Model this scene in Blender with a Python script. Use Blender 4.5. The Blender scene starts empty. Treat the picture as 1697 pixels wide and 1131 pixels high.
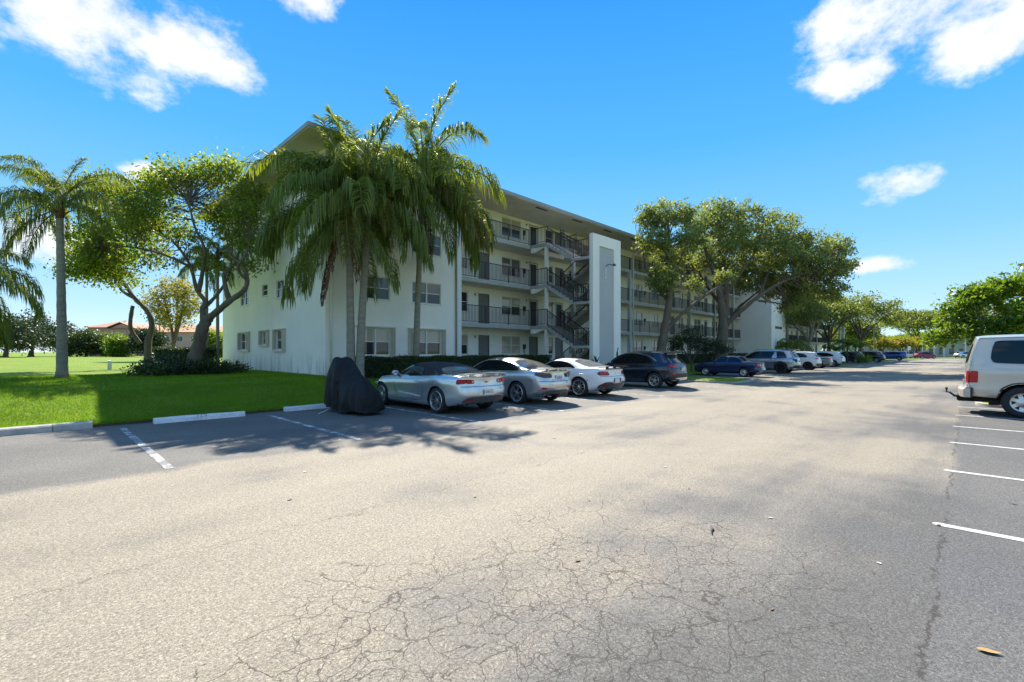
import bpy, bmesh, math, random
import numpy as np
from mathutils import Vector, Matrix

R = math.radians
SC = bpy.context.scene
COL = SC.collection
random.seed(7)
RNG = np.random.default_rng(11)

# ------------------------------------------------------------------ camera
# World axes: +X runs along the parking aisle (along the long front of the building), +Y points
# from the aisle to the building, Z is up; the camera stands in the aisle at eye height.
cam_data = bpy.data.cameras.new('camera')
cam_data.sensor_width = 36.0
cam_data.lens = 16.44
cam_data.shift_y = 0.0103
cam_data.clip_start = 0.05
cam_data.clip_end = 3000
cam = bpy.data.objects.new('camera', cam_data)
cam.location = (0, 0, 1.65)
cam.rotation_euler = (R(90), 0, R(-45.7))
COL.objects.link(cam)
SC.camera = cam

# ------------------------------------------------------------------ light
SUN_TO = Vector((0.62, 0.80, 1.0)).normalized()          # towards the sun: behind the building
SUN_EL = math.asin(SUN_TO.z)
SUN_AZ = math.atan2(SUN_TO.x, SUN_TO.y)
sun_data = bpy.data.lights.new('sun', 'SUN')
sun_data.energy = 2.65
sun_data.angle = R(0.5)
sun_data.color = (1.0, 0.94, 0.84)
sun = bpy.data.objects.new('sun', sun_data)
sun.rotation_euler = SUN_TO.to_track_quat('Z', 'Y').to_euler()
COL.objects.link(sun)

SC.view_settings.view_transform = 'Standard'
SC.view_settings.look = 'None'
SC.view_settings.gamma = 1
SC.view_settings.use_curve_mapping = False
SC.view_settings.exposure = 2.0
SC.render.engine = 'CYCLES'
SC.cycles.max_bounces = 8
SC.cycles.diffuse_bounces = 4
SC.cycles.glossy_bounces = 3
SC.cycles.transmission_bounces = 4
SC.cycles.transparent_max_bounces = 8
SC.cycles.use_denoising = True
SC.cycles.caustics_reflective = False
SC.cycles.caustics_refractive = False
SC.cycles.sample_clamp_indirect = 6


class NT:
    """Small wrapper to write node trees tersely."""
    def __init__(self, tree):
        self.t = tree
        self.t.nodes.clear()

    def n(self, kind, **kw):
        nd = self.t.nodes.new(kind)
        for k, v in kw.items():
            if k.startswith('i_'):
                key = k[2:]
                key = int(key) if key.isdigit() else key.replace('_', ' ')
                self.set(nd.inputs[key], v)
            else:
                setattr(nd, k, v)
        return nd

    def set(self, sock, v):
        if hasattr(v, 'links') or isinstance(v, bpy.types.NodeSocket):
            self.t.links.new(v, sock)
        else:
            if isinstance(v, (tuple, list)) and len(v) == 3 and sock.type == 'RGBA':
                v = (*v, 1)
            sock.default_value = v

    def math(self, op, a, b=0.0, c=None, clamp=False):
        nd = self.t.nodes.new('ShaderNodeMath')
        nd.operation = op
        nd.use_clamp = clamp
        self.set(nd.inputs[0], a)
        self.set(nd.inputs[1], b)
        if c is not None:
            self.set(nd.inputs[2], c)
        return nd.outputs[0]

    def mix(self, fac, a, b, blend='MIX'):
        nd = self.t.nodes.new('ShaderNodeMix')
        nd.data_type = 'RGBA'
        nd.blend_type = blend
        self.set(nd.inputs[0], fac)
        self.set(nd.inputs[6], a)
        self.set(nd.inputs[7], b)
        return nd.outputs[2]

    def ramp(self, fac, stops, interp='LINEAR'):
        nd = self.t.nodes.new('ShaderNodeValToRGB')
        cr = nd.color_ramp
        cr.interpolation = interp
        while len(cr.elements) < len(stops):
            cr.elements.new(0.5)
        for e, (p, c) in zip(cr.elements, stops):
            e.position = p
            e.color = (c, c, c, 1) if not isinstance(c, (tuple, list)) else (*c[:3], 1)
        self.set(nd.inputs[0], fac)
        return nd.outputs[0]

    def noise(self, vec, scale, detail=3.0, rough=0.55, dist=0.0):
        nd = self.n('ShaderNodeTexNoise', i_Scale=scale, i_Detail=detail, i_Roughness=rough, i_Distortion=dist)
        if vec is not None:
            self.set(nd.inputs['Vector'], vec)
        return nd.outputs['Fac']

    def smooth(self, v, a, b):
        nd = self.n('ShaderNodeMapRange', interpolation_type='SMOOTHSTEP')
        self.set(nd.inputs[0], v)
        self.set(nd.inputs[1], a)
        self.set(nd.inputs[2], b)
        return nd.outputs[0]

    def link(self, a, b):
        self.t.links.new(a, b)


# ------------------------------------------------------------------ sky
world = bpy.data.worlds.new('World')
SC.world = world
world.use_nodes = True
T = NT(world.node_tree)
sky = T.n('ShaderNodeTexSky', sky_type='NISHITA', sun_disc=False, sun_elevation=SUN_EL, sun_rotation=SUN_AZ,
          air_density=1.0, dust_density=0.0, ozone_density=3.0, altitude=0)
tc = T.n('ShaderNodeTexCoord')
DIR = tc.outputs['Generated']
sp = T.n('ShaderNodeSeparateXYZ')
T.link(DIR, sp.inputs[0])
az = T.math('ARCTAN2', sp.outputs[0], sp.outputs[1])
el = T.math('ARCSINE', sp.outputs[2])
# deep tropical blue by height above the horizon, blended with the physical sky
deg = T.math('DIVIDE', T.math('MAXIMUM', el, 0.0), R(90))
ramp = T.ramp(deg, [(0.0, (0.64, 0.82, 0.94)), (0.05, (0.42, 0.70, 0.94)), (0.13, (0.20, 0.56, 0.94)), (0.25, (0.06, 0.42, 0.92)), (0.42, (0.008, 0.29, 0.86)), (1.0, (0.008, 0.21, 0.68))])
deep = T.mix(1.0, ramp, (3.5, 3.5, 3.5, 1), 'MULTIPLY')
graded = T.mix(0.92, sky.outputs[0], deep)
# fair-weather clouds, the last row unseen and added: (azimuth, elevation, half width, half height) in degrees
CLOUDS = [(1.5, 28.2, 12.0, 6.2), (10.5, 28.6, 8.0, 4.6), (15.0, 26.8, 4.6, 2.4), (86.0, 29.0, 9.5, 3.8), (91.5, 27.0, 9.0, 4.2), (81.2, 25.6, 5.0, 2.1),
          (21.5, 34.8, 4.6, 2.0), (84.6, 15.4, 4.2, 1.7), (84.2, 8.3, 3.2, 1.0), (9.0, 16.8, 3.4, 1.2), (0.0, 9.5, 4.0, 2.2),
          (130, 24, 26, 10), (168, 16, 16, 6), (-150, 32, 30, 13), (-110, 15, 18, 6), (-70, 28, 26, 11), (-40, 14, 14, 5), (110, 47, 24, 11), (-20, 54, 26, 11), (-100, 48, 30, 10), (170, 50, 34, 11), (60, 62, 30, 9), (-165, 12, 14, 4), (135, 9, 14, 4)]  # unseen clouds overhead and behind, added large for neutral fill light
mask = None
for (a0, e0, ra, re) in CLOUDS:
    dx = T.math('DIVIDE', T.math('SUBTRACT', az, R(a0)), R(ra))
    dy = T.math('DIVIDE', T.math('SUBTRACT', el, R(e0)), R(re))
    d2 = T.math('ADD', T.math('MULTIPLY', dx, dx), T.math('MULTIPLY', dy, dy))
    m = T.math('SUBTRACT', 1.0, d2)
    mask = m if mask is None else T.math('MAXIMUM', mask, m)
mp = T.n('ShaderNodeMapping', i_Scale=(1, 1, 1.5))
T.link(DIR, mp.inputs[0])
n1 = T.noise(mp.outputs[0], 9.0, 9.0, 0.62, 0.0)
dens = T.math('ADD', T.math('MULTIPLY', T.math('MAXIMUM', mask, -2.5), 1.15), T.math('MULTIPLY', T.math('SUBTRACT', n1, 0.52), 5.2))
cl = T.smooth(dens, -0.1, 1.2)
cl = T.math('MULTIPLY', cl, 0.93)
shade = T.ramp(T.noise(mp.outputs[0], 9.0, 4.0), [(0.3, (2.9, 3.05, 3.35)), (0.7, (3.7, 3.7, 3.75))])
skycol = T.mix(cl, graded, shade)
bg = T.n('ShaderNodeBackground', i_Color=skycol, i_Strength=0.08)
T.link(bg.outputs[0], T.n('ShaderNodeOutputWorld').inputs[0])

# ------------------------------------------------------------------ scene helpers
def tag(o, label=None, cat=None, group=None, kind=None):
    if label: o['label'] = label
    if cat: o['category'] = cat
    if group: o['group'] = group
    if kind: o['kind'] = kind
    return o


def empty(name, loc=(0, 0, 0), rz=0.0, label=None, cat=None, group=None, parent=None):
    o = bpy.data.objects.new(name, None)
    o.empty_display_size = 0.2
    o.location = loc
    o.rotation_euler = (0, 0, rz)
    COL.objects.link(o)
    if parent: o.parent = parent
    return tag(o, label, cat, group)


class MB:
    """Collects vertices, faces and material slots; build() links ONE mesh object."""
    def __init__(self):
        self.v, self.f, self.m = [], [], []
        self.nv = 0

    def add(self, verts, faces, mi=0):
        b = self.nv
        self.v.extend(verts)
        self.nv += len(verts)
        self.f.extend([tuple(i + b for i in q) for q in faces])
        self.m.extend([mi] * len(faces))
        return self

    def box(self, x0, x1, y0, y1, z0, z1, mi=0):
        vs = [(x, y, z) for z in (z0, z1) for y in (y0, y1) for x in (x0, x1)]
        fs = [(0, 2, 3, 1), (4, 5, 7, 6), (0, 1, 5, 4), (2, 6, 7, 3), (0, 4, 6, 2), (1, 3, 7, 5)]
        return self.add(vs, fs, mi)

    def bar(self, a, b, w, h=None, mi=0, up=(0, 0, 1)):
        h = h or w
        a, b = Vector(a), Vector(b)
        d = (b - a).normalized()
        up = Vector(up)
        if abs(d.dot(up)) > 0.98: up = Vector((0, 1, 0))
        s = d.cross(up).normalized() * (w / 2)
        t = s.cross(d).normalized() * (h / 2)
        vs = [tuple(p + i * s + j * t) for p in (a, b) for (i, j) in ((-1, -1), (1, -1), (1, 1), (-1, 1))]
        return self.add(vs, [(0, 1, 2, 3), (7, 6, 5, 4), (0, 4, 5, 1), (1, 5, 6, 2), (2, 6, 7, 3), (3, 7, 4, 0)], mi)

    def tube(self, pts, radii, seg=8, mi=0, cap=True):
        pts = [Vector(p) for p in pts]
        n = len(pts)
        if not hasattr(radii, '__len__'): radii = [radii] * n
        vs, fs = [], []
        ref = None
        for i, p in enumerate(pts):
            d = (pts[min(i + 1, n - 1)] - pts[max(i - 1, 0)]).normalized()
            if ref is None:
                ref = Vector((1, 0, 0)) if abs(d.x) < 0.8 else Vector((0, 1, 0))
            a = (ref - d * ref.dot(d)).normalized()
            ref = a
            b = d.cross(a)
            for k in range(seg):
                t = 2 * math.pi * k / seg
                vs.append(tuple(p + float(radii[i]) * (math.cos(t) * a + math.sin(t) * b)))
        for i in range(n - 1):
            for k in range(seg):
                k2 = (k + 1) % seg
                fs.append((i * seg + k, i * seg + k2, (i + 1) * seg + k2, (i + 1) * seg + k))
        if cap:
            fs.append(tuple(range(seg - 1, -1, -1)))
            fs.append(tuple((n - 1) * seg + k for k in range(seg)))
        return self.add(vs, fs, mi)

    def lathe(self, prof, seg=24, mi=0, axis='Y', c=(0, 0, 0), closed=False):
        """prof: (radius, offset along axis)."""
        vs, fs = [], []
        n = len(prof)
        for (r, h) in prof:
            for k in range(seg):
                t = 2 * math.pi * k / seg
                x, y = r * math.cos(t), r * math.sin(t)
                p = (x, h, y) if axis == 'Y' else ((x, y, h) if axis == 'Z' else (h, x, y))
                vs.append((p[0] + c[0], p[1] + c[1], p[2] + c[2]))
        for i in range(n - (0 if closed else 1)):
            j = (i + 1) % n
            for k in range(seg):
                k2 = (k + 1) % seg
                fs.append((i * seg + k, i * seg + k2, j * seg + k2, j * seg + k))
        return self.add(vs, fs, mi)

    def poly(self, pts, mi=0):
        return self.add(list(pts), [tuple(range(len(pts)))], mi)

    def mesh(self, name, mats, smooth=False, angle=None):
        me = bpy.data.meshes.new(name)
        me.from_pydata([tuple(map(float, p)) for p in self.v], [], self.f)
        mats = mats if isinstance(mats, (list, tuple)) else [mats]
        for m in mats: me.materials.append(m)
        if len(mats) > 1: me.polygons.foreach_set('material_index', self.m)
        if smooth:
            me.polygons.foreach_set('use_smooth', [True] * len(me.polygons))
            if angle: me.set_sharp_from_angle(angle=R(angle))
        me.update()
        return me

    def build(self, name, mats, parent=None, smooth=False, angle=None):
        return link(name, self.mesh(name, mats, smooth, angle), parent)


def link(name, me, parent=None, loc=None, rot=None, scale=None):
    o = bpy.data.objects.new(name, me)
    COL.objects.link(o)
    if parent: o.parent = parent
    if loc is not None: o.location = loc
    if rot is not None: o.rotation_euler = rot
    if scale is not None: o.scale = scale if hasattr(scale, '__len__') else (scale,) * 3
    return o


def mesh_np(name, V, F, mats, smooth=False):
    """Fast mesh from numpy quads or triangles."""
    V = np.asarray(V, np.float32)
    F = np.asarray(F, np.int32)
    me = bpy.data.meshes.new(name)
    me.vertices.add(len(V))
    me.vertices.foreach_set('co', V.ravel())
    k = F.shape[1]
    me.loops.add(F.size)
    me.loops.foreach_set('vertex_index', F.ravel())
    me.polygons.add(len(F))
    me.polygons.foreach_set('loop_start', np.arange(0, F.size, k, dtype=np.int32))
    if smooth: me.polygons.foreach_set('use_smooth', np.ones(len(F), bool))
    mats = mats if isinstance(mats, (list, tuple)) else [mats]
    for m in mats: me.materials.append(m)
    me.update(calc_edges=True)
    me.validate()
    return me


def copy_tree(o, parent=None):
    c = o.copy()
    COL.objects.link(c)
    if parent: c.parent = parent
    for ch in list(o.children): copy_tree(ch, c)
    return c


def text_mesh(body, size, mats, depth=0.004, font_shear=0.0, spacing=1.0):
    cu = bpy.data.curves.new('lettering', 'FONT')
    cu.body = body
    cu.size = size
    cu.extrude = depth
    cu.shear = font_shear
    cu.space_character = spacing
    cu.align_x = 'CENTER'
    cu.align_y = 'CENTER'
    cu.resolution_u = 3
    o = bpy.data.objects.new('lettering_source', cu)
    COL.objects.link(o)
    dg = bpy.context.evaluated_depsgraph_get()
    me = bpy.data.meshes.new_from_object(o.evaluated_get(dg))
    bpy.data.objects.remove(o)
    bpy.data.curves.remove(cu)
    me.materials.clear()
    me.materials.append(mats)
    return me


def pchip(pts):
    """Monotone cubic through the control points; returns a function of arrays."""
    P = np.array(sorted(pts), float)
    x, y = P[:, 0], P[:, 1]
    h = np.diff(x)
    d = np.diff(y) / h
    m = np.zeros_like(y)
    m[0], m[-1] = d[0], d[-1]
    for i in range(1, len(x) - 1):
        if d[i - 1] * d[i] > 0:
            w1, w2 = 2 * h[i] + h[i - 1], h[i] + 2 * h[i - 1]
            m[i] = (w1 + w2) / (w1 / d[i - 1] + w2 / d[i])

    def fn(q):
        q = np.clip(np.asarray(q, float), x[0], x[-1])
        i = np.clip(np.searchsorted(x, q) - 1, 0, len(h) - 1)
        t = (q - x[i]) / h[i]
        return (y[i] * (2 * t**3 - 3 * t**2 + 1) + h[i] * m[i] * (t**3 - 2 * t**2 + t)
                + y[i + 1] * (-2 * t**3 + 3 * t**2) + h[i] * m[i + 1] * (t**3 - t**2))
    return fn
# ------------------------------------------------------------------ materials
MATS = {}


def new_mat(name):
    m = bpy.data.materials.new(name)
    m.use_nodes = True
    t = NT(m.node_tree)
    out = t.n('ShaderNodeOutputMaterial')
    MATS[name] = m
    return m, t, out


def pbr(name, col, rough=0.5, metal=0.0, var=0.12, scale=6.0, bump=0.0, bscale=60.0, coat=0.0, spec=0.5, stretch=None, rough_var=0.0):
    """Principled surface with gentle large-scale tone variation and fine relief."""
    m, t, out = new_mat(name)
    pos = t.n('ShaderNodeTexCoord').outputs['Object']
    if stretch:
        mpn = t.n('ShaderNodeMapping', i_Scale=stretch)
        t.link(pos, mpn.inputs[0])
        pos = mpn.outputs[0]
    n = t.noise(pos, scale, 5, 0.6)
    f = t.ramp(n, [(0.25, 1 - var), (0.75, 1 + var * 0.6)])
    c = t.mix(1.0, (*col, 1), f, 'MULTIPLY')
    b = t.n('ShaderNodeBsdfPrincipled', i_Base_Color=c, i_Roughness=rough, i_Metallic=metal)
    if rough_var:
        t.set(b.inputs['Roughness'], t.math('ADD', rough - rough_var / 2, t.math('MULTIPLY', t.noise(pos, scale * 2.3, 4), rough_var)))
    b.inputs['Specular IOR Level'].default_value = spec
    if coat:
        b.inputs['Coat Weight'].default_value = coat
        b.inputs['Coat Roughness'].default_value = 0.03
    if bump:
        bn = t.n('ShaderNodeBump', i_Strength=bump, i_Distance=0.02)
        t.set(bn.inputs['Height'], t.noise(pos, bscale, 4, 0.65))
        t.link(bn.outputs[0], b.inputs['Normal'])
    t.link(b.outputs[0], out.inputs[0])
    return m


def paint(name, col, metal=0.0, rough=0.32, flake=0.0):
    """Car paint: base coat with clear coat and a little dust."""
    m, t, out = new_mat(name)
    pos = t.n('ShaderNodeTexCoord').outputs['Object']
    n = t.noise(pos, 2.2, 5, 0.6)
    c = t.mix(1.0, (*col, 1), t.ramp(n, [(0.3, 0.93), (0.7, 1.04)]), 'MULTIPLY')
    b = t.n('ShaderNodeBsdfPrincipled', i_Base_Color=c, i_Roughness=rough, i_Metallic=metal)
    b.inputs['Coat Weight'].default_value = 1.0
    t.set(b.inputs['Coat Roughness'], t.math('ADD', 0.02, t.math('MULTIPLY', t.noise(pos, 9, 4), 0.07)))
    t.link(b.outputs[0], out.inputs[0])
    return m


def leafy(name, cols, trans=0.45, rough=0.45, tcol=None, spec=0.35):
    """Leaf surface: each leaf takes its own tone; light passes through it from behind."""
    m, t, out = new_mat(name)
    g = t.n('ShaderNodeNewGeometry')
    rnd = g.outputs['Random Per Island']
    k = len(cols)
    c = t.ramp(rnd, [(i / max(1, k - 1), cc) for i, cc in enumerate(cols)])
    pos = t.n('ShaderNodeTexCoord').outputs['Object']
    c = t.mix(1.0, c, t.ramp(t.noise(pos, 0.55, 3), [(0.3, 0.78), (0.7, 1.18)]), 'MULTIPLY')
    d = t.n('ShaderNodeBsdfPrincipled', i_Base_Color=c, i_Roughness=rough)
    d.inputs['Specular IOR Level'].default_value = spec
    tr = t.n('ShaderNodeBsdfTranslucent')
    tc_ = t.mix(1.0, c, (*(tcol or (1.9, 1.75, 0.55)), 1), 'MULTIPLY')
    t.link(tc_, tr.inputs[0])
    mx = t.n('ShaderNodeMixShader', i_0=trans)
    t.link(d.outputs[0], mx.inputs[1])
    t.link(tr.outputs[0], mx.inputs[2])
    t.link(mx.outputs[0], out.inputs[0])
    return m


def glassy(name, col, rough=0.02, spec=0.6, coat=1.0):
    m, t, out = new_mat(name)
    b = t.n('ShaderNodeBsdfPrincipled', i_Base_Color=(*col, 1), i_Roughness=0.4)
    b.inputs['Specular IOR Level'].default_value = 0.0
    b.inputs['Coat Weight'].default_value = coat
    b.inputs['Coat Roughness'].default_value = rough
    b.inputs['Coat IOR'].default_value = 1.55
    pos = t.n('ShaderNodeTexCoord').outputs['Object']
    bn = t.n('ShaderNodeBump', i_Strength=0.04, i_Distance=0.02)
    t.set(bn.inputs['Height'], t.noise(pos, 1.6, 2))
    t.link(bn.outputs[0], b.inputs['Coat Normal'])
    t.link(b.outputs[0], out.inputs[0])
    return m


# stucco walls: warm white paint with faint streaks, stains near the ground and roller texture
def stucco(name, col, dirt=(0.20, 0.19, 0.17), amount=0.5):
    m, t, out = new_mat(name)
    pos = t.n('ShaderNodeTexCoord').outputs['Object']
    mp1 = t.n('ShaderNodeMapping', i_Scale=(1.2, 1.2, 0.18))
    t.link(pos, mp1.inputs[0])
    streak = t.noise(mp1.outputs[0], 2.4, 6, 0.65)
    big = t.noise(pos, 0.6, 4)
    c = t.mix(1.0, (*col, 1), t.ramp(streak, [(0.3, 0.965), (0.65, 1.01)]), 'MULTIPLY')
    c = t.mix(1.0, c, t.ramp(big, [(0.3, 0.95), (0.7, 1.03)]), 'MULTIPLY')
    z = t.n('ShaderNodeSeparateXYZ')
    t.link(pos, z.inputs[0])
    low = t.smooth(z.outputs[2], 1.9, 0.5)
    st = t.math('MULTIPLY', low, t.smooth(streak, 0.42, 0.72))
    c = t.mix(t.math('MULTIPLY', st, amount), c, (*dirt, 1))
    b = t.n('ShaderNodeBsdfPrincipled', i_Base_Color=c, i_Roughness=0.85)
    bn = t.n('ShaderNodeBump', i_Strength=0.35, i_Distance=0.012)
    t.set(bn.inputs['Height'], t.noise(pos, 34, 5, 0.7))
    t.link(bn.outputs[0], b.inputs['Normal'])
    t.link(b.outputs[0], out.inputs[0])
    return m


M_WALL = stucco('white stucco', (0.885, 0.835, 0.755), amount=0.8)
M_WALLG = stucco('grey stucco', (0.46, 0.45, 0.435), amount=0.3)
M_WALLW = stucco('cream stucco', (0.87, 0.815, 0.725), amount=0.35)
M_SLAB = pbr('painted concrete edge', (0.42, 0.405, 0.39), 0.8, var=0.2, scale=2, bump=0.2)
M_SOFFIT = pbr('painted soffit', (0.74, 0.69, 0.62), 0.85, var=0.14, scale=1.2)
M_FASCIA = pbr('fascia metal', (0.30, 0.31, 0.32), 0.5, var=0.2, scale=1.5)
M_ROOF = pbr('roof felt', (0.28, 0.27, 0.26), 0.9, var=0.2)
M_RAIL = pbr('dark railing paint', (0.035, 0.030, 0.028), 0.45, var=0.15)
M_WHITE = pbr('white trim', (0.74, 0.73, 0.70), 0.5, var=0.08)
M_SHUT = pbr('cream shutter', (0.60, 0.56, 0.46), 0.45, var=0.1, scale=4)
M_FRAME = pbr('window frame', (0.66, 0.64, 0.59), 0.4, var=0.06)
M_DOOR = pbr('taupe door', (0.17, 0.165, 0.15), 0.55, var=0.1)
M_DOORB = pbr('brown door', (0.10, 0.062, 0.05), 0.5, var=0.15)
M_SCREEN = pbr('screen door mesh', (0.035, 0.035, 0.038), 0.6, var=0.1)
M_PANED = glassy('dark pane', (0.035, 0.035, 0.036))
M_PANEB = glassy('pane with blind', (0.42, 0.38, 0.29))
M_PANEM = glassy('pane with grey blind', (0.15, 0.145, 0.13))
M_LAMP = pbr('lamp metal', (0.10, 0.095, 0.09), 0.4, metal=0.6)
M_BULB = pbr('lamp globe', (0.75, 0.72, 0.65), 0.25, var=0.03)
M_BLACK = pbr('black plastic', (0.018, 0.018, 0.019), 0.5, var=0.15)
M_CONC = pbr('weathered concrete', (0.44, 0.40, 0.35), 0.9, var=0.3, scale=5, bump=0.5, bscale=40)
M_STOP = pbr('white wheel stop', (0.72, 0.70, 0.68), 0.8, var=0.2, scale=9, bump=0.3, bscale=50)
M_NUM = pbr('stencil paint', (0.18, 0.18, 0.19), 0.7)
M_TERRA = pbr('roof tile', (0.50, 0.25, 0.16), 0.85, var=0.25, scale=3, bump=0.4, bscale=12)
M_PINK = pbr('pink stucco', (0.66, 0.40, 0.33), 0.9, var=0.12, scale=1)
M_BARK = pbr('grey bark', (0.16, 0.125, 0.088), 0.9, var=0.4, scale=4, bump=0.9, bscale=14, stretch=(1, 1, 0.35))
M_BARKP = pbr('pale palm bark', (0.27, 0.24, 0.185), 0.9, var=0.3, scale=5, bump=0.7, bscale=16, stretch=(0.5, 0.5, 2.2))
M_BARKD = pbr('dark bark', (0.12, 0.095, 0.07), 0.9, var=0.4, scale=4, bump=0.9, bscale=14, stretch=(1, 1, 0.35))
M_HUSK = pbr('brown husk', (0.17, 0.095, 0.055), 0.9, var=0.4, scale=7, bump=0.5)

L_PALM = leafy('palm leaflet', [(0.12, 0.165, 0.045), (0.15, 0.20, 0.052), (0.185, 0.22, 0.056), (0.135, 0.175, 0.06)], 0.46, 0.55, (1.8, 1.7, 0.5), 0.22)
L_PALMY = leafy('backlit yellow palm leaflet', [(0.14, 0.15, 0.035), (0.20, 0.17, 0.04), (0.10, 0.13, 0.03)], 0.42, 0.4)  # sun shining through the fronds is put into this yellow leaf colour
L_DEAD = leafy('dead frond', [(0.17, 0.085, 0.06), (0.22, 0.12, 0.085), (0.13, 0.07, 0.05)], 0.2, 0.8, (1.2, 0.9, 0.6))
L_YEL = leafy('yellow green leaf', [(0.150, 0.205, 0.038), (0.205, 0.25, 0.045), (0.12, 0.17, 0.036), (0.28, 0.29, 0.06)], 0.55, 0.5, (1.65, 1.7, 0.55))
L_OAK = leafy('olive leaf', [(0.165, 0.205, 0.075), (0.215, 0.26, 0.10), (0.14, 0.175, 0.06), (0.30, 0.33, 0.16)], 0.45, 0.55, (1.6, 1.55, 0.6), 0.22)
L_OAKB = leafy('olive green leaf', [(0.13, 0.17, 0.045), (0.19, 0.225, 0.06), (0.105, 0.135, 0.038)], 0.45, 0.45, (1.7, 1.65, 0.5), 0.35)
L_DARK = leafy('dark leaf', [(0.022, 0.042, 0.016), (0.035, 0.06, 0.02), (0.028, 0.05, 0.022)], 0.22, 0.4)
L_DARKB = leafy('shrub leaf', [(0.032, 0.06, 0.018), (0.05, 0.085, 0.022), (0.026, 0.046, 0.016), (0.075, 0.10, 0.03)], 0.3, 0.4)
L_BRIGHT = leafy('bright green leaf', [(0.11, 0.19, 0.022), (0.155, 0.24, 0.028), (0.085, 0.155, 0.02), (0.19, 0.25, 0.035)], 0.48, 0.4, (1.8, 1.7, 0.45))
L_GOLD = leafy('golden leaf', [(0.20, 0.19, 0.03), (0.28, 0.24, 0.035), (0.15, 0.17, 0.028)], 0.45, 0.5)
L_RED = leafy('purple leaf', [(0.04, 0.014, 0.02), (0.06, 0.02, 0.025)], 0.25, 0.4, (1.6, 0.8, 0.9))
L_GRASS = leafy('grass blade', [(0.13, 0.225, 0.012), (0.165, 0.27, 0.014), (0.095, 0.18, 0.012), (0.21, 0.28, 0.025)], 0.4, 0.5, (1.8, 1.9, 0.35), 0.2)


def mat_grass_ground():
    m, t, out = new_mat('mown turf')
    pos = t.n('ShaderNodeTexCoord').outputs['Object']
    a = t.noise(pos, 0.25, 5, 0.6)
    b_ = t.noise(pos, 9.0, 5, 0.7)
    c = t.ramp(a, [(0.3, (0.14, 0.225, 0.014)), (0.7, (0.19, 0.275, 0.018))])
    c = t.mix(1.0, c, t.ramp(b_, [(0.25, 0.55), (0.75, 1.35)]), 'MULTIPLY')
    c = t.mix(t.smooth(t.noise(pos, 0.9, 5), 0.52, 0.75), c, (0.26, 0.25, 0.045, 1))
    b = t.n('ShaderNodeBsdfPrincipled', i_Base_Color=c, i_Roughness=0.8)
    b.inputs['Specular IOR Level'].default_value = 0.15
    bn = t.n('ShaderNodeBump', i_Strength=0.8, i_Distance=0.06)
    t.set(bn.inputs['Height'], t.noise(pos, 26, 5, 0.75))
    t.link(bn.outputs[0], b.inputs['Normal'])
    tr = t.n('ShaderNodeBsdfTranslucent')
    t.link(t.mix(1.0, c, (1.5, 1.6, 0.5, 1), 'MULTIPLY'), tr.inputs[0])
    t.link(b.outputs[0], out.inputs[0])
    return m


M_TURF = mat_grass_ground()


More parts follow.
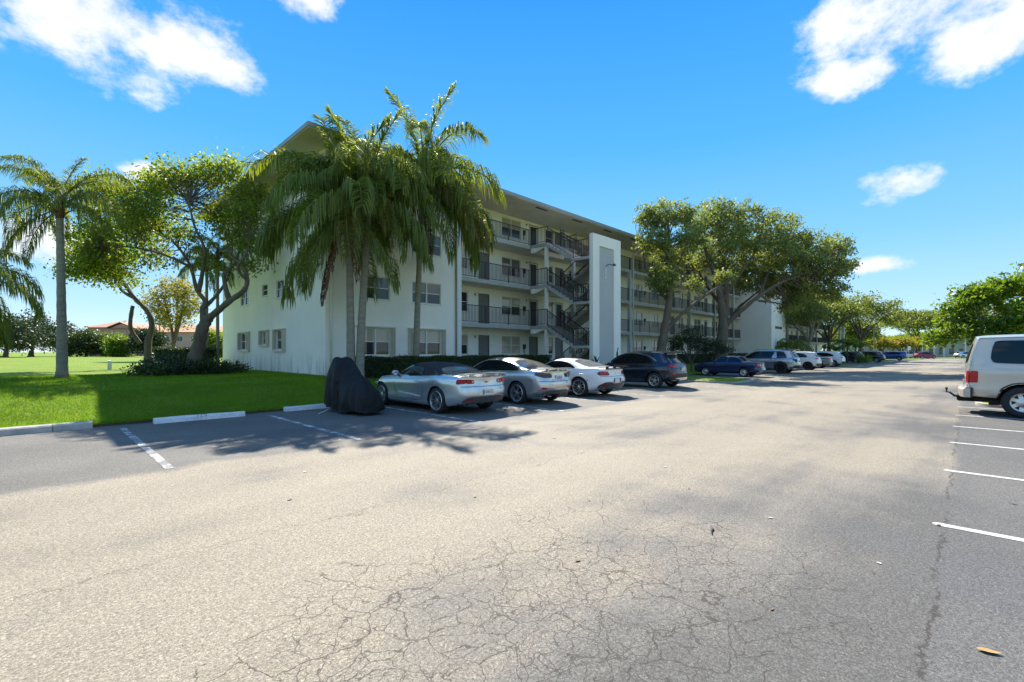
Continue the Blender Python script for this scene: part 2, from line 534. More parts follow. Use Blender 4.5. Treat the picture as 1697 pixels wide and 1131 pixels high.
def mat_asphalt():
    """Old asphalt: bleached sandy aisle, darker sealed bays, alligator cracks and long seams."""
    m, t, out = new_mat('old asphalt')
    pos = t.n('ShaderNodeTexCoord').outputs['Object']
    s = t.n('ShaderNodeSeparateXYZ')
    t.link(pos, s.inputs[0])
    X, Y = s.outputs[0], s.outputs[1]
    big = t.noise(pos, 0.17, 4, 0.55, 0.4)
    med = t.noise(pos, 0.75, 5, 0.6)
    fine = t.noise(pos, 55, 5, 0.9)
    grit = t.noise(pos, 140, 3, 0.8)
    # lengthwise streaks where cars roll
    mpn = t.n('ShaderNodeMapping', i_Scale=(0.10, 0.8, 1))
    t.link(pos, mpn.inputs[0])
    lane = t.noise(mpn.outputs[0], 1.0, 4, 0.55)
    tone = t.math('ADD', t.math('MULTIPLY', big, 0.55), t.math('ADD', t.math('MULTIPLY', lane, 0.3), t.math('MULTIPLY', med, 0.15)))
    # worn sandy middle of the aisle; greyer towards the bays on the right
    prof = t.math('ADD', t.math('ADD', t.math('MULTIPLY', t.math('SUBTRACT', tone, 0.5), 1.5), 0.44), t.math('MULTIPLY', t.smooth(Y, -0.4, 3.0), 0.16))
    c = t.ramp(prof, [(0.40, (0.112, 0.106, 0.096)), (0.47, (0.174, 0.158, 0.134)), (0.56, (0.268, 0.230, 0.172)), (0.72, (0.315, 0.270, 0.198))])
    wob = t.math('MULTIPLY', t.math('SUBTRACT', t.noise(pos, 0.9, 4), 0.5), 1.1)
    left = t.smooth(t.math('ADD', Y, wob), 7.75, 8.15)
    lc = t.ramp(t.noise(pos, 0.5, 5), [(0.3, (0.118, 0.112, 0.100)), (0.7, (0.185, 0.172, 0.150))])
    fade = t.smooth(X, 26, 10)
    c = t.mix(t.math('MULTIPLY', left, t.math('ADD', 0.35, t.math('MULTIPLY', fade, 0.6))), c, lc)
    right = t.smooth(t.math('ADD', Y, t.math('MULTIPLY', wob, 0.15)), 0.22, 0.08)
    rc = t.ramp(t.noise(pos, 0.45, 5), [(0.3, (0.095, 0.092, 0.088)), (0.7, (0.140, 0.134, 0.124))])
    c = t.mix(t.math('MULTIPLY', right, 0.85), c, rc)
    # stains
    st = t.smooth(t.noise(pos, 0.33, 6, 0.62, 0.5), 0.54, 0.70)
    c = t.mix(t.math('MULTIPLY', st, 0.55), c, (0.11, 0.11, 0.112, 1))
    rust = t.smooth(t.noise(pos, 1.1, 5, 0.6), 0.68, 0.78)
    c = t.mix(t.math('MULTIPLY', rust, 0.25), c, (0.27, 0.19, 0.10, 1))
    # aggregate
    c = t.mix(1.0, c, t.ramp(fine, [(0.38, 0.45), (0.48, 0.95), (0.54, 1.05), (0.63, 1.6)]), 'MULTIPLY')
    for (vs_, lo_, hi_) in ((150, 0.70, 1.32), (58, 0.80, 1.2)):
        vo = t.n('ShaderNodeTexVoronoi', feature='F1', i_Scale=vs_)
        t.link(pos, vo.inputs['Vector'])
        sx = t.n('ShaderNodeSeparateXYZ')
        t.link(vo.outputs['Color'], sx.inputs[0])
        c = t.mix(1.0, c, t.ramp(sx.outputs[0], [(0.0, lo_), (0.55, 0.97), (0.85, 1.06), (1.0, hi_)]), 'MULTIPLY')
    # oil drips where engines stand in the bays
    oil = t.n('ShaderNodeTexVoronoi', feature='F1', i_Scale=0.42)
    t.link(pos, oil.inputs['Vector'])
    od = t.smooth(t.math('ADD', oil.outputs['Distance'], t.math('MULTIPLY', t.noise(pos, 7, 5), 0.25)), 0.30, 0.16)
    bays = t.math('MAXIMUM', t.smooth(Y, 8.3, 9.0), t.smooth(Y, -0.6, -1.2))
    c = t.mix(t.math('MULTIPLY', t.math('MULTIPLY', od, bays), 0.6), c, (0.045, 0.043, 0.042, 1))
    c = t.mix(1.0, c, t.ramp(grit, [(0.35, 0.62), (0.65, 1.38)]), 'MULTIPLY')
    # cracks
    wv = t.n('ShaderNodeVectorMath', operation='ADD')
    t.link(pos, wv.inputs[0])
    nz = t.n('ShaderNodeTexNoise', i_Scale=2.6, i_Detail=4.0, i_Roughness=0.6)
    t.link(pos, nz.inputs['Vector'])
    sc_ = t.n('ShaderNodeVectorMath', operation='SCALE')
    t.link(nz.outputs['Color'], sc_.inputs[0])
    sc_.inputs['Scale'].default_value = 0.24
    t.link(sc_.outputs[0], wv.inputs[1])
    crack = None
    for scale, wid, lo, hi in ((2.2, 0.0095, 0.50, 0.55), (4.6, 0.016, 0.56, 0.61), (9.5, 0.022, 0.63, 0.70)):
        vo = t.n('ShaderNodeTexVoronoi', feature='DISTANCE_TO_EDGE', i_Scale=scale)
        t.link(wv.outputs[0], vo.inputs['Vector'])
        line = t.smooth(vo.outputs['Distance'], wid, wid * 0.5)
        # the crazed patch lies in the near middle of the aisle
        dx = t.math('DIVIDE', t.math('SUBTRACT', X, 2.2), 2.9)
        dy = t.math('DIVIDE', t.math('SUBTRACT', Y, 1.8), 1.6)
        patch = t.math('SUBTRACT', 1.0, t.math('ADD', t.math('MULTIPLY', dx, dx), t.math('MULTIPLY', dy, dy)))
        patch = t.math('MAXIMUM', patch, -1.0)
        where = t.smooth(t.math('ADD', t.noise(pos, 0.55 + scale * 0.1, 4), t.math('MULTIPLY', patch, 0.22)), lo, hi)
        one = t.math('MULTIPLY', line, where)
        crack = one if crack is None else t.math('MAXIMUM', crack, one)
    for (y0, amp, sc2, w) in ((0.16, 0.16, 1.3, 0.015), (4.55, 0.55, 0.5, 0.010)):
        off = t.math('MULTIPLY', t.math('SUBTRACT', t.noise(pos, sc2 * 2.2, 7, 0.72), 0.5), amp * 2)
        dd = t.math('ABSOLUTE', t.math('SUBTRACT', t.math('ADD', Y, off), y0))
        brk = t.smooth(t.noise(pos, 2.2, 3), 0.40, 0.5)
        crack = t.math('MAXIMUM', crack, t.math('MULTIPLY', t.smooth(dd, w, w * 0.3), brk))
    c = t.mix(t.math('MULTIPLY', crack, 0.70), c, (0.030, 0.023, 0.017, 1))
    b = t.n('ShaderNodeBsdfPrincipled', i_Base_Color=c, i_Roughness=0.82)
    b.inputs['Specular IOR Level'].default_value = 0.3
    bn = t.n('ShaderNodeBump', i_Strength=0.18, i_Distance=0.008)
    hgt = t.math('SUBTRACT', t.math('ADD', t.math('MULTIPLY', fine, 0.8), t.math('MULTIPLY', grit, 0.3)), t.math('MULTIPLY', crack, 1.3))
    t.set(bn.inputs['Height'], hgt)
    t.link(bn.outputs[0], b.inputs['Normal'])
    t.link(b.outputs[0], out.inputs[0])
    return m


M_ASPH = mat_asphalt()


def mat_line():
    m, t, out = new_mat('worn line paint')
    pos = t.n('ShaderNodeTexCoord').outputs['Object']
    w = t.noise(pos, 3.0, 6, 0.7)
    g = t.noise(pos, 60, 3, 0.6)
    f = t.smooth(t.math('ADD', w, t.math('MULTIPLY', g, 0.4)), 0.66, 0.82)
    c = t.mix(f, (0.16, 0.155, 0.15, 1), (0.66, 0.64, 0.60, 1))
    b = t.n('ShaderNodeBsdfPrincipled', i_Base_Color=c, i_Roughness=0.75)
    t.link(b.outputs[0], out.inputs[0])
    return m


M_LINE = mat_line()
M_LINEF = pbr('fresh line paint', (0.58, 0.56, 0.52), 0.7, var=0.45, scale=9)

# vehicles
P_SILVER = paint('silver paint', (0.60, 0.63, 0.64), 0.7, 0.27)
P_SILVERW = paint('warm silver paint', (0.60, 0.59, 0.57), 0.7, 0.27)
P_WHITE = paint('white paint', (0.78, 0.78, 0.77), 0.0, 0.4)
P_NAVY = paint('navy paint', (0.006, 0.009, 0.026), 0.35, 0.3)
P_BLUE = paint('blue paint', (0.007, 0.016, 0.075), 0.3, 0.3)
P_BLUEB = paint('bright blue paint', (0.016, 0.07, 0.26), 0.3, 0.3)
P_GREY = paint('grey blue paint', (0.10, 0.135, 0.165), 0.6, 0.3)
P_DARK = paint('charcoal paint', (0.035, 0.035, 0.038), 0.5, 0.3)
P_RED = paint('red paint', (0.22, 0.014, 0.024), 0.3, 0.3)
P_PEWTER = paint('pewter paint', (0.34, 0.355, 0.38), 0.8, 0.25)
P_VAN = paint('champagne paint', (0.58, 0.53, 0.46), 0.35, 0.34)
M_GLASS = glassy('car glass', (0.010, 0.011, 0.012), 0.01, coat=0.75)
M_GLASSL = glassy('sunlit rear glass', (0.16, 0.15, 0.13), 0.05)  # paler copy of the car glass, sunlight put into its colour
M_TYRE = pbr('tyre rubber', (0.022, 0.021, 0.021), 0.8, var=0.2)
M_RIM = pbr('alloy rim', (0.62, 0.62, 0.61), 0.28, metal=0.85, var=0.08)
M_RIMD = pbr('dark alloy rim', (0.03, 0.03, 0.032), 0.35, metal=0.5)
M_WELL = pbr('wheel well lining', (0.010, 0.010, 0.010), 0.9)
M_TRIM = pbr('grained trim', (0.028, 0.028, 0.030), 0.6, var=0.15)
M_CLAD = pbr('grey valance', (0.075, 0.075, 0.077), 0.5, var=0.1)
M_CHROME = pbr('chrome', (0.70, 0.69, 0.67), 0.16, metal=1.0, var=0.04)
M_SOFT = pbr('soft top canvas', (0.018, 0.017, 0.017), 0.85, var=0.2, bump=0.2)
M_TAIL = glassy('red lamp lens', (0.42, 0.004, 0.012), 0.02)
M_TAILD = glassy('smoked lamp lens', (0.055, 0.016, 0.018), 0.02)
M_TAILW = glassy('clear lamp lens', (0.55, 0.53, 0.52), 0.03)
M_PLATE = pbr('number plate', (0.66, 0.66, 0.60), 0.4)
M_PLATEG = pbr('plate lettering', (0.05, 0.12, 0.06), 0.5)
M_ORANGE = pbr('orange emblem', (0.62, 0.20, 0.03), 0.5)
M_GOLDB = pbr('gold emblem', (0.55, 0.36, 0.08), 0.3, metal=0.7)
M_RUST = pbr('worn chrome bumper', (0.52, 0.46, 0.40), 0.38, metal=0.6, var=0.3, scale=9)


def mat_cover():
    m, t, out = new_mat('black cover cloth')
    pos = t.n('ShaderNodeTexCoord').outputs['Object']
    b = t.n('ShaderNodeBsdfPrincipled', i_Base_Color=(0.011, 0.0115, 0.012, 1), i_Roughness=0.55)
    b.inputs['Specular IOR Level'].default_value = 0.22
    mpn = t.n('ShaderNodeMapping', i_Scale=(1, 1, 0.35))
    t.link(pos, mpn.inputs[0])
    bn = t.n('ShaderNodeBump', i_Strength=1.0, i_Distance=0.10)
    t.set(bn.inputs['Height'], t.noise(mpn.outputs[0], 5, 4, 0.5, 1.0))
    t.link(bn.outputs[0], b.inputs['Normal'])
    t.link(b.outputs[0], out.inputs[0])
    return m


M_COVER = mat_cover()
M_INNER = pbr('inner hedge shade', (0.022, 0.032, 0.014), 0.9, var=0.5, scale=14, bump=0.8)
# ------------------------------------------------------------------ ground
V_EDGE = 13.70                      # where the bays on the building side meet the lawn


def lawn_z(x, y):
    t = np.clip((np.asarray(y, float) - V_EDGE) / 6.0, 0, 1)
    t = t * t * (3 - 2 * t)
    return 0.06 + 0.49 * t + 0.03 * np.sin(np.asarray(x) * 0.7) * np.sin(np.asarray(y) * 0.55) * t


def sheet(name, x0, x1, y0, y1, z, m, kind='structure'):
    o = MB().add([(x0, y0, z), (x1, y0, z), (x1, y1, z), (x0, y1, z)], [(0, 1, 2, 3)]).build(name, m)
    return tag(o, kind=kind)


sheet('ground', -900, 1400, -900, 1400, -0.06, M_TURF)
sheet('road', -60, 172, -5.4, V_EDGE + 0.05, 0.0, M_ASPH)
sheet('road', 100, 172, -70, -5.4, 0.0, M_ASPH)

ys = np.concatenate([np.linspace(V_EDGE, 21, 26), np.linspace(22.5, 60, 24), np.linspace(66, 700, 14)])
xs = np.concatenate([np.linspace(-260, -22, 12), np.linspace(-20, 66, 60), np.linspace(72, 420, 14)])
XX, YY = np.meshgrid(xs, ys)
ZZ = lawn_z(XX, YY)
V = np.stack([XX, YY, ZZ], -1).reshape(-1, 3)
nx = len(xs)
ii, jj = np.meshgrid(np.arange(nx - 1), np.arange(len(ys) - 1))
b0 = (jj * nx + ii).ravel()
Fq = np.stack([b0, b0 + 1, b0 + nx + 1, b0 + nx], -1)
tag(link('lawn', mesh_np('lawn', V, Fq, M_TURF, True)), kind='structure')
skirt = MB()
skirt.add([(-60, V_EDGE, -0.05), (172, V_EDGE, -0.05), (172, V_EDGE, 0.07), (-60, V_EDGE, 0.07)], [(0, 1, 2, 3)])
tag(skirt.build('lawn_edge', M_BARKD), kind='structure')


def island(x0, x1, y0, y1, kerbed=True):
    mb = MB()
    n = 10
    for (inset, z) in ((0.0, -0.02), (0.0, 0.09), (0.16, 0.12)):
        pass
    def ring(ins, z):
        pts = []
        rr = 0.7
        for (cx, cy, a0) in ((x1 - rr, y1 - rr, 0), (x0 + rr, y1 - rr, 90), (x0 + rr, y0 + rr, 180), (x1 - rr, y0 + rr, 270)):
            for k in range(n + 1):
                a = R(a0 + 90 * k / n)
                pts.append((cx + (rr - ins) * math.cos(a), cy + (rr - ins) * math.sin(a), z))
        return pts
    a, b, c, d = ring(0, -0.02), ring(0, 0.08), ring(0.14, 0.085), ring(0.3, 0.13)
    m = len(a)
    mb.add(a + b + c + d, [(i + k * m, (i + 1) % m + k * m, (i + 1) % m + (k + 1) * m, i + (k + 1) * m) for k in range(3) for i in range(m)]
           + [tuple(3 * m + i for i in range(m))])
    mb.m = [0] * m + [0] * m + [1] * m + [1]
    return tag(mb.build('grass_island', [M_CONC, M_TURF]), kind='structure')


island(25.0, 28.4, 8.5, V_EDGE + 0.3)
island(62.5, 67.0, 8.6, V_EDGE + 0.3)
island(92.8, 108.0, 8.9, V_EDGE + 0.3)
island(19.75, 22.3, -5.6, -0.15)
island(46.0, 58.0, -9.5, -1.2)
island(118.0, 136.0, 7.0, 20.0)
island(150.0, 171.0, -3.0, 12.0)
sheet('lawn', -60, 100, -90, -5.4, 0.05, M_TURF)

# painted stall lines: worn on the building side, fresher on the right-hand side
for x in (-1.65, 1.35, 4.28, 7.32, 10.3, 13.3, 16.3, 19.3, 22.3, 31.0, 34.6, 37.6, 43.0, 46.5, 52.0, 56.8, 60.5, 71, 74, 77, 80, 83):
    tag(MB().box(x - 0.055, x + 0.055, 8.12 + 0.1 * math.sin(x * 3), 13.0, 0.0, 0.004).build('stall_line', M_LINE), kind='structure')
for x in (6.04, 8.86, 11.65, 14.2, 16.75, 19.3, 24.8, 27.6, 30.4, 33.2, 36, 38.8):
    mb = MB()
    mb.poly([(x - 0.05, -5.0, 0.004), (x + 0.05, -5.0, 0.004)] + [(x + 0.05 * math.cos(a), 0.20 + 0.05 * math.sin(a), 0.004) for a in np.linspace(0, math.pi, 9)])
    tag(mb.build('stall_line', M_LINEF), kind='structure')

# concrete kerb on the far left, in cast lengths
kerb = empty('kerb', (0, 0, 0))
kerb['kind'] = 'structure'
xk = 0.90
for ln in (0.62, 2.9, 3.0, 3.0, 3.0, 3.0):
    mb = MB()
    x0, x1 = xk - ln + 0.012, xk
    prof = [(13.48, 0.0), (13.50, 0.11), (13.53, 0.135), (13.72, 0.14), (13.74, 0.0)]
    vs = [(x0, y, z) for y, z in prof] + [(x1, y, z) for y, z in prof]
    k = len(prof)
    mb.add(vs, [(i, i + 1, i + 1 + k, i + k) for i in range(k - 1)] + [tuple(range(k)), tuple(range(2 * k - 1, k - 1, -1))])
    mb.build('kerb_stone', M_CONC, kerb)
    xk -= ln


def wheel_stop(loc, rz, length, label, text=None):
    prof = [(-0.10, 0.0), (-0.085, 0.095), (-0.06, 0.125), (0.06, 0.125), (0.085, 0.095), (0.10, 0.0)]
    mb = MB()
    k = len(prof)
    n = 9
    rr = random.Random(length)
    vs = []
    for i in range(n):
        x = -length / 2 + length * i / (n - 1)
        for (y, z) in prof:
            vs.append((x, y + rr.uniform(-.006, .006), z + (rr.uniform(-.008, .003) if z > 0 else 0)))
    fs = [(i * k + j, i * k + j + 1, (i + 1) * k + j + 1, (i + 1) * k + j) for i in range(n - 1) for j in range(k - 1)]
    fs += [tuple(range(k - 1, -1, -1)), tuple((n - 1) * k + j for j in range(k))]
    mb.add(vs, fs)
    o = mb.build('wheel_stop', M_STOP)
    o.location = loc
    o.rotation_euler = (0, 0, rz)
    tag(o, label, 'wheel stop', 'concrete wheel stops at the lawn edge')
    if text:
        t = link('stencil_number', text_mesh(text, 0.115, M_NUM, 0.001), o, (0.0, -0.0725, 0.113), (R(52), 0, 0))
    return o


wheel_stop((2.86, 13.33, 0.0), R(-1.5), 1.86, 'white concrete wheel stop with a stencilled bay number', 'J 2 0')
wheel_stop((5.75, 13.50, 0.0), R(0.5), 1.80, 'white concrete wheel stop behind the covered motorcycle')
# ------------------------------------------------------------------ apartment building
FL = [0.67, 3.35, 6.02, 8.72]
SOFF = 10.94
V_F, V_B = 20.95, 22.50            # balcony edge and the wall behind the walkway
WIN_CACHE = {}


def wall(name, a0, a1, z0, z1, holes, m, parent, loc, rz, depth=0.12):
    """Vertical wall in its own plane (local X along, outside is -Y) with window and door openings."""
    mb = MB()
    As = sorted({a0, a1, *[h[0] for h in holes], *[h[1] for h in holes]})
    Zs = sorted({z0, z1, *[h[2] for h in holes], *[h[3] for h in holes]})
    for i in range(len(As) - 1):
        j = 0
        while j < len(Zs) - 1:
            ca = (As[i] + As[i + 1]) / 2
            def inside(jj):
                cz = (Zs[jj] + Zs[jj + 1]) / 2
                return any(h[0] < ca < h[1] and h[2] < cz < h[3] for h in holes)
            if inside(j):
                j += 1
                continue
            k = j
            while k < len(Zs) - 1 and not inside(k): k += 1
            mb.add([(As[i], 0, Zs[j]), (As[i + 1], 0, Zs[j]), (As[i + 1], 0, Zs[k]), (As[i], 0, Zs[k])], [(0, 1, 2, 3)])
            j = k
    for (p, q, r, s) in holes:
        d = depth
        for quad in ([(p, 0, r), (p, d, r), (q, d, r), (q, 0, r)], [(p, 0, s), (q, 0, s), (q, d, s), (p, d, s)],
                     [(p, 0, r), (p, 0, s), (p, d, s), (p, d, r)], [(q, 0, r), (q, d, r), (q, d, s), (q, 0, s)],
                     [(p, d, r), (p, d, s), (q, d, s), (q, d, r)]):
            mb.add(quad, [(0, 1, 2, 3)])
    o = mb.build(name, m, parent)
    o.location = loc
    o.rotation_euler = (0, 0, rz)
    return o


def window(parent, loc, rz, w, h, lights=2, style=0, sill=True, shutters=None):
    """Sash window set 70 mm into its opening: frame, meeting rail, upper and lower panes, sill, folded shutters."""
    key = (round(w, 2), round(h, 2), lights)
    if key not in WIN_CACHE:
        fr = MB()
        t, y0, y1 = 0.05, 0.045, 0.10
        fr.box(0, t, y0, y1, 0, h).box(w - t, w, y0, y1, 0, h).box(t, w - t, y0, y1, 0, t).box(t, w - t, y0, y1, h - t, h)
        pan = []
        for i in range(lights):
            p, q = t + (w - 2 * t) * i / lights, t + (w - 2 * t) * (i + 1) / lights
            if i: fr.box(p - 0.045, p + 0.045, y0 - 0.008, y1, t, h - t)
            fr.box(p, q, y0 + 0.01, y1, h * 0.5 - 0.022, h * 0.5 + 0.022)
            pan.append((p, q))
        fm = fr.mesh('window', M_FRAME)
        panes = []
        for (p, q) in pan:
            for (r, s) in ((t, h * 0.5 - 0.022), (h * 0.5 + 0.022, h - t)):
                panes.append(MB().box(p, q, 0.082, 0.095, r, s))
        sl = MB().box(-0.05, w + 0.05, -0.05, 0.045, -0.05, -0.002).mesh('sill', M_WHITE)
        WIN_CACHE[key] = (fm, panes, sl, {})
    fm, panes, sl, pc = WIN_CACHE[key]
    o = link('window', fm, parent, loc, (0, 0, rz))
    sets = [(M_PANED, M_PANEB), (M_PANED, M_PANEM), (M_PANED, M_PANED), (M_PANEM, M_PANEB), (M_PANEB, M_PANEB)]
    lo, hi = sets[style % 5]
    for i, mb in enumerate(panes):
        mm = hi if i % 2 else lo
        k = (i, mm.name)
        if k not in pc: pc[k] = mb.mesh('pane', mm)
        link('pane', pc[k], o)
    if sill: link('sill', sl, o)
    if shutters:
        for side in shutters:
            s = MB()
            x = -0.24 if side == 'l' else w + 0.02
            for k in range(4):
                xx = x + 0.055 * k
                s.bar((xx, -0.02, h / 2), (xx + 0.05, -0.15, h / 2), h, 0.014, up=(1, 0, 0))
                s.bar((xx + 0.05, -0.15, h / 2), (xx + 0.055, -0.02, h / 2), h, 0.010, up=(1, 0, 0))
            s.box(x - 0.01, x + 0.24, -0.165, -0.012, h * 0.0 - 0.02, h * 0.0)
            s.build('shutter', M_SHUT, o)
        r = MB()
        r.box(-0.28, w + 0.28, -0.14, -0.003, h + 0.02, h + 0.075)
        r.box(-0.28, w + 0.28, -0.11, -0.003, -0.11, -0.055)
        r.build('shutter_track', M_SHUT, o)
    return o


DOOR_CACHE = {}


def door(parent, loc, rz, w=0.95, h=2.05, style=0):
    if 'frame' not in DOOR_CACHE:
        fr = MB().box(0, 0.05, -0.01, 0.10, 0, h).box(w - 0.05, w, -0.01, 0.10, 0, h).box(0.05, w - 0.05, -0.01, 0.10, h - 0.05, h)
        DOOR_CACHE['frame'] = fr.mesh('door', M_DOOR)
        lf = MB().box(0.05, w - 0.05, 0.05, 0.09, 0.0, h - 0.05)
        for (z0, z1) in ((0.25, 0.95), (1.08, 1.82)):
            for (x0, x1) in ((0.16, 0.44), (0.52, 0.80)):
                lf.box(x0, x1, 0.042, 0.05, z0, z1)
        DOOR_CACHE['leaf0'] = lf.mesh('door_leaf', M_DOOR)
        DOOR_CACHE['leaf1'] = lf.mesh('door_leaf', M_DOORB)
        sd = MB().box(0.05, 0.13, 0.0, 0.03, 0, h - 0.05).box(w - 0.13, w - 0.05, 0.0, 0.03, 0, h - 0.05)
        sd.box(0.13, w - 0.13, 0.0, 0.03, h - 0.13, h - 0.05).box(0.13, w - 0.13, 0.0, 0.03, 0, 0.14)
        DOOR_CACHE['sframe'] = sd.mesh('screen_frame', M_FRAME)
        DOOR_CACHE['screen'] = MB().box(0.13, w - 0.13, 0.012, 0.02, 0.14, h - 0.13).mesh('screen', M_SCREEN)
        kn = MB().lathe([(0.0, -0.07), (0.028, -0.065), (0.032, -0.045), (0.015, -0.03), (0.015, 0.0)], 10, axis='Y', c=(w - 0.12, 0.048, 1.0))
        DOOR_CACHE['knob'] = kn.mesh('door_knob', M_LAMP, True)
    o = link('door', DOOR_CACHE['frame'], parent, loc, (0, 0, rz))
    link('door_leaf', DOOR_CACHE['leaf1' if style == 1 else 'leaf0'], o)
    if style in (1, 2):
        link('screen_frame', DOOR_CACHE['sframe'], o)
        link('screen', DOOR_CACHE['screen'], o)
    else:
        link('door_knob', DOOR_CACHE['knob'], o)
    return o


def wall_light(parent, loc):
    if 'lamp' not in DOOR_CACHE:
        b = MB().lathe([(0.0, 0.0), (0.07, -0.005), (0.06, -0.04), (0.02, -0.06), (0.02, -0.12), (0.0, -0.12)], 10, axis='Y')
        g = MB().lathe([(0.0, -0.10), (0.07, -0.08), (0.09, -0.02), (0.07, 0.05), (0.0, 0.07)], 12, axis='Z', c=(0, -0.13, 0))
        DOOR_CACHE['lamp'] = b.mesh('wall_light', M_LAMP, True)
        DOOR_CACHE['globe'] = g.mesh('globe', M_BULB, True)
    o = link('wall_light', DOOR_CACHE['lamp'], parent, loc)
    link('globe', DOOR_CACHE['globe'], o)
    return o


def meter_box(parent, loc):
    if 'meter' not in DOOR_CACHE:
        DOOR_CACHE['meter'] = MB().box(-0.09, 0.09, -0.11, 0, -0.2, 0.14).box(-0.055, 0.055, -0.16, -0.11, -0.05, 0.12).box(-0.02, 0.02, -0.05, 0, -0.5, -0.2).mesh('mail_box', M_BLACK)
    return link('mail_box', DOOR_CACHE['meter'], parent, loc)


def railing(parent, a, b, posts=1.75, h=1.05, gap=0.115, first=True, last=True):
    """Straight or sloping metal railing from a to b (points at floor level)."""
    a, b = Vector(a), Vector(b)
    L = (b - a).length
    fr = MB()
    up = Vector((0, 0, 1))
    fr.bar(a + up * h, b + up * h, 0.05, 0.045)
    fr.bar(a + up * 0.09, b + up * 0.09, 0.03, 0.03)
    n = max(1, round(L / posts))
    for i in range(n + 1):
        if (i == 0 and not first) or (i == n and not last): continue
        p = a.lerp(b, i / n)
        fr.box(p.x - 0.024, p.x + 0.024, p.y - 0.024, p.y + 0.024, p.z - 0.05, p.z + h)
    o = fr.build('railing', M_RAIL, parent)
    bl = MB()
    m = max(2, int(L / gap))
    for i in range(1, m):
        p = a.lerp(b, i / m)
        bl.box(p.x - 0.011, p.x + 0.011, p.y - 0.011, p.y + 0.011, p.z + 0.10, p.z + h - 0.02)
    q = bl.build('balusters', M_RAIL, o)
    q['kind'] = 'stuff'
    return o


def front(parent, a0, a1, v, items, m=None, rnd=3):
    """The wall behind a walkway, four storeys of doors and windows, lights and letter boxes."""
    rr = random.Random(rnd)
    holes, todo = [], []
    for fi, z in enumerate(FL):
        for it in items:
            kind, p, q = it
            if kind == 'd':
                holes.append((p, p + 0.95, z, z + 2.05)); todo.append((kind, p, z, 0.95, 2.05, fi))
            else:
                holes.append((p, q, z + 0.80, z + 2.05)); todo.append((kind, p, z + 0.80, q - p, 1.25, fi))
    wall('wall', a0, a1, 0.45, SOFF, holes, m or M_WALLW, parent, (0, v, 0), 0)
    for (kind, p, z, w, h, fi) in todo:
        if kind == 'd':
            door(parent, (p, v, z), 0, style=rr.choice([0, 0, 1, 2]) if fi else 0)
            if rr.random() < 0.6: wall_light(parent, (p - 0.28, v, z + 1.95))
        else:
            window(parent, (p, v, z), 0, w, h, 2 if w > 1.2 else 1, rr.choice([0, 0, 1, 1, 2, 3, 4]) if fi else rr.choice([0, 4, 0]))
            if kind == 'W': meter_box(parent, (p + w + 0.32, v, z + 0.55))


def walkway(parent, x0, x1, columns, spouts, rails):
    for z in FL[1:]:
        MB().box(x0, x1, V_F, V_B - 0.002, z - 0.22, z).build('walkway_slab', M_SLAB, parent)
        MB().box(x0, x1, V_F + 0.03, V_B - 0.004, z - 0.24, z - 0.222).build('walkway_soffit', M_SOFFIT, parent)
        for (r0, r1) in rails: railing(parent, (r0, V_F + 0.06, z), (r1, V_F + 0.06, z))
    MB().box(x0, x1, V_F - 0.3, V_B - 0.002, 0.40, FL[0]).build('ground_slab', M_SLAB, parent)
    for x in columns:
        MB().box(x - 0.14, x + 0.14, V_F - 0.03, V_F + 0.22, 0.5, FL[3] - 0.245).build('column', M_WALLG, parent)
    for x in spouts:
        pts = [(x, 19.6, 10.88), (x, 19.75, 10.72), (x, 20.62, 10.15), (x, 20.84, 9.95), (x, 20.86, 9.7), (x, 20.86, 0.6)]
        MB().tube(pts, 0.06, 8).build('downspout', M_WHITE, parent, True)


def roof(parent, x0, x1, y0, y1):
    MB().box(x0 + 0.05, x1, y0 + 0.05, y1, SOFF, SOFF + 0.03).build('roof_soffit', M_SOFFIT, parent)
    r = MB()
    r.box(x0, x1, y0, y1, SOFF + 0.032, SOFF + 0.2)
    o = r.build('roof', M_FASCIA, parent)
    d = MB()
    cx, cy = (x0 + x1) / 2, (y0 + y1) / 2
    zz = SOFF + 0.21
    d.add([(x0, y0, zz), (x1, y0, zz), (x1, y1, zz), (x0, y1, zz), (x0 + 7, cy, zz + 1.0), (x1 - 7, cy, zz + 1.0)],
          [(0, 1, 5, 4), (1, 2, 5), (2, 3, 4, 5), (3, 0, 4)])
    d.build('roof_felt', M_ROOF, o)
    # vents let into the soffit
    v = MB()
    x = x0 + 3
    while x < x1 - 2:
        v.box(x, x + 1.1, y0 + 0.35, y0 + 0.55, SOFF - 0.008, SOFF - 0.002)
        x += 3.9
    v.build('soffit_vent', M_BLACK, o)


# --- first building: end block with windows, stair bay, long walkway wing
bldg = empty('apartment_building', (9.3, 20.95, 0.5), 0, 'four storey white apartment building with open walkways and an outside stair', 'building',
             'apartment buildings along the lot')
BP = empty  # alias kept short


def at_root(o, root):
    """Parts are written in world coordinates; hang them on the root without moving them."""
    o.matrix_parent_inverse = Matrix.Translation(-Vector(root.location))


# front of the end block
holes, wins = [], []
for fi, z in enumerate(FL):
    zz = z + 0.79 if fi == 0 else z + 0.88
    hh = 1.36 if fi == 0 else 1.15
    for (p, q) in ((11.05, 12.62), (13.95, 15.82)):
        holes.append((p, q, zz, zz + hh)); wins.append((p, q, zz, hh, fi))
wall('wall', 9.3, 17.1, 0.3, SOFF, holes, M_WALL, bldg, (0, V_F, 0), 0)
for (p, q, zz, hh, fi) in wins:
    window(bldg, (p, V_F, zz), 0, q - p, hh, 2, 0 if fi == 0 else 1, True, ('r',) if (fi == 0 and p < 13) else (('l', 'r') if fi == 0 else None))
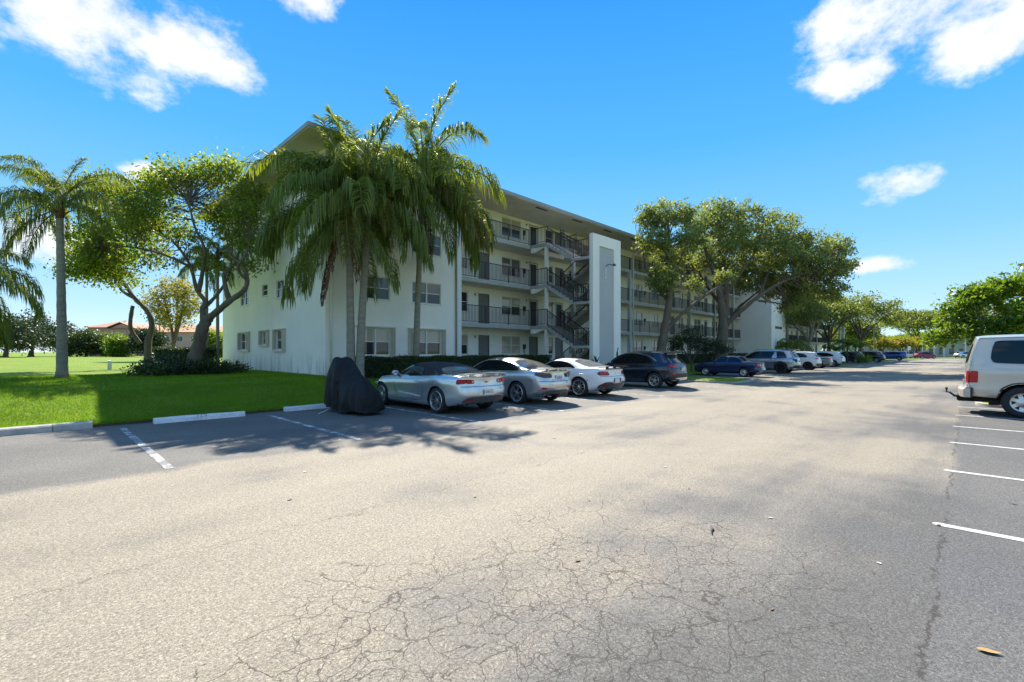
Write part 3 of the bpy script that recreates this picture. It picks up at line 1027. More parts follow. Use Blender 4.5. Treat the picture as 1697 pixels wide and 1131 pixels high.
# gable side, facing the lawn
holes, wins = [], []
for fi, z in enumerate(FL):
    for (p, q, lo, hi) in ((31.75, 33.35, 1.02, 2.06), (28.45, 29.35, 1.32, 2.06), (26.0, 27.1, 1.02, 2.06)):
        lo2, hi2 = (lo + 0.06, hi + 0.08) if fi == 0 else (lo + 0.18, hi + 0.1)
        holes.append((-q, -p, z + lo2, z + hi2)); wins.append((p, q, z + lo2, hi2 - lo2, fi))
wall('wall', -37.4, -20.95, 0.3, SOFF, holes, M_WALL, bldg, (9.3, 0, 0), R(-90))
for (p, q, zz, hh, fi) in wins:
    window(bldg, (9.3, q, zz), R(-90), q - p, hh, 2 if q - p > 1.5 else 1, 1 + (fi + int(p)) % 2, True, ('l', 'r') if fi == 0 else None)
# return of the end block towards the walkway, back and far walls
MB().add([(17.1, V_F, 0.3), (17.1, 38, 0.3), (17.1, 38, SOFF), (17.1, V_F, SOFF)], [(0, 1, 2, 3)]).build('wall', M_WALL, bldg)
MB().add([(9.3, 37.4, 0.3), (63.6, 37.4, 0.3), (63.6, 37.4, SOFF), (9.3, 37.4, SOFF)], [(3, 2, 1, 0)]).build('wall', M_WALL, bldg)
MB().box(16.93, 17.26, V_F - 0.05, V_F + 0.3, 0.4, SOFF).build('pilaster', M_WHITE, bldg)
MB().tube([(16.86, 19.6, 10.9), (16.86, 20.5, 10.4), (16.86, 20.87, 10.1), (16.86, 20.87, 0.6)], 0.05, 8).build('downspout', M_SLAB, bldg, True)
MB().tube([(9.55, 20.9, 10.9), (9.55, 20.9, 0.45)], 0.045, 8).build('downspout', M_WALL, bldg, True)

ITEMS = [('w', 18.1, 19.1), ('d', 19.97, 0), ('W', 22.08, 23.93), ('d', 24.8, 0), ('w', 26.62, 27.52), ('d', 27.75, 0), ('W', 29.5, 31.3), ('d', 32.3, 0),
         ('w', 34.1, 35.0), ('d', 36.1, 0), ('W', 39.2, 41.1), ('w', 43.0, 44.3), ('d', 46.9, 0), ('w', 48.9, 50.1), ('d', 51.0, 0),
         ('W', 53.0, 54.8), ('d', 55.8, 0), ('W', 58.2, 60.0), ('d', 61.2, 0)]
front(bldg, 17.1, 63.6, V_B, ITEMS, rnd=5)
walkway(bldg, 17.1, 63.6, (36.15, 48.3, 55.0, 61.0), (36.5, 48.2, 54.9, 60.85), ((17.28, 23.16), (26.5, 36.1), (36.2, 48.2), (48.4, 63.5)))
roof(bldg, 7.9, 63.7, 19.45, 38.8)

# --- dog-leg stair and its screen wall
SX0, SX1, SW = 23.2, 26.4, 1.38
V_J, V_L, V_T = 19.5, 17.4, 16.25
for z in FL[1:]:
    MB().box(SX0, SX1, V_J, V_F - 0.003, z - 0.21, z - 0.003).build('stair_landing', M_SLAB, bldg)
    zm = z - 1.34
    MB().box(SX0, SX1, V_T + 0.003, V_L, zm - 0.16, zm).build('stair_landing', M_SLAB, bldg)

    def flight(xa, xb, z_top, z_bot, v_top, v_bot, n=8):
        rise, run = (z_top - z_bot) / n, (v_bot - v_top) / (n - 1)
        poly, treads = [], MB()
        for i in range(n):
            poly += [(v_top + run * (i - (0 if i else 0)), z_top - rise * i), (v_top + run * i, z_top - rise * (i + 1))]
        poly = []
        for i in range(n - 1):
            poly.append((v_top + run * i, z_top - rise * (i + 1)))
            poly.append((v_top + run * (i + 1), z_top - rise * (i + 1)))
        poly.append((v_bot, z_bot - 0.14))
        poly.append((v_top + run * 0.9, z_top - rise - 0.30))
        poly.append((v_top, z_top - 0.2))
        k = len(poly)
        mb = MB()
        mb.add([(xa, y, q) for y, q in poly] + [(xb, y, q) for y, q in poly],
               [(i, (i + 1) % k, (i + 1) % k + k, i + k) for i in range(k)] + [tuple(range(k)), tuple(range(2 * k - 1, k - 1, -1))])
        return mb.build('stair_flight', M_SLAB, bldg)
    flight(SX0 + 0.002, SX0 + SW, z, zm, V_J - 0.002, V_L + 0.002)
    zlow = max(z - 2.68, 0.60)
    flight(SX1 - SW, SX1 - 0.002, zm, zlow, V_L + 0.002, V_J - 0.002)
    e = 0.05
    railing(bldg, (SX0 + e, V_F + 0.02, z), (SX0 + e, V_J, z), 1.6, first=False)
    railing(bldg, (SX0 + e, V_J - 0.05, z - 0.05), (SX0 + e, V_L, zm), 2.0, 0.98, first=False)
    railing(bldg, (SX0 + e, V_L - 0.05, zm), (SX0 + e, V_T + 0.05, zm), 1.2, first=False)
    railing(bldg, (SX0 + SW + e, V_J - 0.05, z - 0.05), (SX0 + SW + e, V_L, zm), 2.0, 0.95)
    railing(bldg, (SX1 - SW - e, V_J, zlow), (SX1 - SW - e, V_L, zm), 2.0, 0.95)
    railing(bldg, (SX1 - e, V_J, zlow), (SX1 - e, V_L, zm), 2.0, 0.95)
    railing(bldg, (SX1 - e, V_F + 0.02, z), (SX1 - e, V_J, z), 1.6, first=False)
    railing(bldg, (SX0 + SW + e, V_J, z), (SX1 - SW - e, V_J, z), 1.6)
    MB().box(SX0, SX1, V_F - 0.35, V_F - 0.06, z - 0.52, z - 0.213).build('stair_beam', M_WALL, bldg)
    br = MB()
    br.add([(SX0 + 0.05, V_J + 0.1, z - 0.215), (SX0 + 0.30, V_J + 0.1, z - 0.215), (SX0 + 0.30, V_F - 0.36, z - 0.52), (SX0 + 0.05, V_F - 0.36, z - 0.52),
            (SX0 + 0.05, V_F - 0.36, z - 0.215), (SX0 + 0.30, V_F - 0.36, z - 0.215)], [(0, 1, 2, 3), (3, 2, 5, 4), (0, 3, 4), (1, 5, 2)])
    br.build('stair_bracket', M_WALL, bldg)
for x in (SX0 + 0.16, SX1 - 0.16):
    MB().box(x - 0.1, x + 0.1, V_J + 0.05, V_J + 0.25, 0.4, FL[3] - 0.213).build('column', M_WALL, bldg)
# screen wall with a recessed grey panel carrying the letter
tw = MB()
tz = 8.74
tw.box(23.3, 23.98, 16.0, V_T, 0.25, tz).box(25.64, 26.4, 16.0, V_T, 0.25, tz).box(23.98, 25.64, 16.0, V_T, 8.06, tz)
o = tw.build('stair_screen_wall', M_WALL, bldg)
MB().box(23.981, 25.639, 16.07, V_T - 0.01, 0.25, 8.06).build('recessed_panel', M_WALLG, o)
j = link('letter', text_mesh('J', 0.72, M_WHITE, 0.03), bldg, (24.70, 16.03, 6.52), (R(90), 0, 0))
lp = MB()
lp.tube([(24.82, 16.07, 6.98), (24.82, 15.86, 7.03), (24.88, 15.66, 6.99)], 0.022, 8)
lp.lathe([(0.0, 0.06), (0.05, 0.05), (0.11, -0.02), (0.135, -0.07), (0.12, -0.07), (0.0, -0.03)], 14, axis='Z', c=(24.92, 15.56, 6.99))
lp.build('sign_lamp', M_LAMP, bldg, True, 40)
MB().box(25.90, 25.99, 15.94, 15.998, 1.35, 1.62).bar((25.95, 15.97, 1.62), (26.06, 15.97, 1.9), 0.03).bar((25.94, 15.97, 1.1), (25.94, 15.97, 1.35), 0.03).build('hose_bracket', M_BLACK, bldg)
for ch in list(bldg.children): at_root(ch, bldg)

# --- second building beyond: a projecting block, then the same walkways
bl2 = empty('apartment_building', (63.7, 17.4, 0.5), 0, 'farther white apartment block projecting behind the oak trees', 'building', 'apartment buildings along the lot')
MB().add([(63.72, 38, 0.3), (63.72, 17.4, 0.3), (63.72, 17.4, SOFF), (63.72, 38, SOFF)], [(0, 1, 2, 3)]).build('wall', M_WALL, bl2)
MB().add([(63.72, 17.4, 0.3), (69.9, 17.4, 0.3), (69.9, 17.4, SOFF), (63.72, 17.4, SOFF)], [(0, 1, 2, 3)]).build('wall', M_WALL, bl2)
MB().add([(69.9, 17.4, 0.3), (69.9, 23, 0.3), (69.9, 23, SOFF), (69.9, 17.4, SOFF)], [(0, 1, 2, 3)]).build('wall', M_WALL, bl2)
pl = MB()
for k, wdt in enumerate((0.3, 0.2, 0.34, 0.2, 0.3, 0.34, 0.2)):
    pl.box(65.3 + 0.44 * k, 65.3 + 0.44 * k + wdt, 17.36, 17.398, 4.55, 4.85)
pl.build('unit_number_plates', M_BLACK, bl2)
MB().box(67.2, 69.2, 17.30, 17.39, 1.25, 1.75).build('notice_board', M_BLACK, bl2)
front(bl2, 69.9, 118, V_B, [('w', 71, 72), ('d', 73.5, 0), ('W', 76, 78), ('d', 79.5, 0), ('w', 81.5, 82.6), ('d', 84, 0), ('W', 87, 89), ('d', 91, 0),
                            ('w', 94, 95), ('d', 97, 0), ('W', 100, 102), ('d', 104, 0), ('W', 108, 110), ('d', 112, 0)], rnd=9)
walkway(bl2, 69.9, 118, (78.5, 85, 92, 99, 106), (85.3, 99.3), ((70, 84.9), (85.1, 98.9), (99.1, 117.9)))
roof(bl2, 63.75, 119, 16.1, 38.8)
for ch in list(bl2.children): at_root(ch, bl2)
# ------------------------------------------------------------------ vehicles
# A car is written lengthwise: x = 0 at the rear bumper, x = L at the nose, y to its left, z up.
WHEELS = {}


def wheel_meshes(r, rw, width, spokes, twin, rim_m, style='alloy'):
    key = (r, rw, width, spokes, twin, rim_m.name, style)
    if key in WHEELS: return WHEELS[key]
    h = width / 2
    ty = MB()
    prof = [(rw - 0.005, -h + 0.02), (rw + 0.02, -h), (r - 0.05, -h - 0.004), (r - 0.015, -h + 0.018), (r, -h + 0.05)]
    for gx in (-0.045, 0.0, 0.045):
        prof += [(r, gx - 0.012), (r - 0.007, gx - 0.008), (r - 0.007, gx + 0.008), (r, gx + 0.012)]
    prof += [(r, h - 0.05), (r - 0.015, h - 0.018), (r - 0.05, h + 0.004), (rw + 0.02, h), (rw - 0.005, h - 0.02)]
    ty.lathe(prof, 36)
    tm = ty.mesh('tyre', M_TYRE, True, 50)
    rm = MB()
    # outside is +Y
    rm.lathe([(rw + 0.004, h - 0.012), (rw - 0.006, h - 0.002), (rw - 0.022, h - 0.008), (rw - 0.03, h - 0.05), (rw - 0.04, -h + 0.03), (rw, -h + 0.02)], 36, 0)
    face = h - 0.02
    rm.lathe([(0.0, face - 0.012), (0.03, face - 0.010), (0.055, face - 0.02), (0.065, face - 0.07), (0.0, face - 0.09)], 16, 0)
    rm.lathe([(0.0, face - 0.11), (rw - 0.05, face - 0.11), (rw - 0.05, face - 0.13), (0.0, face - 0.13)], 24, 1)
    if style == 'cover':      # pressed wheel cover with wedge cut-outs
        rm.lathe([(0.0, face + 0.005), (0.07, face + 0.004), (0.10, face - 0.012), (rw * 0.62, face - 0.016), (rw - 0.012, face - 0.004)], 32, 0)
        for i in range(spokes):
            a = 2 * math.pi * i / spokes
            pts = []
            for (rr, da) in ((rw * 0.50, -0.05), (rw * 0.86, -0.24), (rw * 0.86, 0.24), (rw * 0.50, 0.05)):
                pts.append((rr * math.cos(a + da), face + 0.001, rr * math.sin(a + da)))
            rm.add(pts, [(0, 1, 2, 3)], 1)
    else:
        for i in range(spokes):
            a = 2 * math.pi * i / spokes + 0.3
            for s in ((-1, 1) if twin else (0,)):
                a0, a1 = a + s * 0.18, a + s * (0.42 if twin == 2 else 0.24)
                w0, w1 = (0.017, 0.014) if twin else (0.036, 0.030)
                r0, r1 = 0.045, rw - 0.015
                vs = []
                for (rr, aa, w, dy) in ((r0, a0, w0, -0.015), ((r0 + r1) / 2, (a0 + a1) / 2, (w0 + w1) / 2, -0.018), (r1, a1, w1, -0.006)):
                    cx, cz = rr * math.cos(aa), rr * math.sin(aa)
                    tx, tz = -math.sin(aa), math.cos(aa)
                    for (k, yy) in ((-1, face + dy - 0.045), (-0.75, face + dy), (0.75, face + dy), (1, face + dy - 0.045)):
                        vs.append((cx + k * w * tx, yy, cz + k * w * tz))
                fs = [(q * 4 + k, q * 4 + k + 1, (q + 1) * 4 + k + 1, (q + 1) * 4 + k) for q in range(2) for k in range(3)]
                rm.add(vs, fs, 0)
    WHEELS[key] = (tm, rm.mesh('rim', [rim_m, M_WELL], True, 40))
    return WHEELS[key]


def chaikin(P, it=2):
    P = [np.array(p, float) for p in P]
    for k in range(it):
        Q = []
        c = 0.11 if k == 0 else 0.25
        for i in range(len(P)):
            a, b = P[i], P[(i + 1) % len(P)]
            Q += [a * (1 - c) + b * c, a * c + b * (1 - c)]
        P = Q
    return np.array(P)


class Car:
    def __init__(self, s):
        self.s = s
        self.L = s['L']
        self.top, self.belt = pchip(s['top']), pchip(s['belt'])
        self.wb, self.wm, self.zs = pchip(s['wb']), pchip(s['wm']), pchip(s['zs'])
        self.rear = pchip(s['rear'])            # inward lean of the tail by height
        self.front = pchip(s.get('front', [(0.2, 0.08), (0.5, 0.0), (0.75, 0.05), (1.0, 0.12)]))
        self.tum = s.get('tum', 0.36)
        self.prr, self.prf = s.get('plan', (0.20, 0.42))
        self.xb = s.get('xb', 1.1)

    def half(self, x):
        """Half section at x, from the middle of the roof down to the middle of the floor."""
        top, belt = float(self.top(x)), float(self.belt(x))
        wb, wm, zs = float(self.wb(x)), float(self.wm(x)), float(self.zs(x))
        belt = min(belt, top - 0.012)
        h = top - belt
        we = wb - self.tum * max(0, h - 0.05) - min(0.05, h * 0.4)
        cr = min(self.s.get('crown', 0.07), 0.6 * h)
        P = [(0, top), (0.35 * we, top - 0.10 * cr), (0.65 * we, top - 0.36 * cr), (0.86 * we, top - 0.68 * cr), (we, top - cr)]
        ze = top - cr
        for t in (0.12, 0.4, 0.7, 1.0):
            P.append((we + (wb - we) * (t ** 0.85), ze + (belt - ze) * t))
        d = belt - zs
        P += [(wb + 0.6 * (wm - wb), belt - 0.06 * d), (wm, belt - 0.17 * d), (wm - 0.004, belt - 0.32 * d), (wm - 0.022, belt - 0.52 * d),
              (wm - 0.018, belt - 0.70 * d), (wm - 0.014, belt - 0.84 * d), (wm - 0.04, belt - 0.94 * d), (wm - 0.09, zs), (0, zs)]
        return P

    def shift(self, x, y, z):
        """Lean and plan curve of tail and nose."""
        q = abs(y) / 0.95
        wr = max(0.0, 1 - x / self.xb) ** 1.6
        wf = max(0.0, 1 - (self.L - x) / self.xb) ** 1.6
        return x + wr * (float(self.rear(z)) + self.prr * q ** 2.6) - wf * (float(self.front(z)) + self.prf * q ** 2.4)

    def ywid(self, x, z):
        P = self.half(x)[4:17]
        zz = np.array([p[1] for p in P])[::-1]
        yy = np.array([p[0] for p in P])[::-1]
        return float(np.interp(z, zz, yy))

    # --- projections used by panels
    def side(self, sgn):
        def f(a, b):
            y = self.ywid(a, b)
            return np.array([self.shift(a, y, b), sgn * y, b])
        return f

    def tail(self):
        def f(a, b):
            return np.array([self.shift(0.0, a, b), a, b])
        return f

    def nose(self):
        def f(a, b):
            return np.array([self.shift(self.L, a, b), a, b])
        return f

    def deck(self):
        """Upper surface: a = x, b = share of the roof half width."""
        def f(a, b):
            P = self.half(a)[:5]
            we = P[4][0]
            yy = [p[0] for p in P]
            zz = [p[1] for p in P]
            z = float(np.interp(abs(b) * we, yy, zz))
            return np.array([self.shift(a, abs(b) * we, z), b * we, z])
        return f

    def panel(self, proj, pts, off=0.006, cols=12, rows=3, rnd=2, out=None, depth=0.014, ref=None):
        """Patch of the body surface inside the outline pts, standing proud of it by off."""
        P = chaikin(pts, rnd) if rnd else np.array(pts, float)
        a0, a1 = P[:, 0].min(), P[:, 0].max()
        eps = (a1 - a0) * 0.004
        A = a0 + eps + (a1 - a0 - 2 * eps) * (0.5 - 0.5 * np.cos(np.linspace(0, math.pi, cols + 1)))
        ctr = np.array([self.L / 2, 0, 0.6]) if ref is None else np.array(ref)
        vs, inner = [], []
        for a in A:
            bs = []
            for i in range(len(P)):
                p, q = P[i], P[(i + 1) % len(P)]
                if (p[0] - a) * (q[0] - a) <= 0 and p[0] != q[0]:
                    bs.append(p[1] + (q[1] - p[1]) * (a - p[0]) / (q[0] - p[0]))
            b0, b1 = min(bs), max(bs)
            for k in range(rows + 1):
                b = b0 + (b1 - b0) * k / rows
                c = proj(a, b)
                da = proj(a + 0.01, b) - proj(a - 0.01, b)
                db = proj(a, b + 0.01) - proj(a, b - 0.01)
                n = np.cross(da, db)
                ln = np.linalg.norm(n)
                n = n / ln if ln > 1e-9 else np.array([0, 0, 1.0])
                if out is not None:
                    if n.dot(np.array(out)) < 0: n = -n
                elif n.dot(c - ctr) < 0: n = -n
                vs.append(tuple(c + n * off))
                inner.append(tuple(c - n * depth))
        nr = rows + 1
        fs = [(i * nr + k, (i + 1) * nr + k, (i + 1) * nr + k + 1, i * nr + k + 1) for i in range(cols) for k in range(rows)]
        N = len(vs)
        rim = [i * nr for i in range(cols + 1)] + [cols * nr + k for k in range(1, nr)] + [i * nr + rows for i in range(cols - 1, -1, -1)] + [k for k in range(rows - 1, 0, -1)]
        fs += [(rim[i], rim[(i + 1) % len(rim)], rim[(i + 1) % len(rim)] + N, rim[i] + N) for i in range(len(rim))]
        return vs + inner, fs

    def strip(self, proj, line, w=0.009, off=0.0025, ref=None):
        """Thin dark seam following a polyline on the surface."""
        vs, fs = [], []
        pts = []
        for i in range(len(line) - 1):
            a, b = np.array(line[i], float), np.array(line[i + 1], float)
            k = max(2, int(np.linalg.norm(b - a) / 0.08))
            for j in range(k): pts.append(a + (b - a) * j / k)
        pts.append(np.array(line[-1], float))
        ctr = np.array([self.L / 2, 0, 0.6])
        for i, p in enumerate(pts):
            d = pts[min(i + 1, len(pts) - 1)] - pts[max(i - 1, 0)]
            d = d / (np.linalg.norm(d) + 1e-9)
            nrm = np.array([-d[1], d[0]]) * w / 2
            for s in (-1, 1):
                q = p + s * nrm
                c = proj(q[0], q[1])
                o = c - ctr
                o[0] *= 0.0 if abs(c[1]) > 0.55 else 1.0
                o = o / (np.linalg.norm(o) + 1e-9)
                vs.append(tuple(c + o * off))
        for i in range(len(pts) - 1): fs.append((2 * i, 2 * i + 1, 2 * i + 3, 2 * i + 2))
        return vs, fs

    def body_mesh(self, N=64):
        s = self.s
        xs = np.unique(np.concatenate([np.linspace(0, self.L, N), [0.02, 0.05, 0.10, self.L - 0.02, self.L - 0.05, self.L - 0.10]]))
        rows = []
        for i, x in enumerate(xs):
            P = self.half(float(x))
            e = min(x, self.L - x)
            k = 1 - 0.035 * max(0, 1 - e / 0.10) ** 2
            rows.append([(self.shift(float(x), y * k, z), y * k, z) for y, z in P])
        M = len(rows[0])
        mb = MB()
        roof_k = s.get('roof_split')
        for sg in (1, -1):
            vs = [(p[0], sg * p[1], p[2]) for r in rows for p in r]
            fs, ms = [], []
            for i in range(len(xs) - 1):
                for k in range(M - 1):
                    q = (i * M + k, i * M + k + 1, (i + 1) * M + k + 1, (i + 1) * M + k)
                    fs.append(q if sg > 0 else q[::-1])
                    xm = (xs[i] + xs[i + 1]) / 2
                    ms.append(1 if roof_k and k < 8 and roof_k[0] < xm < roof_k[1] else 0)
            b = mb.nv
            mb.add(vs, fs)
            mb.m[-len(ms):] = ms
            for (i, x) in ((0, 0.0), (len(xs) - 1, self.L)):
                al = [1, 0.8, 0.55, 0.28, 0]
                kk = 0.965
                vv = []
                for (y, z) in self.half(x):
                    for a in al:
                        vv.append((self.shift(x, y * a * kk, z), sg * y * a * kk, z))
                n = len(al)
                ff = []
                for k in range(M - 1):
                    for j in range(n - 1):
                        q = (k * n + j, k * n + j + 1, (k + 1) * n + j + 1, (k + 1) * n + j)
                        ff.append(q if (sg > 0) == (i != 0) else q[::-1])
                mb.add(vv, ff)
        me = mb.mesh('body', [s['paint'], s.get('roof_mat', s['paint']), M_WELL])
        bm = bmesh.new()
        bm.from_mesh(me)
        bmesh.ops.remove_doubles(bm, verts=bm.verts, dist=0.0015)
        bmesh.ops.dissolve_degenerate(bm, edges=bm.edges, dist=0.0005)
        bmesh.ops.recalc_face_normals(bm, faces=bm.faces)
        bm.to_mesh(me)
        bm.free()
        # wheel wells cut out of the body
        ob = bpy.data.objects.new('body_source', me)
        COL.objects.link(ob)
        cut = MB()
        r = s['r'] + s.get('arch', 0.055)
        for ax in s['axles']:
            for sg in (1, -1):
                y0, y1 = sorted((sg * 0.52, sg * 1.3))
                n = 28
                vs = [(ax + r * math.cos(2 * math.pi * k / n), y, s['r'] + r * math.sin(2 * math.pi * k / n)) for y in (y0, y1) for k in range(n)]
                cut.add(vs, [(k, (k + 1) % n, (k + 1) % n + n, k + n) for k in range(n)] + [tuple(range(n - 1, -1, -1)), tuple(range(n, 2 * n))], 2)
        cm = cut.mesh('well_cutter', [s['paint'], s['paint'], M_WELL])
        bm = bmesh.new(); bm.from_mesh(cm)
        bmesh.ops.recalc_face_normals(bm, faces=bm.faces)
        bm.to_mesh(cm); bm.free()
        co = bpy.data.objects.new('well_cutter', cm)
        COL.objects.link(co)
        md = ob.modifiers.new('wells', 'BOOLEAN')
        md.operation = 'DIFFERENCE'
        md.object = co
        md.solver = 'EXACT'
        md.material_mode = 'TRANSFER'
        dg = bpy.context.evaluated_depsgraph_get()
        out = bpy.data.meshes.new_from_object(ob.evaluated_get(dg))
        out.name = 'body'
        bpy.data.objects.remove(ob); bpy.data.objects.remove(co)
        out.polygons.foreach_set('use_smooth', [True] * len(out.polygons))
        out.set_sharp_from_angle(angle=R(38))
        return out


def mirror_pair(name, mats, parent, fn, smooth=True, angle=40):
    """Builds the same part on both sides; fn(mb, sgn)."""
    for sg in (1, -1):
        mb = MB()
        fn(mb, sg)
        mb.build(name, mats, parent, smooth, angle)


def build_car(s, loc, rz, name, label, group=None, cat='car'):
    c = Car(s)
    root = empty(name, loc, rz, label, cat, group)
    link('body', c.body_mesh(s.get('N', 88)), root)
    G = s.get('glass', M_GLASS)
    for key, nm, m in (('side_glass', 'side_window', G),):
        for poly in s.get(key, []):
            for sg in (1, -1):
                MB().add(*c.panel(c.side(sg), poly, 0.012, 18, 5, s.get('glass_round', 2), out=(0, sg, 0.3))).build(nm, m, root, True, 35)
    # bright or dark window surround slightly larger than the glass
    for poly in s.get('surround', []):
        for sg in (1, -1):
            MB().add(*c.panel(c.side(sg), poly, 0.007, 18, 5, 2, out=(0, sg, 0.3))).build('window_surround', s.get('surround_mat', M_TRIM), root, True, 35)
    for (nm, poly, m) in s.get('deck_panels', []):
        MB().add(*c.panel(c.deck(), poly, 0.010, 14, 12, 2, out=(0, 0, 1))).build(nm, m, root, True, 35)
    for (nm, poly, m, off) in s.get('tail_panels', []):
        for sg in ((1, -1) if nm in ('tail_lamp', 'reflector', 'exhaust_surround', 'lamp_bar', 'reversing_lamp') else (1,)):
            MB().add(*c.panel(c.tail(), [(sg * p, q) for p, q in poly], off, 14, 4, 2, out=(-1, 0, 0))).build(nm, m, root, True, 35)
    for (nm, poly, m, off) in s.get('nose_panels', []):
        for sg in ((1, -1) if nm == 'headlight' else (1,)):
            MB().add(*c.panel(c.nose(), [(sg * p, q) for p, q in poly], off, 10, 3, 2, out=(1, 0, 0))).build(nm, m, root, True, 35)
    for (nm, poly, m, off) in s.get('side_panels', []):
        for sg in (1, -1):
            MB().add(*c.panel(c.side(sg), poly, off, 16, 3, 1, out=(0, sg, 0))).build(nm, m, root, True, 35)
    if s.get('seams'):
        mb = MB()
        for ln in s['seams']:
            for sg in (1, -1): mb.add(*c.strip(c.side(sg), ln))
        for ln in s.get('tail_seams', []): mb.add(*c.strip(c.tail(), ln))
        mb.build('panel_gaps', M_WELL, root)
    for (x, z) in s.get('handles', []):
        def hd(mb, sg):
            y = c.ywid(x, z)
            mb.tube([(x - 0.11, sg * (y - 0.005), z), (x - 0.09, sg * (y + 0.028), z + 0.004), (x + 0.09, sg * (y + 0.028), z + 0.004), (x + 0.11, sg * (y - 0.005), z)], 0.014, 6)
        mirror_pair('door_handle', s.get('handle_mat', s['paint']), root, hd)
    if s.get('mirror'):
        mx, mz = s['mirror']

        def mr(mb, sg):
            y = c.ywid(mx, mz - 0.08)
            vs, fs = [], []
            nu, nv_ = 10, 8
            for i in range(nv_ + 1):
                ph = math.pi * i / nv_
                for k in range(nu):
                    th = 2 * math.pi * k / nu
                    xx = 0.085 * math.sin(ph) * math.cos(th)
                    if xx < -0.03: xx = -0.03
                    vs.append((mx + xx, sg * (y + 0.14 + 0.11 * math.cos(ph)), mz + 0.075 * math.sin(ph) * math.sin(th)))
            for i in range(nv_):
                for k in range(nu): fs.append((i * nu + k, i * nu + (k + 1) % nu, (i + 1) * nu + (k + 1) % nu, (i + 1) * nu + k))
            mb.add(vs, fs)
            mb.bar((mx, sg * (y - 0.02), mz - 0.09), (mx, sg * (y + 0.10), mz - 0.04), 0.06, 0.03, 1)
        mirror_pair('wing_mirror', [s.get('mirror_mat', s['paint']), M_TRIM], root, mr)
    tm, rm = wheel_meshes(*s['wheel'])
    tw = s['track'] / 2
    rr = random.Random(s['L'])
    for ax in s['axles']:
        for sg in (1, -1):
            w = empty('wheel', (ax, sg * tw, s['r']), 0, parent=root)
            w.rotation_euler = (0, rr.uniform(0, 6.28), 0 if sg > 0 else math.pi)
            link('tyre', tm, w)
            link('rim', rm, w)
    if s.get('plate'):
        px, pz, txt, tmat = s['plate']
        xx = c.shift(0, px, pz)
        p = MB().box(xx - 0.024, xx - 0.010, px - 0.155, px + 0.155, pz - 0.078, pz + 0.078).build('number_plate', M_PLATE, root)
        if txt:
            link('plate_text', text_mesh(txt, 0.095, tmat, 0.001), p, (xx - 0.0255, px, pz), (R(90), 0, R(-90)))
    for (nm, fn, mats) in s.get('extra', []):
        mb = MB()
        fn(mb, c)
        if mb.nv: mb.build(nm, mats, root, True, 40)
    return root, c


def badge(root, c, y, z, kind, m, size=0.05):
    x = c.shift(0, y, z) - 0.008
    mb = MB()
    if kind == 'bowtie':
        k = size
        pts = [(-2, -0.35), (-0.55, -0.35), (-0.45, -0.75), (0.55, -0.75), (0.45, -0.35), (2, -0.35), (2.1, 0.35), (0.55, 0.35), (0.45, 0.75), (-0.55, 0.75), (-0.45, 0.35), (-2.1, 0.35)]
        for q in ([(-2.0, -0.35), (2.0, -0.35), (2.15, 0.35), (-2.15, 0.35)], [(-0.6, -0.8), (0.6, -0.8), (0.6, 0.8), (-0.6, 0.8)]):
            mb.add([(x - 0.004, y - a * k, z + b * k) for a, b in q] + [(x + 0.02, y - a * k, z + b * k) for a, b in q],
                   [(0, 1, 2, 3), (0, 4, 5, 1), (1, 5, 6, 2), (2, 6, 7, 3), (3, 7, 4, 0)])
    else:
        mb.lathe([(0.0, -0.006), (size, -0.004), (size, 0.02)], 16, axis='X', c=(x, y, z))
    return mb.build('emblem', m, root)


def exhaust(y, z, r=0.045, x0=-0.01, ln=0.3):
    def fn(mb, c):
        for sg in (1, -1):
            mb.lathe([(r - 0.006, ln), (r - 0.006, 0.012), (r - 0.002, 0.0), (r, 0.006), (r, ln)], 14, axis='X', c=(c.shift(0, y, z) + x0, sg * y, z))
    return ('exhaust_pipe', fn, M_CHROME)


def antenna(x, kind='fin'):
    def fn(mb, c):
        z = float(c.top(x))
        if kind == 'fin':
            mb.add([(x - 0.09, 0.018, z - 0.004), (x + 0.10, 0.018, z - 0.004), (x + 0.10, -0.018, z - 0.004), (x - 0.09, -0.018, z - 0.004), (x - 0.08, 0, z + 0.062), (x - 0.04, 0, z + 0.06)],
                   [(0, 1, 5, 4), (1, 2, 5), (2, 3, 4, 5), (3, 0, 4)])
        else:
            mb.tube([(x, 0, z - 0.01), (x - 0.10, 0, z + 0.13)], [0.012, 0.006], 6)
    return ('aerial', fn, M_BLACK)


def spoiler(x0, x1, z, w, rise=0.02, legs=True, th=0.022, bow=0.10):
    """Blade spoiler standing on the boot lid."""
    def fn(mb, c):
        n = 14
        vs, fs = [], []
        for i in range(n + 1):
            y = -w + 2 * w * i / n
            b = bow * (abs(y) / w) ** 2.5
            dz = -0.035 * (abs(y) / w) ** 4
            for (x, zz) in ((x0, z + rise), (x0 + 0.004, z + rise - th), (x1, z - th), (x1, z)):
                vs.append((x + b, y, zz + dz))
        for i in range(n):
            for k in range(4): fs.append((i * 4 + k, i * 4 + (k + 1) % 4, (i + 1) * 4 + (k + 1) % 4, (i + 1) * 4 + k))
        fs += [(3, 2, 1, 0), tuple(n * 4 + k for k in range(4))]
        mb.add(vs, fs)
        if legs:
            for y in (-0.62 * w, 0.0, 0.62 * w):
                mb.box((x0 + x1) / 2 + 0.0, (x0 + x1) / 2 + 0.09, y - 0.03, y + 0.03, z - 0.10, z - th + 0.004)
    return fn


def rails(x0, x1, wfrac=0.93):
    def fn(mb, c):
        for sg in (1, -1):
            pts = []
            for k in range(9):
                x = x0 + (x1 - x0) * k / 8
                P = c.half(x)
                pts.append((x, sg * P[4][0] * wfrac, P[4][1] + 0.05 + (0.035 if 0 < k < 8 else 0.0)))
            mb.tube(pts, 0.016, 6)
    return ('roof_rail', fn, M_TRIM)


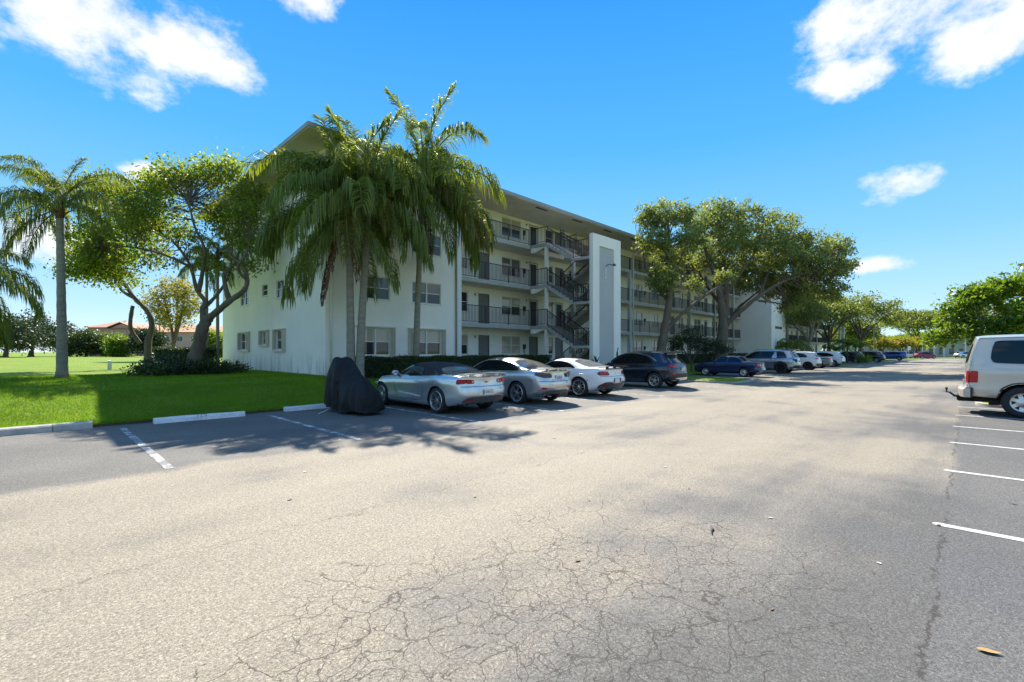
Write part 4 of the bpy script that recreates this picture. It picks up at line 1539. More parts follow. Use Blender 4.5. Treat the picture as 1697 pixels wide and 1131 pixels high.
STD_REAR = [(0.2, 0.10), (0.35, 0.05), (0.5, 0.0), (0.7, 0.0), (0.9, 0.05), (1.1, 0.12)]
VV = 9.12   # line of the rear bumpers in the bays
FACE = R(90)

# --- silver convertible with a black soft top
camaro = dict(
    L=4.78, r=0.345, axles=(1.05, 3.86), track=1.62, tum=0.42, crown=0.06, arch=0.05, plan=(0.24, 0.5),
    top=[(0, 1.00), (0.3, 1.03), (0.82, 1.05), (1.0, 1.08), (1.5, 1.27), (2.0, 1.345), (2.35, 1.35), (2.52, 1.32), (3.28, 1.0), (3.5, 0.965), (4.1, 0.90), (4.5, 0.80), (4.78, 0.66)],
    belt=[(0, 0.965), (0.4, 1.0), (1.0, 1.015), (1.6, 0.985), (2.4, 0.95), (3.2, 0.93), (4.0, 0.87), (4.5, 0.74), (4.78, 0.60)],
    wb=[(0, 0.76), (0.5, 0.84), (1.1, 0.88), (2.0, 0.83), (3.0, 0.83), (3.9, 0.84), (4.5, 0.74), (4.78, 0.64)],
    wm=[(0, 0.82), (0.3, 0.89), (1.0, 0.955), (1.7, 0.925), (2.5, 0.905), (3.2, 0.91), (3.86, 0.94), (4.4, 0.87), (4.78, 0.70)],
    zs=[(0, 0.30), (0.5, 0.22), (1.2, 0.19), (4.0, 0.18), (4.78, 0.22)],
    rear=[(0.2, 0.16), (0.4, 0.06), (0.55, 0.0), (0.72, 0.02), (0.78, 0.07), (0.95, 0.07), (1.04, 0.03)],
    paint=P_SILVER, roof_split=(0.86, 2.46), roof_mat=M_SOFT,
    side_glass=[[(1.78, 0.985), (1.84, 1.20), (2.45, 1.235), (3.12, 0.975)]],
    deck_panels=[('rear_window', [(0.93, -0.80), (0.93, 0.80), (1.34, 0.74), (1.34, -0.74)], M_GLASSL),
                 ('windscreen', [(2.58, -0.93), (2.58, 0.93), (3.24, 0.93), (3.24, -0.93)], M_GLASS)],
    tail_panels=[('tail_lamp', [(0.40, 0.795), (0.40, 0.915), (0.86, 0.935), (0.88, 0.80)], M_TAILD, 0.004),
                 ('lamp_bar', [(0.415, 0.81), (0.415, 0.905), (0.615, 0.915), (0.625, 0.81)], M_TAIL, 0.012),
                 ('lamp_bar', [(0.645, 0.81), (0.645, 0.915), (0.845, 0.92), (0.855, 0.815)], M_TAIL, 0.012),
                 ('reversing_lamp', [(0.425, 0.845), (0.425, 0.885), (0.475, 0.888), (0.475, 0.845)], M_TAILW, 0.017),
                 ('stop_lamp', [(-0.15, 0.965), (-0.15, 0.985), (0.15, 0.985), (0.15, 0.965)], M_TAIL, 0.006),
                 ('plate_recess', [(-0.36, 0.50), (-0.29, 0.67), (0.29, 0.67), (0.36, 0.50)], P_SILVER, 0.003),
                 ('rear_valance', [(-0.80, 0.30), (-0.60, 0.475), (0.60, 0.475), (0.80, 0.30)], M_CLAD, 0.006),
                 ('reflector', [(0.44, 0.385), (0.44, 0.425), (0.64, 0.43), (0.64, 0.39)], M_TAIL, 0.010)],
    nose_panels=[('headlight', [(0.45, 0.62), (0.45, 0.70), (0.78, 0.70), (0.78, 0.63)], M_TAILW, 0.006), ('grille', [(-0.6, 0.32), (-0.55, 0.58), (0.55, 0.58), (0.6, 0.32)], M_TRIM, 0.005)],
    side_panels=[('side_scoop', [(1.75, 0.43), (2.9, 0.50), (2.95, 0.47), (1.85, 0.40)], P_WHITE, 0.010)],
    seams=[[(1.72, 0.97), (1.66, 0.60), (1.78, 0.30), (3.0, 0.30), (3.12, 0.60), (3.12, 0.93)]],
    tail_seams=[[(-0.78, 0.74), (0.78, 0.74)]],
    handles=[(1.95, 0.83)], mirror=(2.98, 1.03),
    wheel=(0.345, 0.255, 0.25, 5, 1, M_RIM), plate=(0.0, 0.585, '8 AB LU', M_PLATEG),
    extra=[('spoiler', spoiler(-0.02, 0.24, 1.085, 0.74, 0.015), P_SILVER), exhaust(0.60, 0.31, 0.05)])
r_, c_ = build_car(camaro, (8.42, VV - 0.02, 0), FACE, 'convertible_car', 'silver convertible with black soft top beside the covered motorcycle', 'cars parked nose-in along the building')
badge(r_, c_, 0, 0.845, 'bowtie', M_GOLDB, 0.034)

# --- silver four-door saloon with smoked lamps
mazda = dict(
    L=4.86, r=0.345, axles=(1.05, 3.88), track=1.60, tum=0.40, crown=0.09, plan=(0.26, 0.5),
    top=[(0, 1.04), (0.2, 1.10), (0.55, 1.125), (0.85, 1.17), (1.55, 1.375), (2.1, 1.45), (2.6, 1.45), (2.95, 1.39), (3.72, 1.04), (4.1, 0.975), (4.5, 0.87), (4.86, 0.68)],
    belt=[(0, 0.99), (0.5, 1.04), (1.2, 1.03), (2.2, 0.985), (3.4, 0.94), (4.0, 0.90), (4.5, 0.78), (4.86, 0.60)],
    wb=[(0, 0.74), (0.4, 0.81), (1.1, 0.85), (2.2, 0.84), (3.4, 0.83), (4.2, 0.80), (4.86, 0.62)],
    wm=[(0, 0.80), (0.3, 0.87), (1.05, 0.925), (2.0, 0.91), (3.2, 0.905), (3.88, 0.92), (4.4, 0.86), (4.86, 0.68)],
    zs=[(0, 0.34), (0.5, 0.25), (1.2, 0.20), (4.0, 0.19), (4.86, 0.24)],
    rear=[(0.2, 0.20), (0.4, 0.09), (0.58, 0.0), (0.72, 0.0), (0.80, 0.06), (1.0, 0.09), (1.1, 0.05)],
    paint=P_SILVERW,
    side_glass=[[(1.00, 1.055), (1.12, 1.16), (1.60, 1.285), (2.25, 1.355), (2.80, 1.33), (3.50, 0.985), (2.2, 1.015)]],
    surround=[[(0.96, 1.045), (1.08, 1.18), (1.58, 1.31), (2.25, 1.375), (2.82, 1.35), (3.58, 0.965), (2.2, 1.0)]], surround_mat=M_CHROME,
    deck_panels=[('rear_window', [(0.72, -0.88), (0.72, 0.88), (1.55, 0.84), (1.55, -0.84)], M_GLASSL),
                 ('windscreen', [(2.92, -0.93), (2.92, 0.93), (3.68, 0.93), (3.68, -0.93)], M_GLASS)],
    tail_panels=[('tail_lamp', [(0.33, 0.84), (0.30, 0.965), (0.86, 1.02), (0.90, 0.93), (0.62, 0.83)], M_TAILD, 0.010),
                 ('chrome_strip', [(-0.62, 0.985), (-0.62, 1.005), (0.62, 1.005), (0.62, 0.985)], M_CHROME, 0.008),
                 ('plate_recess', [(-0.36, 0.735), (-0.30, 0.93), (0.30, 0.93), (0.36, 0.735)], P_SILVERW, 0.003),
                 ('rear_valance', [(-0.78, 0.33), (-0.5, 0.45), (0.5, 0.45), (0.78, 0.33)], M_CLAD, 0.008),
                 ('reflector', [(0.56, 0.50), (0.56, 0.535), (0.74, 0.56), (0.74, 0.515)], M_TAIL, 0.008)],
    nose_panels=[('headlight', [(0.45, 0.66), (0.45, 0.74), (0.8, 0.78), (0.8, 0.70)], M_TAILW, 0.006), ('grille', [(-0.4, 0.36), (-0.45, 0.66), (0.45, 0.66), (0.4, 0.36)], M_TRIM, 0.005)],
    side_panels=[('window_pillar', [(2.13, 1.015), (2.15, 1.37), (2.24, 1.37), (2.26, 1.015)], M_TRIM, 0.008)],
    seams=[[(1.30, 1.03), (1.42, 0.72), (1.56, 0.34), (2.28, 0.30)], [(2.22, 1.0), (2.26, 0.30), (3.25, 0.28), (3.42, 0.60), (3.40, 0.94)]],
    tail_seams=[[(-0.86, 0.735), (0.86, 0.735)]],
    handles=[(1.62, 0.90), (2.50, 0.875)], handle_mat=M_CHROME, mirror=(3.28, 1.04),
    wheel=(0.345, 0.262, 0.225, 5, 1, M_RIM), plate=(0.0, 0.835, '', M_PLATEG),
    extra=[('spoiler', spoiler(-0.01, 0.22, 1.135, 0.74, 0.01, True, 0.018), P_SILVERW), exhaust(0.62, 0.30, 0.045), antenna(1.75, 'rod')])
r_, c_ = build_car(mazda, (11.52, VV, 0), FACE, 'saloon_car', 'silver saloon with smoked tail lamps between convertible and white coupe', 'cars parked nose-in along the building')
xx = c_.shift(0, 0, 0.835) - 0.0255
pm = MB()
for (y, w, m_) in ((0.07, 0.05, 0), (-0.02, 0.06, 1), (-0.10, 0.035, 1)):
    pm.box(xx - 0.002, xx, y - w / 2, y + w / 2, 0.79, 0.88, m_)
pm.build('plate_print', [pbr('blue print', (0.08, 0.09, 0.35), 0.5), pbr('red print', (0.50, 0.10, 0.09), 0.5)], r_)

# --- white fastback coupe
stang = dict(
    L=4.81, r=0.35, axles=(1.08, 3.80), track=1.63, tum=0.44, crown=0.09, plan=(0.26, 0.5),
    top=[(0, 1.00), (0.2, 1.07), (0.5, 1.09), (0.75, 1.115), (1.3, 1.275), (1.9, 1.385), (2.3, 1.395), (2.65, 1.34), (3.35, 1.03), (3.9, 0.955), (4.5, 0.85), (4.81, 0.66)],
    belt=[(0, 0.97), (0.5, 1.03), (1.1, 1.045), (1.7, 1.0), (2.6, 0.95), (3.4, 0.93), (4.1, 0.88), (4.5, 0.78), (4.81, 0.60)],
    wb=[(0, 0.74), (0.4, 0.82), (1.1, 0.885), (1.9, 0.84), (3.0, 0.83), (3.9, 0.84), (4.5, 0.76), (4.81, 0.64)],
    wm=[(0, 0.80), (0.3, 0.88), (1.05, 0.96), (1.8, 0.925), (2.6, 0.91), (3.3, 0.915), (3.8, 0.935), (4.4, 0.88), (4.81, 0.72)],
    zs=[(0, 0.33), (0.5, 0.25), (1.2, 0.19), (4.0, 0.18), (4.81, 0.22)],
    rear=[(0.2, 0.20), (0.42, 0.08), (0.58, 0.0), (0.72, 0.01), (0.78, 0.07), (0.95, 0.10), (1.06, 0.04)],
    paint=P_WHITE,
    side_glass=[[(1.28, 1.045), (1.30, 1.07), (1.62, 1.20), (2.1, 1.30), (2.55, 1.275), (3.22, 0.985), (2.3, 1.0), (1.5, 1.02)]],
    deck_panels=[('rear_window', [(0.66, -0.82), (0.66, 0.82), (1.62, 0.84), (1.62, -0.84)], M_GLASSL),
                 ('windscreen', [(2.62, -0.93), (2.62, 0.93), (3.32, 0.93), (3.32, -0.93)], M_GLASS)],
    tail_panels=[('tail_lamp', [(0.38, 0.79), (0.44, 0.935), (0.80, 0.945), (0.88, 0.86), (0.80, 0.79)], M_TAILD, 0.005),
                 ('lamp_bar', [(0.44, 0.80), (0.48, 0.925), (0.545, 0.925), (0.52, 0.80)], M_TAIL, 0.012),
                 ('lamp_bar', [(0.55, 0.80), (0.59, 0.925), (0.655, 0.925), (0.63, 0.80)], M_TAIL, 0.012),
                 ('lamp_bar', [(0.66, 0.80), (0.70, 0.93), (0.79, 0.93), (0.78, 0.80)], M_TAIL, 0.012),
                 ('lid_emblem_bar', [(-0.12, 0.85), (-0.12, 0.87), (0.12, 0.87), (0.12, 0.85)], M_CHROME, 0.004),
                 ('rear_valance', [(-0.86, 0.30), (-0.86, 0.42), (-0.70, 0.555), (-0.36, 0.56), (-0.30, 0.50), (0.30, 0.50), (0.36, 0.56), (0.70, 0.555), (0.86, 0.42), (0.86, 0.30)], M_CLAD, 0.010),
                 ('plate_recess', [(-0.24, 0.52), (-0.24, 0.69), (0.24, 0.69), (0.24, 0.52)], M_TRIM, 0.003),
                 ('reflector', [(0.52, 0.42), (0.52, 0.47), (0.74, 0.475), (0.74, 0.425)], M_TAIL, 0.016)],
    nose_panels=[('headlight', [(0.45, 0.66), (0.45, 0.75), (0.8, 0.77), (0.8, 0.68)], M_TAILW, 0.006), ('grille', [(-0.5, 0.34), (-0.5, 0.7), (0.5, 0.7), (0.5, 0.34)], M_TRIM, 0.005)],
    side_panels=[('side_skirt', [(1.5, 0.22), (1.5, 0.27), (3.35, 0.26), (3.35, 0.21)], M_TRIM, 0.008), ('side_marker', [(0.66, 0.56), (0.63, 0.66), (0.66, 0.66), (0.69, 0.56)], M_TRIM, 0.004)],
    seams=[[(1.80, 1.0), (1.72, 0.65), (1.86, 0.32), (3.1, 0.30), (3.24, 0.60), (3.22, 0.94)]],
    tail_seams=[[(-0.80, 0.76), (0.80, 0.76)]],
    handles=[(1.98, 0.86)], mirror=(3.05, 1.04),
    wheel=(0.35, 0.270, 0.25, 5, 2, M_RIM), plate=(0.06, 0.605, '', M_PLATEG),
    extra=[('spoiler', spoiler(-0.03, 0.22, 1.125, 0.78, 0.02), M_TRIM), exhaust(0.58, 0.34, 0.055), antenna(1.78)])
r_, c_ = build_car(stang, (14.86, VV, 0), FACE, 'coupe_car', 'white fastback coupe with a boot spoiler beside an empty bay', 'cars parked nose-in along the building')
badge(r_, c_, 0, 0.86, 'disc', M_CHROME, 0.045)

# --- dark blue crossover


def suv_spec(L, H, W, wbase, over, paint_, **kw):
    """Common proportions of the sport utility cars; details differ by keyword."""
    h = H
    w = W / 2
    s = dict(
        L=L, r=kw.get('r', 0.36), axles=(over, over + wbase), track=W - 0.27, tum=kw.get('tum', 0.30), crown=0.07, plan=(0.22, 0.42), arch=0.06, xb=kw.get('xb', 1.3),
        top=kw.get('top', [(0, h - 0.07), (0.5, h - 0.03), (1.2, h), (2.0, h), (2.55, h - 0.05), (2.85, h - 0.14), (3.55, 1.12), (3.9, 1.06), (4.3, 0.97), (L - 0.1, 0.86), (L, 0.74)]),
        belt=kw.get('belt', [(0, 1.05), (1.0, 1.07), (2.4, 1.03), (3.5, 1.0), (4.1, 0.95), (L - 0.1, 0.80), (L, 0.68)]),
        wb=[(0, w - 0.16), (0.5, w - 0.10), (1.2, w - 0.08), (3.0, w - 0.08), (3.9, w - 0.10), (L, w - 0.30)],
        wm=[(0, w - 0.10), (0.35, w - 0.04), (over, w), (2.2, w - 0.02), (3.2, w - 0.02), (over + wbase, w), (L - 0.3, w - 0.08), (L, w - 0.22)],
        zs=[(0, 0.40), (0.5, 0.30), (1.2, 0.24), (4.0, 0.23), (L, 0.30)],
        rear=kw.get('rear', [(0.3, 0.12), (0.5, 0.02), (0.65, 0.0), (0.95, 0.05), (1.1, 0.12), (h - 0.12, 0.50), (h, 0.42)]),
        paint=paint_, N=kw.get('N', 50))
    s.update(kw.get('more', {}))
    return s


esc = suv_spec(4.59, 1.675, 1.885, 2.71, 0.93, P_NAVY, r=0.355)
esc.update(
    side_glass=[[(0.98, 1.12), (1.02, 1.22), (1.35, 1.44), (2.0, 1.555), (2.60, 1.52), (3.30, 1.06), (2.2, 1.08)]],
    surround=[[(0.80, 1.22), (1.30, 1.475), (2.0, 1.585), (2.62, 1.55), (3.42, 1.04), (3.40, 1.01), (2.2, 1.05), (1.0, 1.08)]], surround_mat=M_TRIM,
    deck_panels=[('windscreen', [(2.86, -0.92), (2.86, 0.92), (3.52, 0.92), (3.52, -0.92)], M_GLASS)],
    tail_panels=[('rear_window', [(-0.60, 1.14), (-0.50, 1.50), (0.50, 1.50), (0.60, 1.14)], M_GLASS, 0.005),
                 ('tail_lamp', [(0.42, 0.97), (0.44, 1.03), (0.86, 1.08), (0.90, 0.98), (0.70, 0.94)], M_TAIL, 0.010),
                 ('rear_valance', [(-0.88, 0.40), (-0.86, 0.66), (0.86, 0.66), (0.88, 0.40)], M_TRIM, 0.008),
                 ('skid_plate', [(-0.55, 0.38), (-0.62, 0.50), (0.62, 0.50), (0.55, 0.38)], M_CHROME, 0.018),
                 ('reflector', [(0.60, 0.62), (0.60, 0.69), (0.80, 0.70), (0.80, 0.63)], M_TAIL, 0.014)],
    nose_panels=[('headlight', [(0.5, 0.74), (0.5, 0.84), (0.8, 0.86), (0.8, 0.76)], M_TAILW, 0.006)],
    side_panels=[('roof_trim', [(0.78, 1.22), (0.82, 1.26), (1.3, 1.50), (2.0, 1.61), (2.6, 1.57), (2.6, 1.55), (2.0, 1.585), (1.32, 1.465), (0.84, 1.22)], M_CHROME, 0.006),
                 ('lower_cladding', [(1.38, 0.28), (1.38, 0.42), (3.18, 0.42), (3.18, 0.28)], M_TRIM, 0.010),
                 ('window_pillar', [(1.95, 1.08), (1.98, 1.56), (2.08, 1.56), (2.10, 1.08)], M_TRIM, 0.008)],
    seams=[[(1.02, 1.1), (1.22, 0.80), (1.42, 0.45), (2.08, 0.42)], [(2.05, 1.06), (2.08, 0.42), (3.10, 0.42), (3.22, 0.7), (3.2, 1.0)]],
    handles=[(1.32, 0.98), (2.25, 0.96)], mirror=(3.10, 1.14), mirror_mat=M_CHROME,
    wheel=(0.355, 0.232, 0.225, 5, 1, M_RIM), plate=(-0.02, 0.86, 'A 71', M_PLATEG),
    extra=[('roof_spoiler', spoiler(0.30, 0.62, 1.66, 0.60, 0.0, False, 0.03, 0.06), P_NAVY), antenna(1.25), exhaust(0.5, 0.37, 0.04)])
r_, c_ = build_car(esc, (20.25, VV - 0.02, 0), FACE, 'crossover_car', 'dark navy crossover with chrome window line beside grass island', 'cars parked nose-in along the building')

# --- blue older saloon in the next row of bays
cor = dict(
    L=4.42, r=0.30, axles=(0.98, 3.45), track=1.48, tum=0.42, crown=0.07, plan=(0.16, 0.34), N=48,
    top=[(0, 0.95), (0.15, 0.985), (0.7, 1.0), (0.88, 1.02), (1.45, 1.345), (1.9, 1.385), (2.4, 1.38), (2.62, 1.33), (3.22, 0.96), (3.8, 0.88), (4.25, 0.78), (4.42, 0.66)],
    belt=[(0, 0.91), (0.8, 0.955), (2.0, 0.92), (3.2, 0.90), (3.9, 0.80), (4.3, 0.70), (4.42, 0.60)],
    wb=[(0, 0.70), (0.4, 0.77), (1.4, 0.79), (3.0, 0.79), (3.9, 0.76), (4.42, 0.62)],
    wm=[(0, 0.77), (0.3, 0.83), (1.0, 0.85), (3.0, 0.85), (3.9, 0.83), (4.42, 0.68)],
    zs=[(0, 0.36), (0.4, 0.27), (1.2, 0.22), (4.0, 0.22), (4.42, 0.28)],
    rear=[(0.2, 0.14), (0.4, 0.0), (0.56, 0.0), (0.62, 0.06), (0.9, 0.08), (1.0, 0.05)],
    paint=P_BLUE,
    side_glass=[[(1.10, 0.985), (1.52, 1.275), (1.95, 1.31), (2.02, 0.965)], [(2.10, 0.965), (2.04, 1.31), (2.45, 1.30), (3.0, 0.95)]],
    deck_panels=[('rear_window', [(0.93, -0.90), (0.93, 0.90), (1.42, 0.88), (1.42, -0.88)], M_GLASS), ('windscreen', [(2.66, -0.92), (2.66, 0.92), (3.18, 0.92), (3.18, -0.92)], M_GLASS)],
    tail_panels=[('tail_lamp', [(0.40, 0.70), (0.42, 0.87), (0.80, 0.88), (0.82, 0.70)], M_TAIL, 0.010), ('reversing_lamp', [(0.42, 0.71), (0.42, 0.78), (0.52, 0.78), (0.52, 0.71)], M_TAILW, 0.016)],
    side_panels=[('rub_strip', [(1.4, 0.55), (1.4, 0.60), (3.0, 0.60), (3.0, 0.55)], P_BLUE, 0.012)],
    seams=[[(1.2, 0.96), (1.32, 0.6), (1.5, 0.32), (2.06, 0.30)], [(2.06, 0.94), (2.08, 0.30), (2.95, 0.30), (3.04, 0.6), (3.02, 0.92)]],
    handles=[(1.42, 0.83), (2.3, 0.81)], handle_mat=M_TRIM, mirror=(2.86, 1.0),
    wheel=(0.30, 0.20, 0.19, 7, 0, M_RIM, 'cover'), plate=(0.0, 0.75, '', M_PLATEG), extra=[])
build_car(cor, (33.0, 9.45, 0), FACE, 'saloon_car', 'older blue saloon beside the grass island under the oaks', 'cars parked nose-in along the building')

# --- pewter large sport utility car
trav = suv_spec(5.18, 1.80, 2.0, 3.07, 1.05, P_PEWTER, r=0.40,
                top=[(0, 1.74), (0.5, 1.78), (1.4, 1.80), (2.6, 1.79), (3.0, 1.73), (3.3, 1.62), (4.0, 1.2), (4.4, 1.14), (4.9, 1.04), (5.18, 0.86)],
                belt=[(0, 1.12), (1.5, 1.12), (3.5, 1.08), (4.3, 1.04), (5.0, 0.88), (5.18, 0.74)],
                rear=[(0.3, 0.12), (0.5, 0.02), (0.65, 0.0), (1.0, 0.04), (1.15, 0.10), (1.65, 0.36), (1.8, 0.30)])
trav.update(
    side_glass=[[(0.50, 1.18), (0.78, 1.60), (1.36, 1.645), (1.28, 1.17)], [(1.72, 1.16), (1.55, 1.655), (2.42, 1.66), (2.46, 1.14)], [(2.54, 1.14), (2.50, 1.66), (2.92, 1.62), (3.76, 1.12)]],
    surround=[[(0.48, 1.16), (0.75, 1.63), (1.2, 1.665), (2.92, 1.66), (3.86, 1.10)]], surround_mat=M_TRIM,
    deck_panels=[('windscreen', [(3.28, -0.92), (3.28, 0.92), (3.95, 0.92), (3.95, -0.92)], M_GLASS)],
    tail_panels=[('rear_window', [(-0.66, 1.20), (-0.58, 1.62), (0.58, 1.62), (0.66, 1.20)], M_GLASS, 0.005),
                 ('tail_lamp', [(0.62, 0.84), (0.50, 1.08), (0.88, 1.13), (0.93, 1.02)], M_TAILD, 0.012),
                 ('rear_valance', [(-0.93, 0.42), (-0.9, 0.62), (0.9, 0.62), (0.93, 0.42)], M_TRIM, 0.008)],
    side_panels=[('quarter_trim', [(1.33, 1.17), (1.40, 1.645), (1.50, 1.65), (1.70, 1.16)], P_PEWTER, 0.012),
                 ('lower_cladding', [(1.55, 0.28), (1.55, 0.40), (3.62, 0.40), (3.62, 0.28)], M_TRIM, 0.010),
                 ('arch_trim', [(0.48, 0.55), (0.62, 0.82), (1.05, 0.96), (1.48, 0.82), (1.62, 0.50), (1.54, 0.50), (1.40, 0.75), (1.05, 0.88), (0.70, 0.75), (0.56, 0.55)], M_TRIM, 0.010)],
    seams=[[(1.35, 1.12), (1.5, 0.80), (1.62, 0.42), (2.5, 0.40)], [(2.5, 1.1), (2.52, 0.40), (3.6, 0.40), (3.7, 0.7), (3.68, 1.08)]],
    handles=[(1.72, 1.03), (2.68, 1.01)], mirror=(3.55, 1.20), wheel=(0.40, 0.285, 0.26, 6, 0, M_RIMD), plate=(0, 0.92, '', M_PLATEG),
    extra=[rails(0.6, 3.0), ('roof_spoiler', spoiler(0.12, 0.5, 1.80, 0.68, 0.0, False, 0.03, 0.05), P_PEWTER), antenna(1.2)])
build_car(trav, (39.95, VV - 0.15, 0), FACE, 'sport_utility_car', 'large pewter sport utility car with black wheels behind blue saloon', 'cars parked nose-in along the building')

GENERIC_SUV = dict(
    side_glass=[[(0.80, 1.14), (1.0, 1.36), (1.5, 1.50), (2.05, 1.54), (2.55, 1.49), (3.28, 1.07), (2.1, 1.10)]],
    deck_panels=[('windscreen', [(2.86, -0.92), (2.86, 0.92), (3.5, 0.92), (3.5, -0.92)], M_GLASS)],
    tail_panels=[('rear_window', [(-0.60, 1.14), (-0.50, 1.50), (0.50, 1.50), (0.60, 1.14)], M_GLASS, 0.005),
                 ('tail_lamp', [(0.45, 0.98), (0.50, 1.08), (0.84, 1.10), (0.86, 0.96)], M_TAIL, 0.010),
                 ('rear_valance', [(-0.86, 0.40), (-0.84, 0.60), (0.84, 0.60), (0.86, 0.40)], M_TRIM, 0.008)],
    side_panels=[('lower_cladding', [(1.36, 0.27), (1.36, 0.36), (3.2, 0.36), (3.2, 0.27)], M_TRIM, 0.008),
                 ('window_pillar', [(1.95, 1.09), (1.98, 1.54), (2.06, 1.54), (2.08, 1.09)], M_TRIM, 0.008)],
    seams=[[(2.05, 1.05), (2.08, 0.36)]], handles=[(1.4, 0.98), (2.3, 0.96)], mirror=(3.08, 1.13), plate=(0, 0.86, '', M_PLATEG))


def far_suv(L, H, W, wb, over, p, loc, rz, name, label, rim=M_RIM, group='cars parked nose-in along the building', cat='car', **kw):
    s = suv_spec(L, H, W, wb, over, p, N=34, **kw)
    for k, v in GENERIC_SUV.items(): s.setdefault(k, v)
    s.setdefault('wheel', (s['r'], s['r'] - 0.11, 0.22, 5, 0, rim))
    return build_car(s, loc, rz, name, label, group, cat)


far_suv(4.28, 1.66, 1.78, 2.56, 0.86, P_WHITE, (49.0, VV + 0.25, 0), FACE, 'crossover_car', 'small white crossover with dark wheels right behind pewter car', M_RIMD,
        top=[(0, 1.58), (0.5, 1.63), (1.2, 1.66), (2.0, 1.65), (2.4, 1.58), (2.7, 1.48), (3.3, 1.10), (3.7, 1.03), (4.1, 0.90), (4.28, 0.74)],
        rear=[(0.3, 0.12), (0.5, 0.02), (0.65, 0.0), (0.95, 0.05), (1.1, 0.12), (1.5, 0.42), (1.66, 0.36)])
gry = dict(mazda)
gry.update(paint=P_GREY, N=34, seams=[], surround=[], tail_seams=[], extra=[], plate=None, side_panels=[],
           tail_panels=[('tail_lamp', [(0.33, 0.86), (0.30, 0.985), (0.86, 1.02), (0.88, 0.90)], M_TAIL, 0.010)],
           deck_panels=[('rear_window', [(0.72, -0.88), (0.72, 0.88), (1.55, 0.84), (1.55, -0.84)], M_GLASS), ('windscreen', [(2.92, -0.93), (2.92, 0.93), (3.68, 0.93), (3.68, -0.93)], M_GLASS)])
build_car(gry, (55.2, VV + 0.45, 0), FACE, 'saloon_car', 'blue grey saloon between two white cars under the oaks', 'cars parked nose-in along the building')
far_suv(4.65, 1.70, 1.86, 2.70, 0.95, P_WHITE, (61.0, VV + 0.35, 0), FACE, 'sport_utility_car', 'white sport utility car with tall red lamps beside the bright palm', M_RIM)
far_suv(4.6, 1.70, 1.86, 2.70, 0.95, P_DARK, (85.0, VV + 1.7, 0), FACE, 'sport_utility_car', 'charcoal sport utility car half hidden by the bright palm', M_RIM)
far_suv(4.7, 1.74, 1.88, 2.75, 0.95, P_NAVY, (89.6, VV - 0.2, 0), FACE, 'sport_utility_car', 'navy sport utility car next to charcoal one far down the lot', M_RIM)
far_suv(5.1, 1.76, 1.95, 3.0, 1.15, P_BLUEB, (112.5, 8.0, 0), FACE, 'pickup_truck', 'bright blue pickup with a closed bed cover far down the lot', M_RIM, cat='truck', r=0.37,
        top=[(0, 1.66), (0.3, 1.70), (1.2, 1.73), (2.2, 1.76), (2.9, 1.70), (3.2, 1.58), (3.8, 1.2), (4.3, 1.12), (4.9, 1.02), (5.1, 0.85)],
        rear=[(0.3, 0.05), (0.6, 0.0), (1.1, 0.02), (1.7, 0.10)], tum=0.16)
CROSS = R(-46)
far_suv(4.6, 1.62, 1.84, 2.68, 0.95, P_RED, (141.5, 8.8, 0), CROSS, 'crossover_car', 'dark red car parked across the far end of the lot', M_RIM, group='cars parked across the far end')
far_suv(4.5, 1.55, 1.84, 2.68, 0.95, P_WHITE, (152.5, 12.5, 0), CROSS, 'saloon_car', 'white car partly hidden behind the dark red one', M_RIM, group='cars parked across the far end')
far_suv(4.6, 1.6, 1.84, 2.68, 0.95, P_SILVER, (155.5, 2.2, 0), CROSS, 'saloon_car', 'silver car at the far end between red car and grass', M_RIM, group='cars parked across the far end')
far_suv(4.7, 1.68, 1.86, 2.7, 0.95, P_WHITE, (150.0, -5.4, 0), CROSS, 'sport_utility_car', 'white sport utility car at far end beside the passenger van', M_RIM, group='cars parked across the far end')

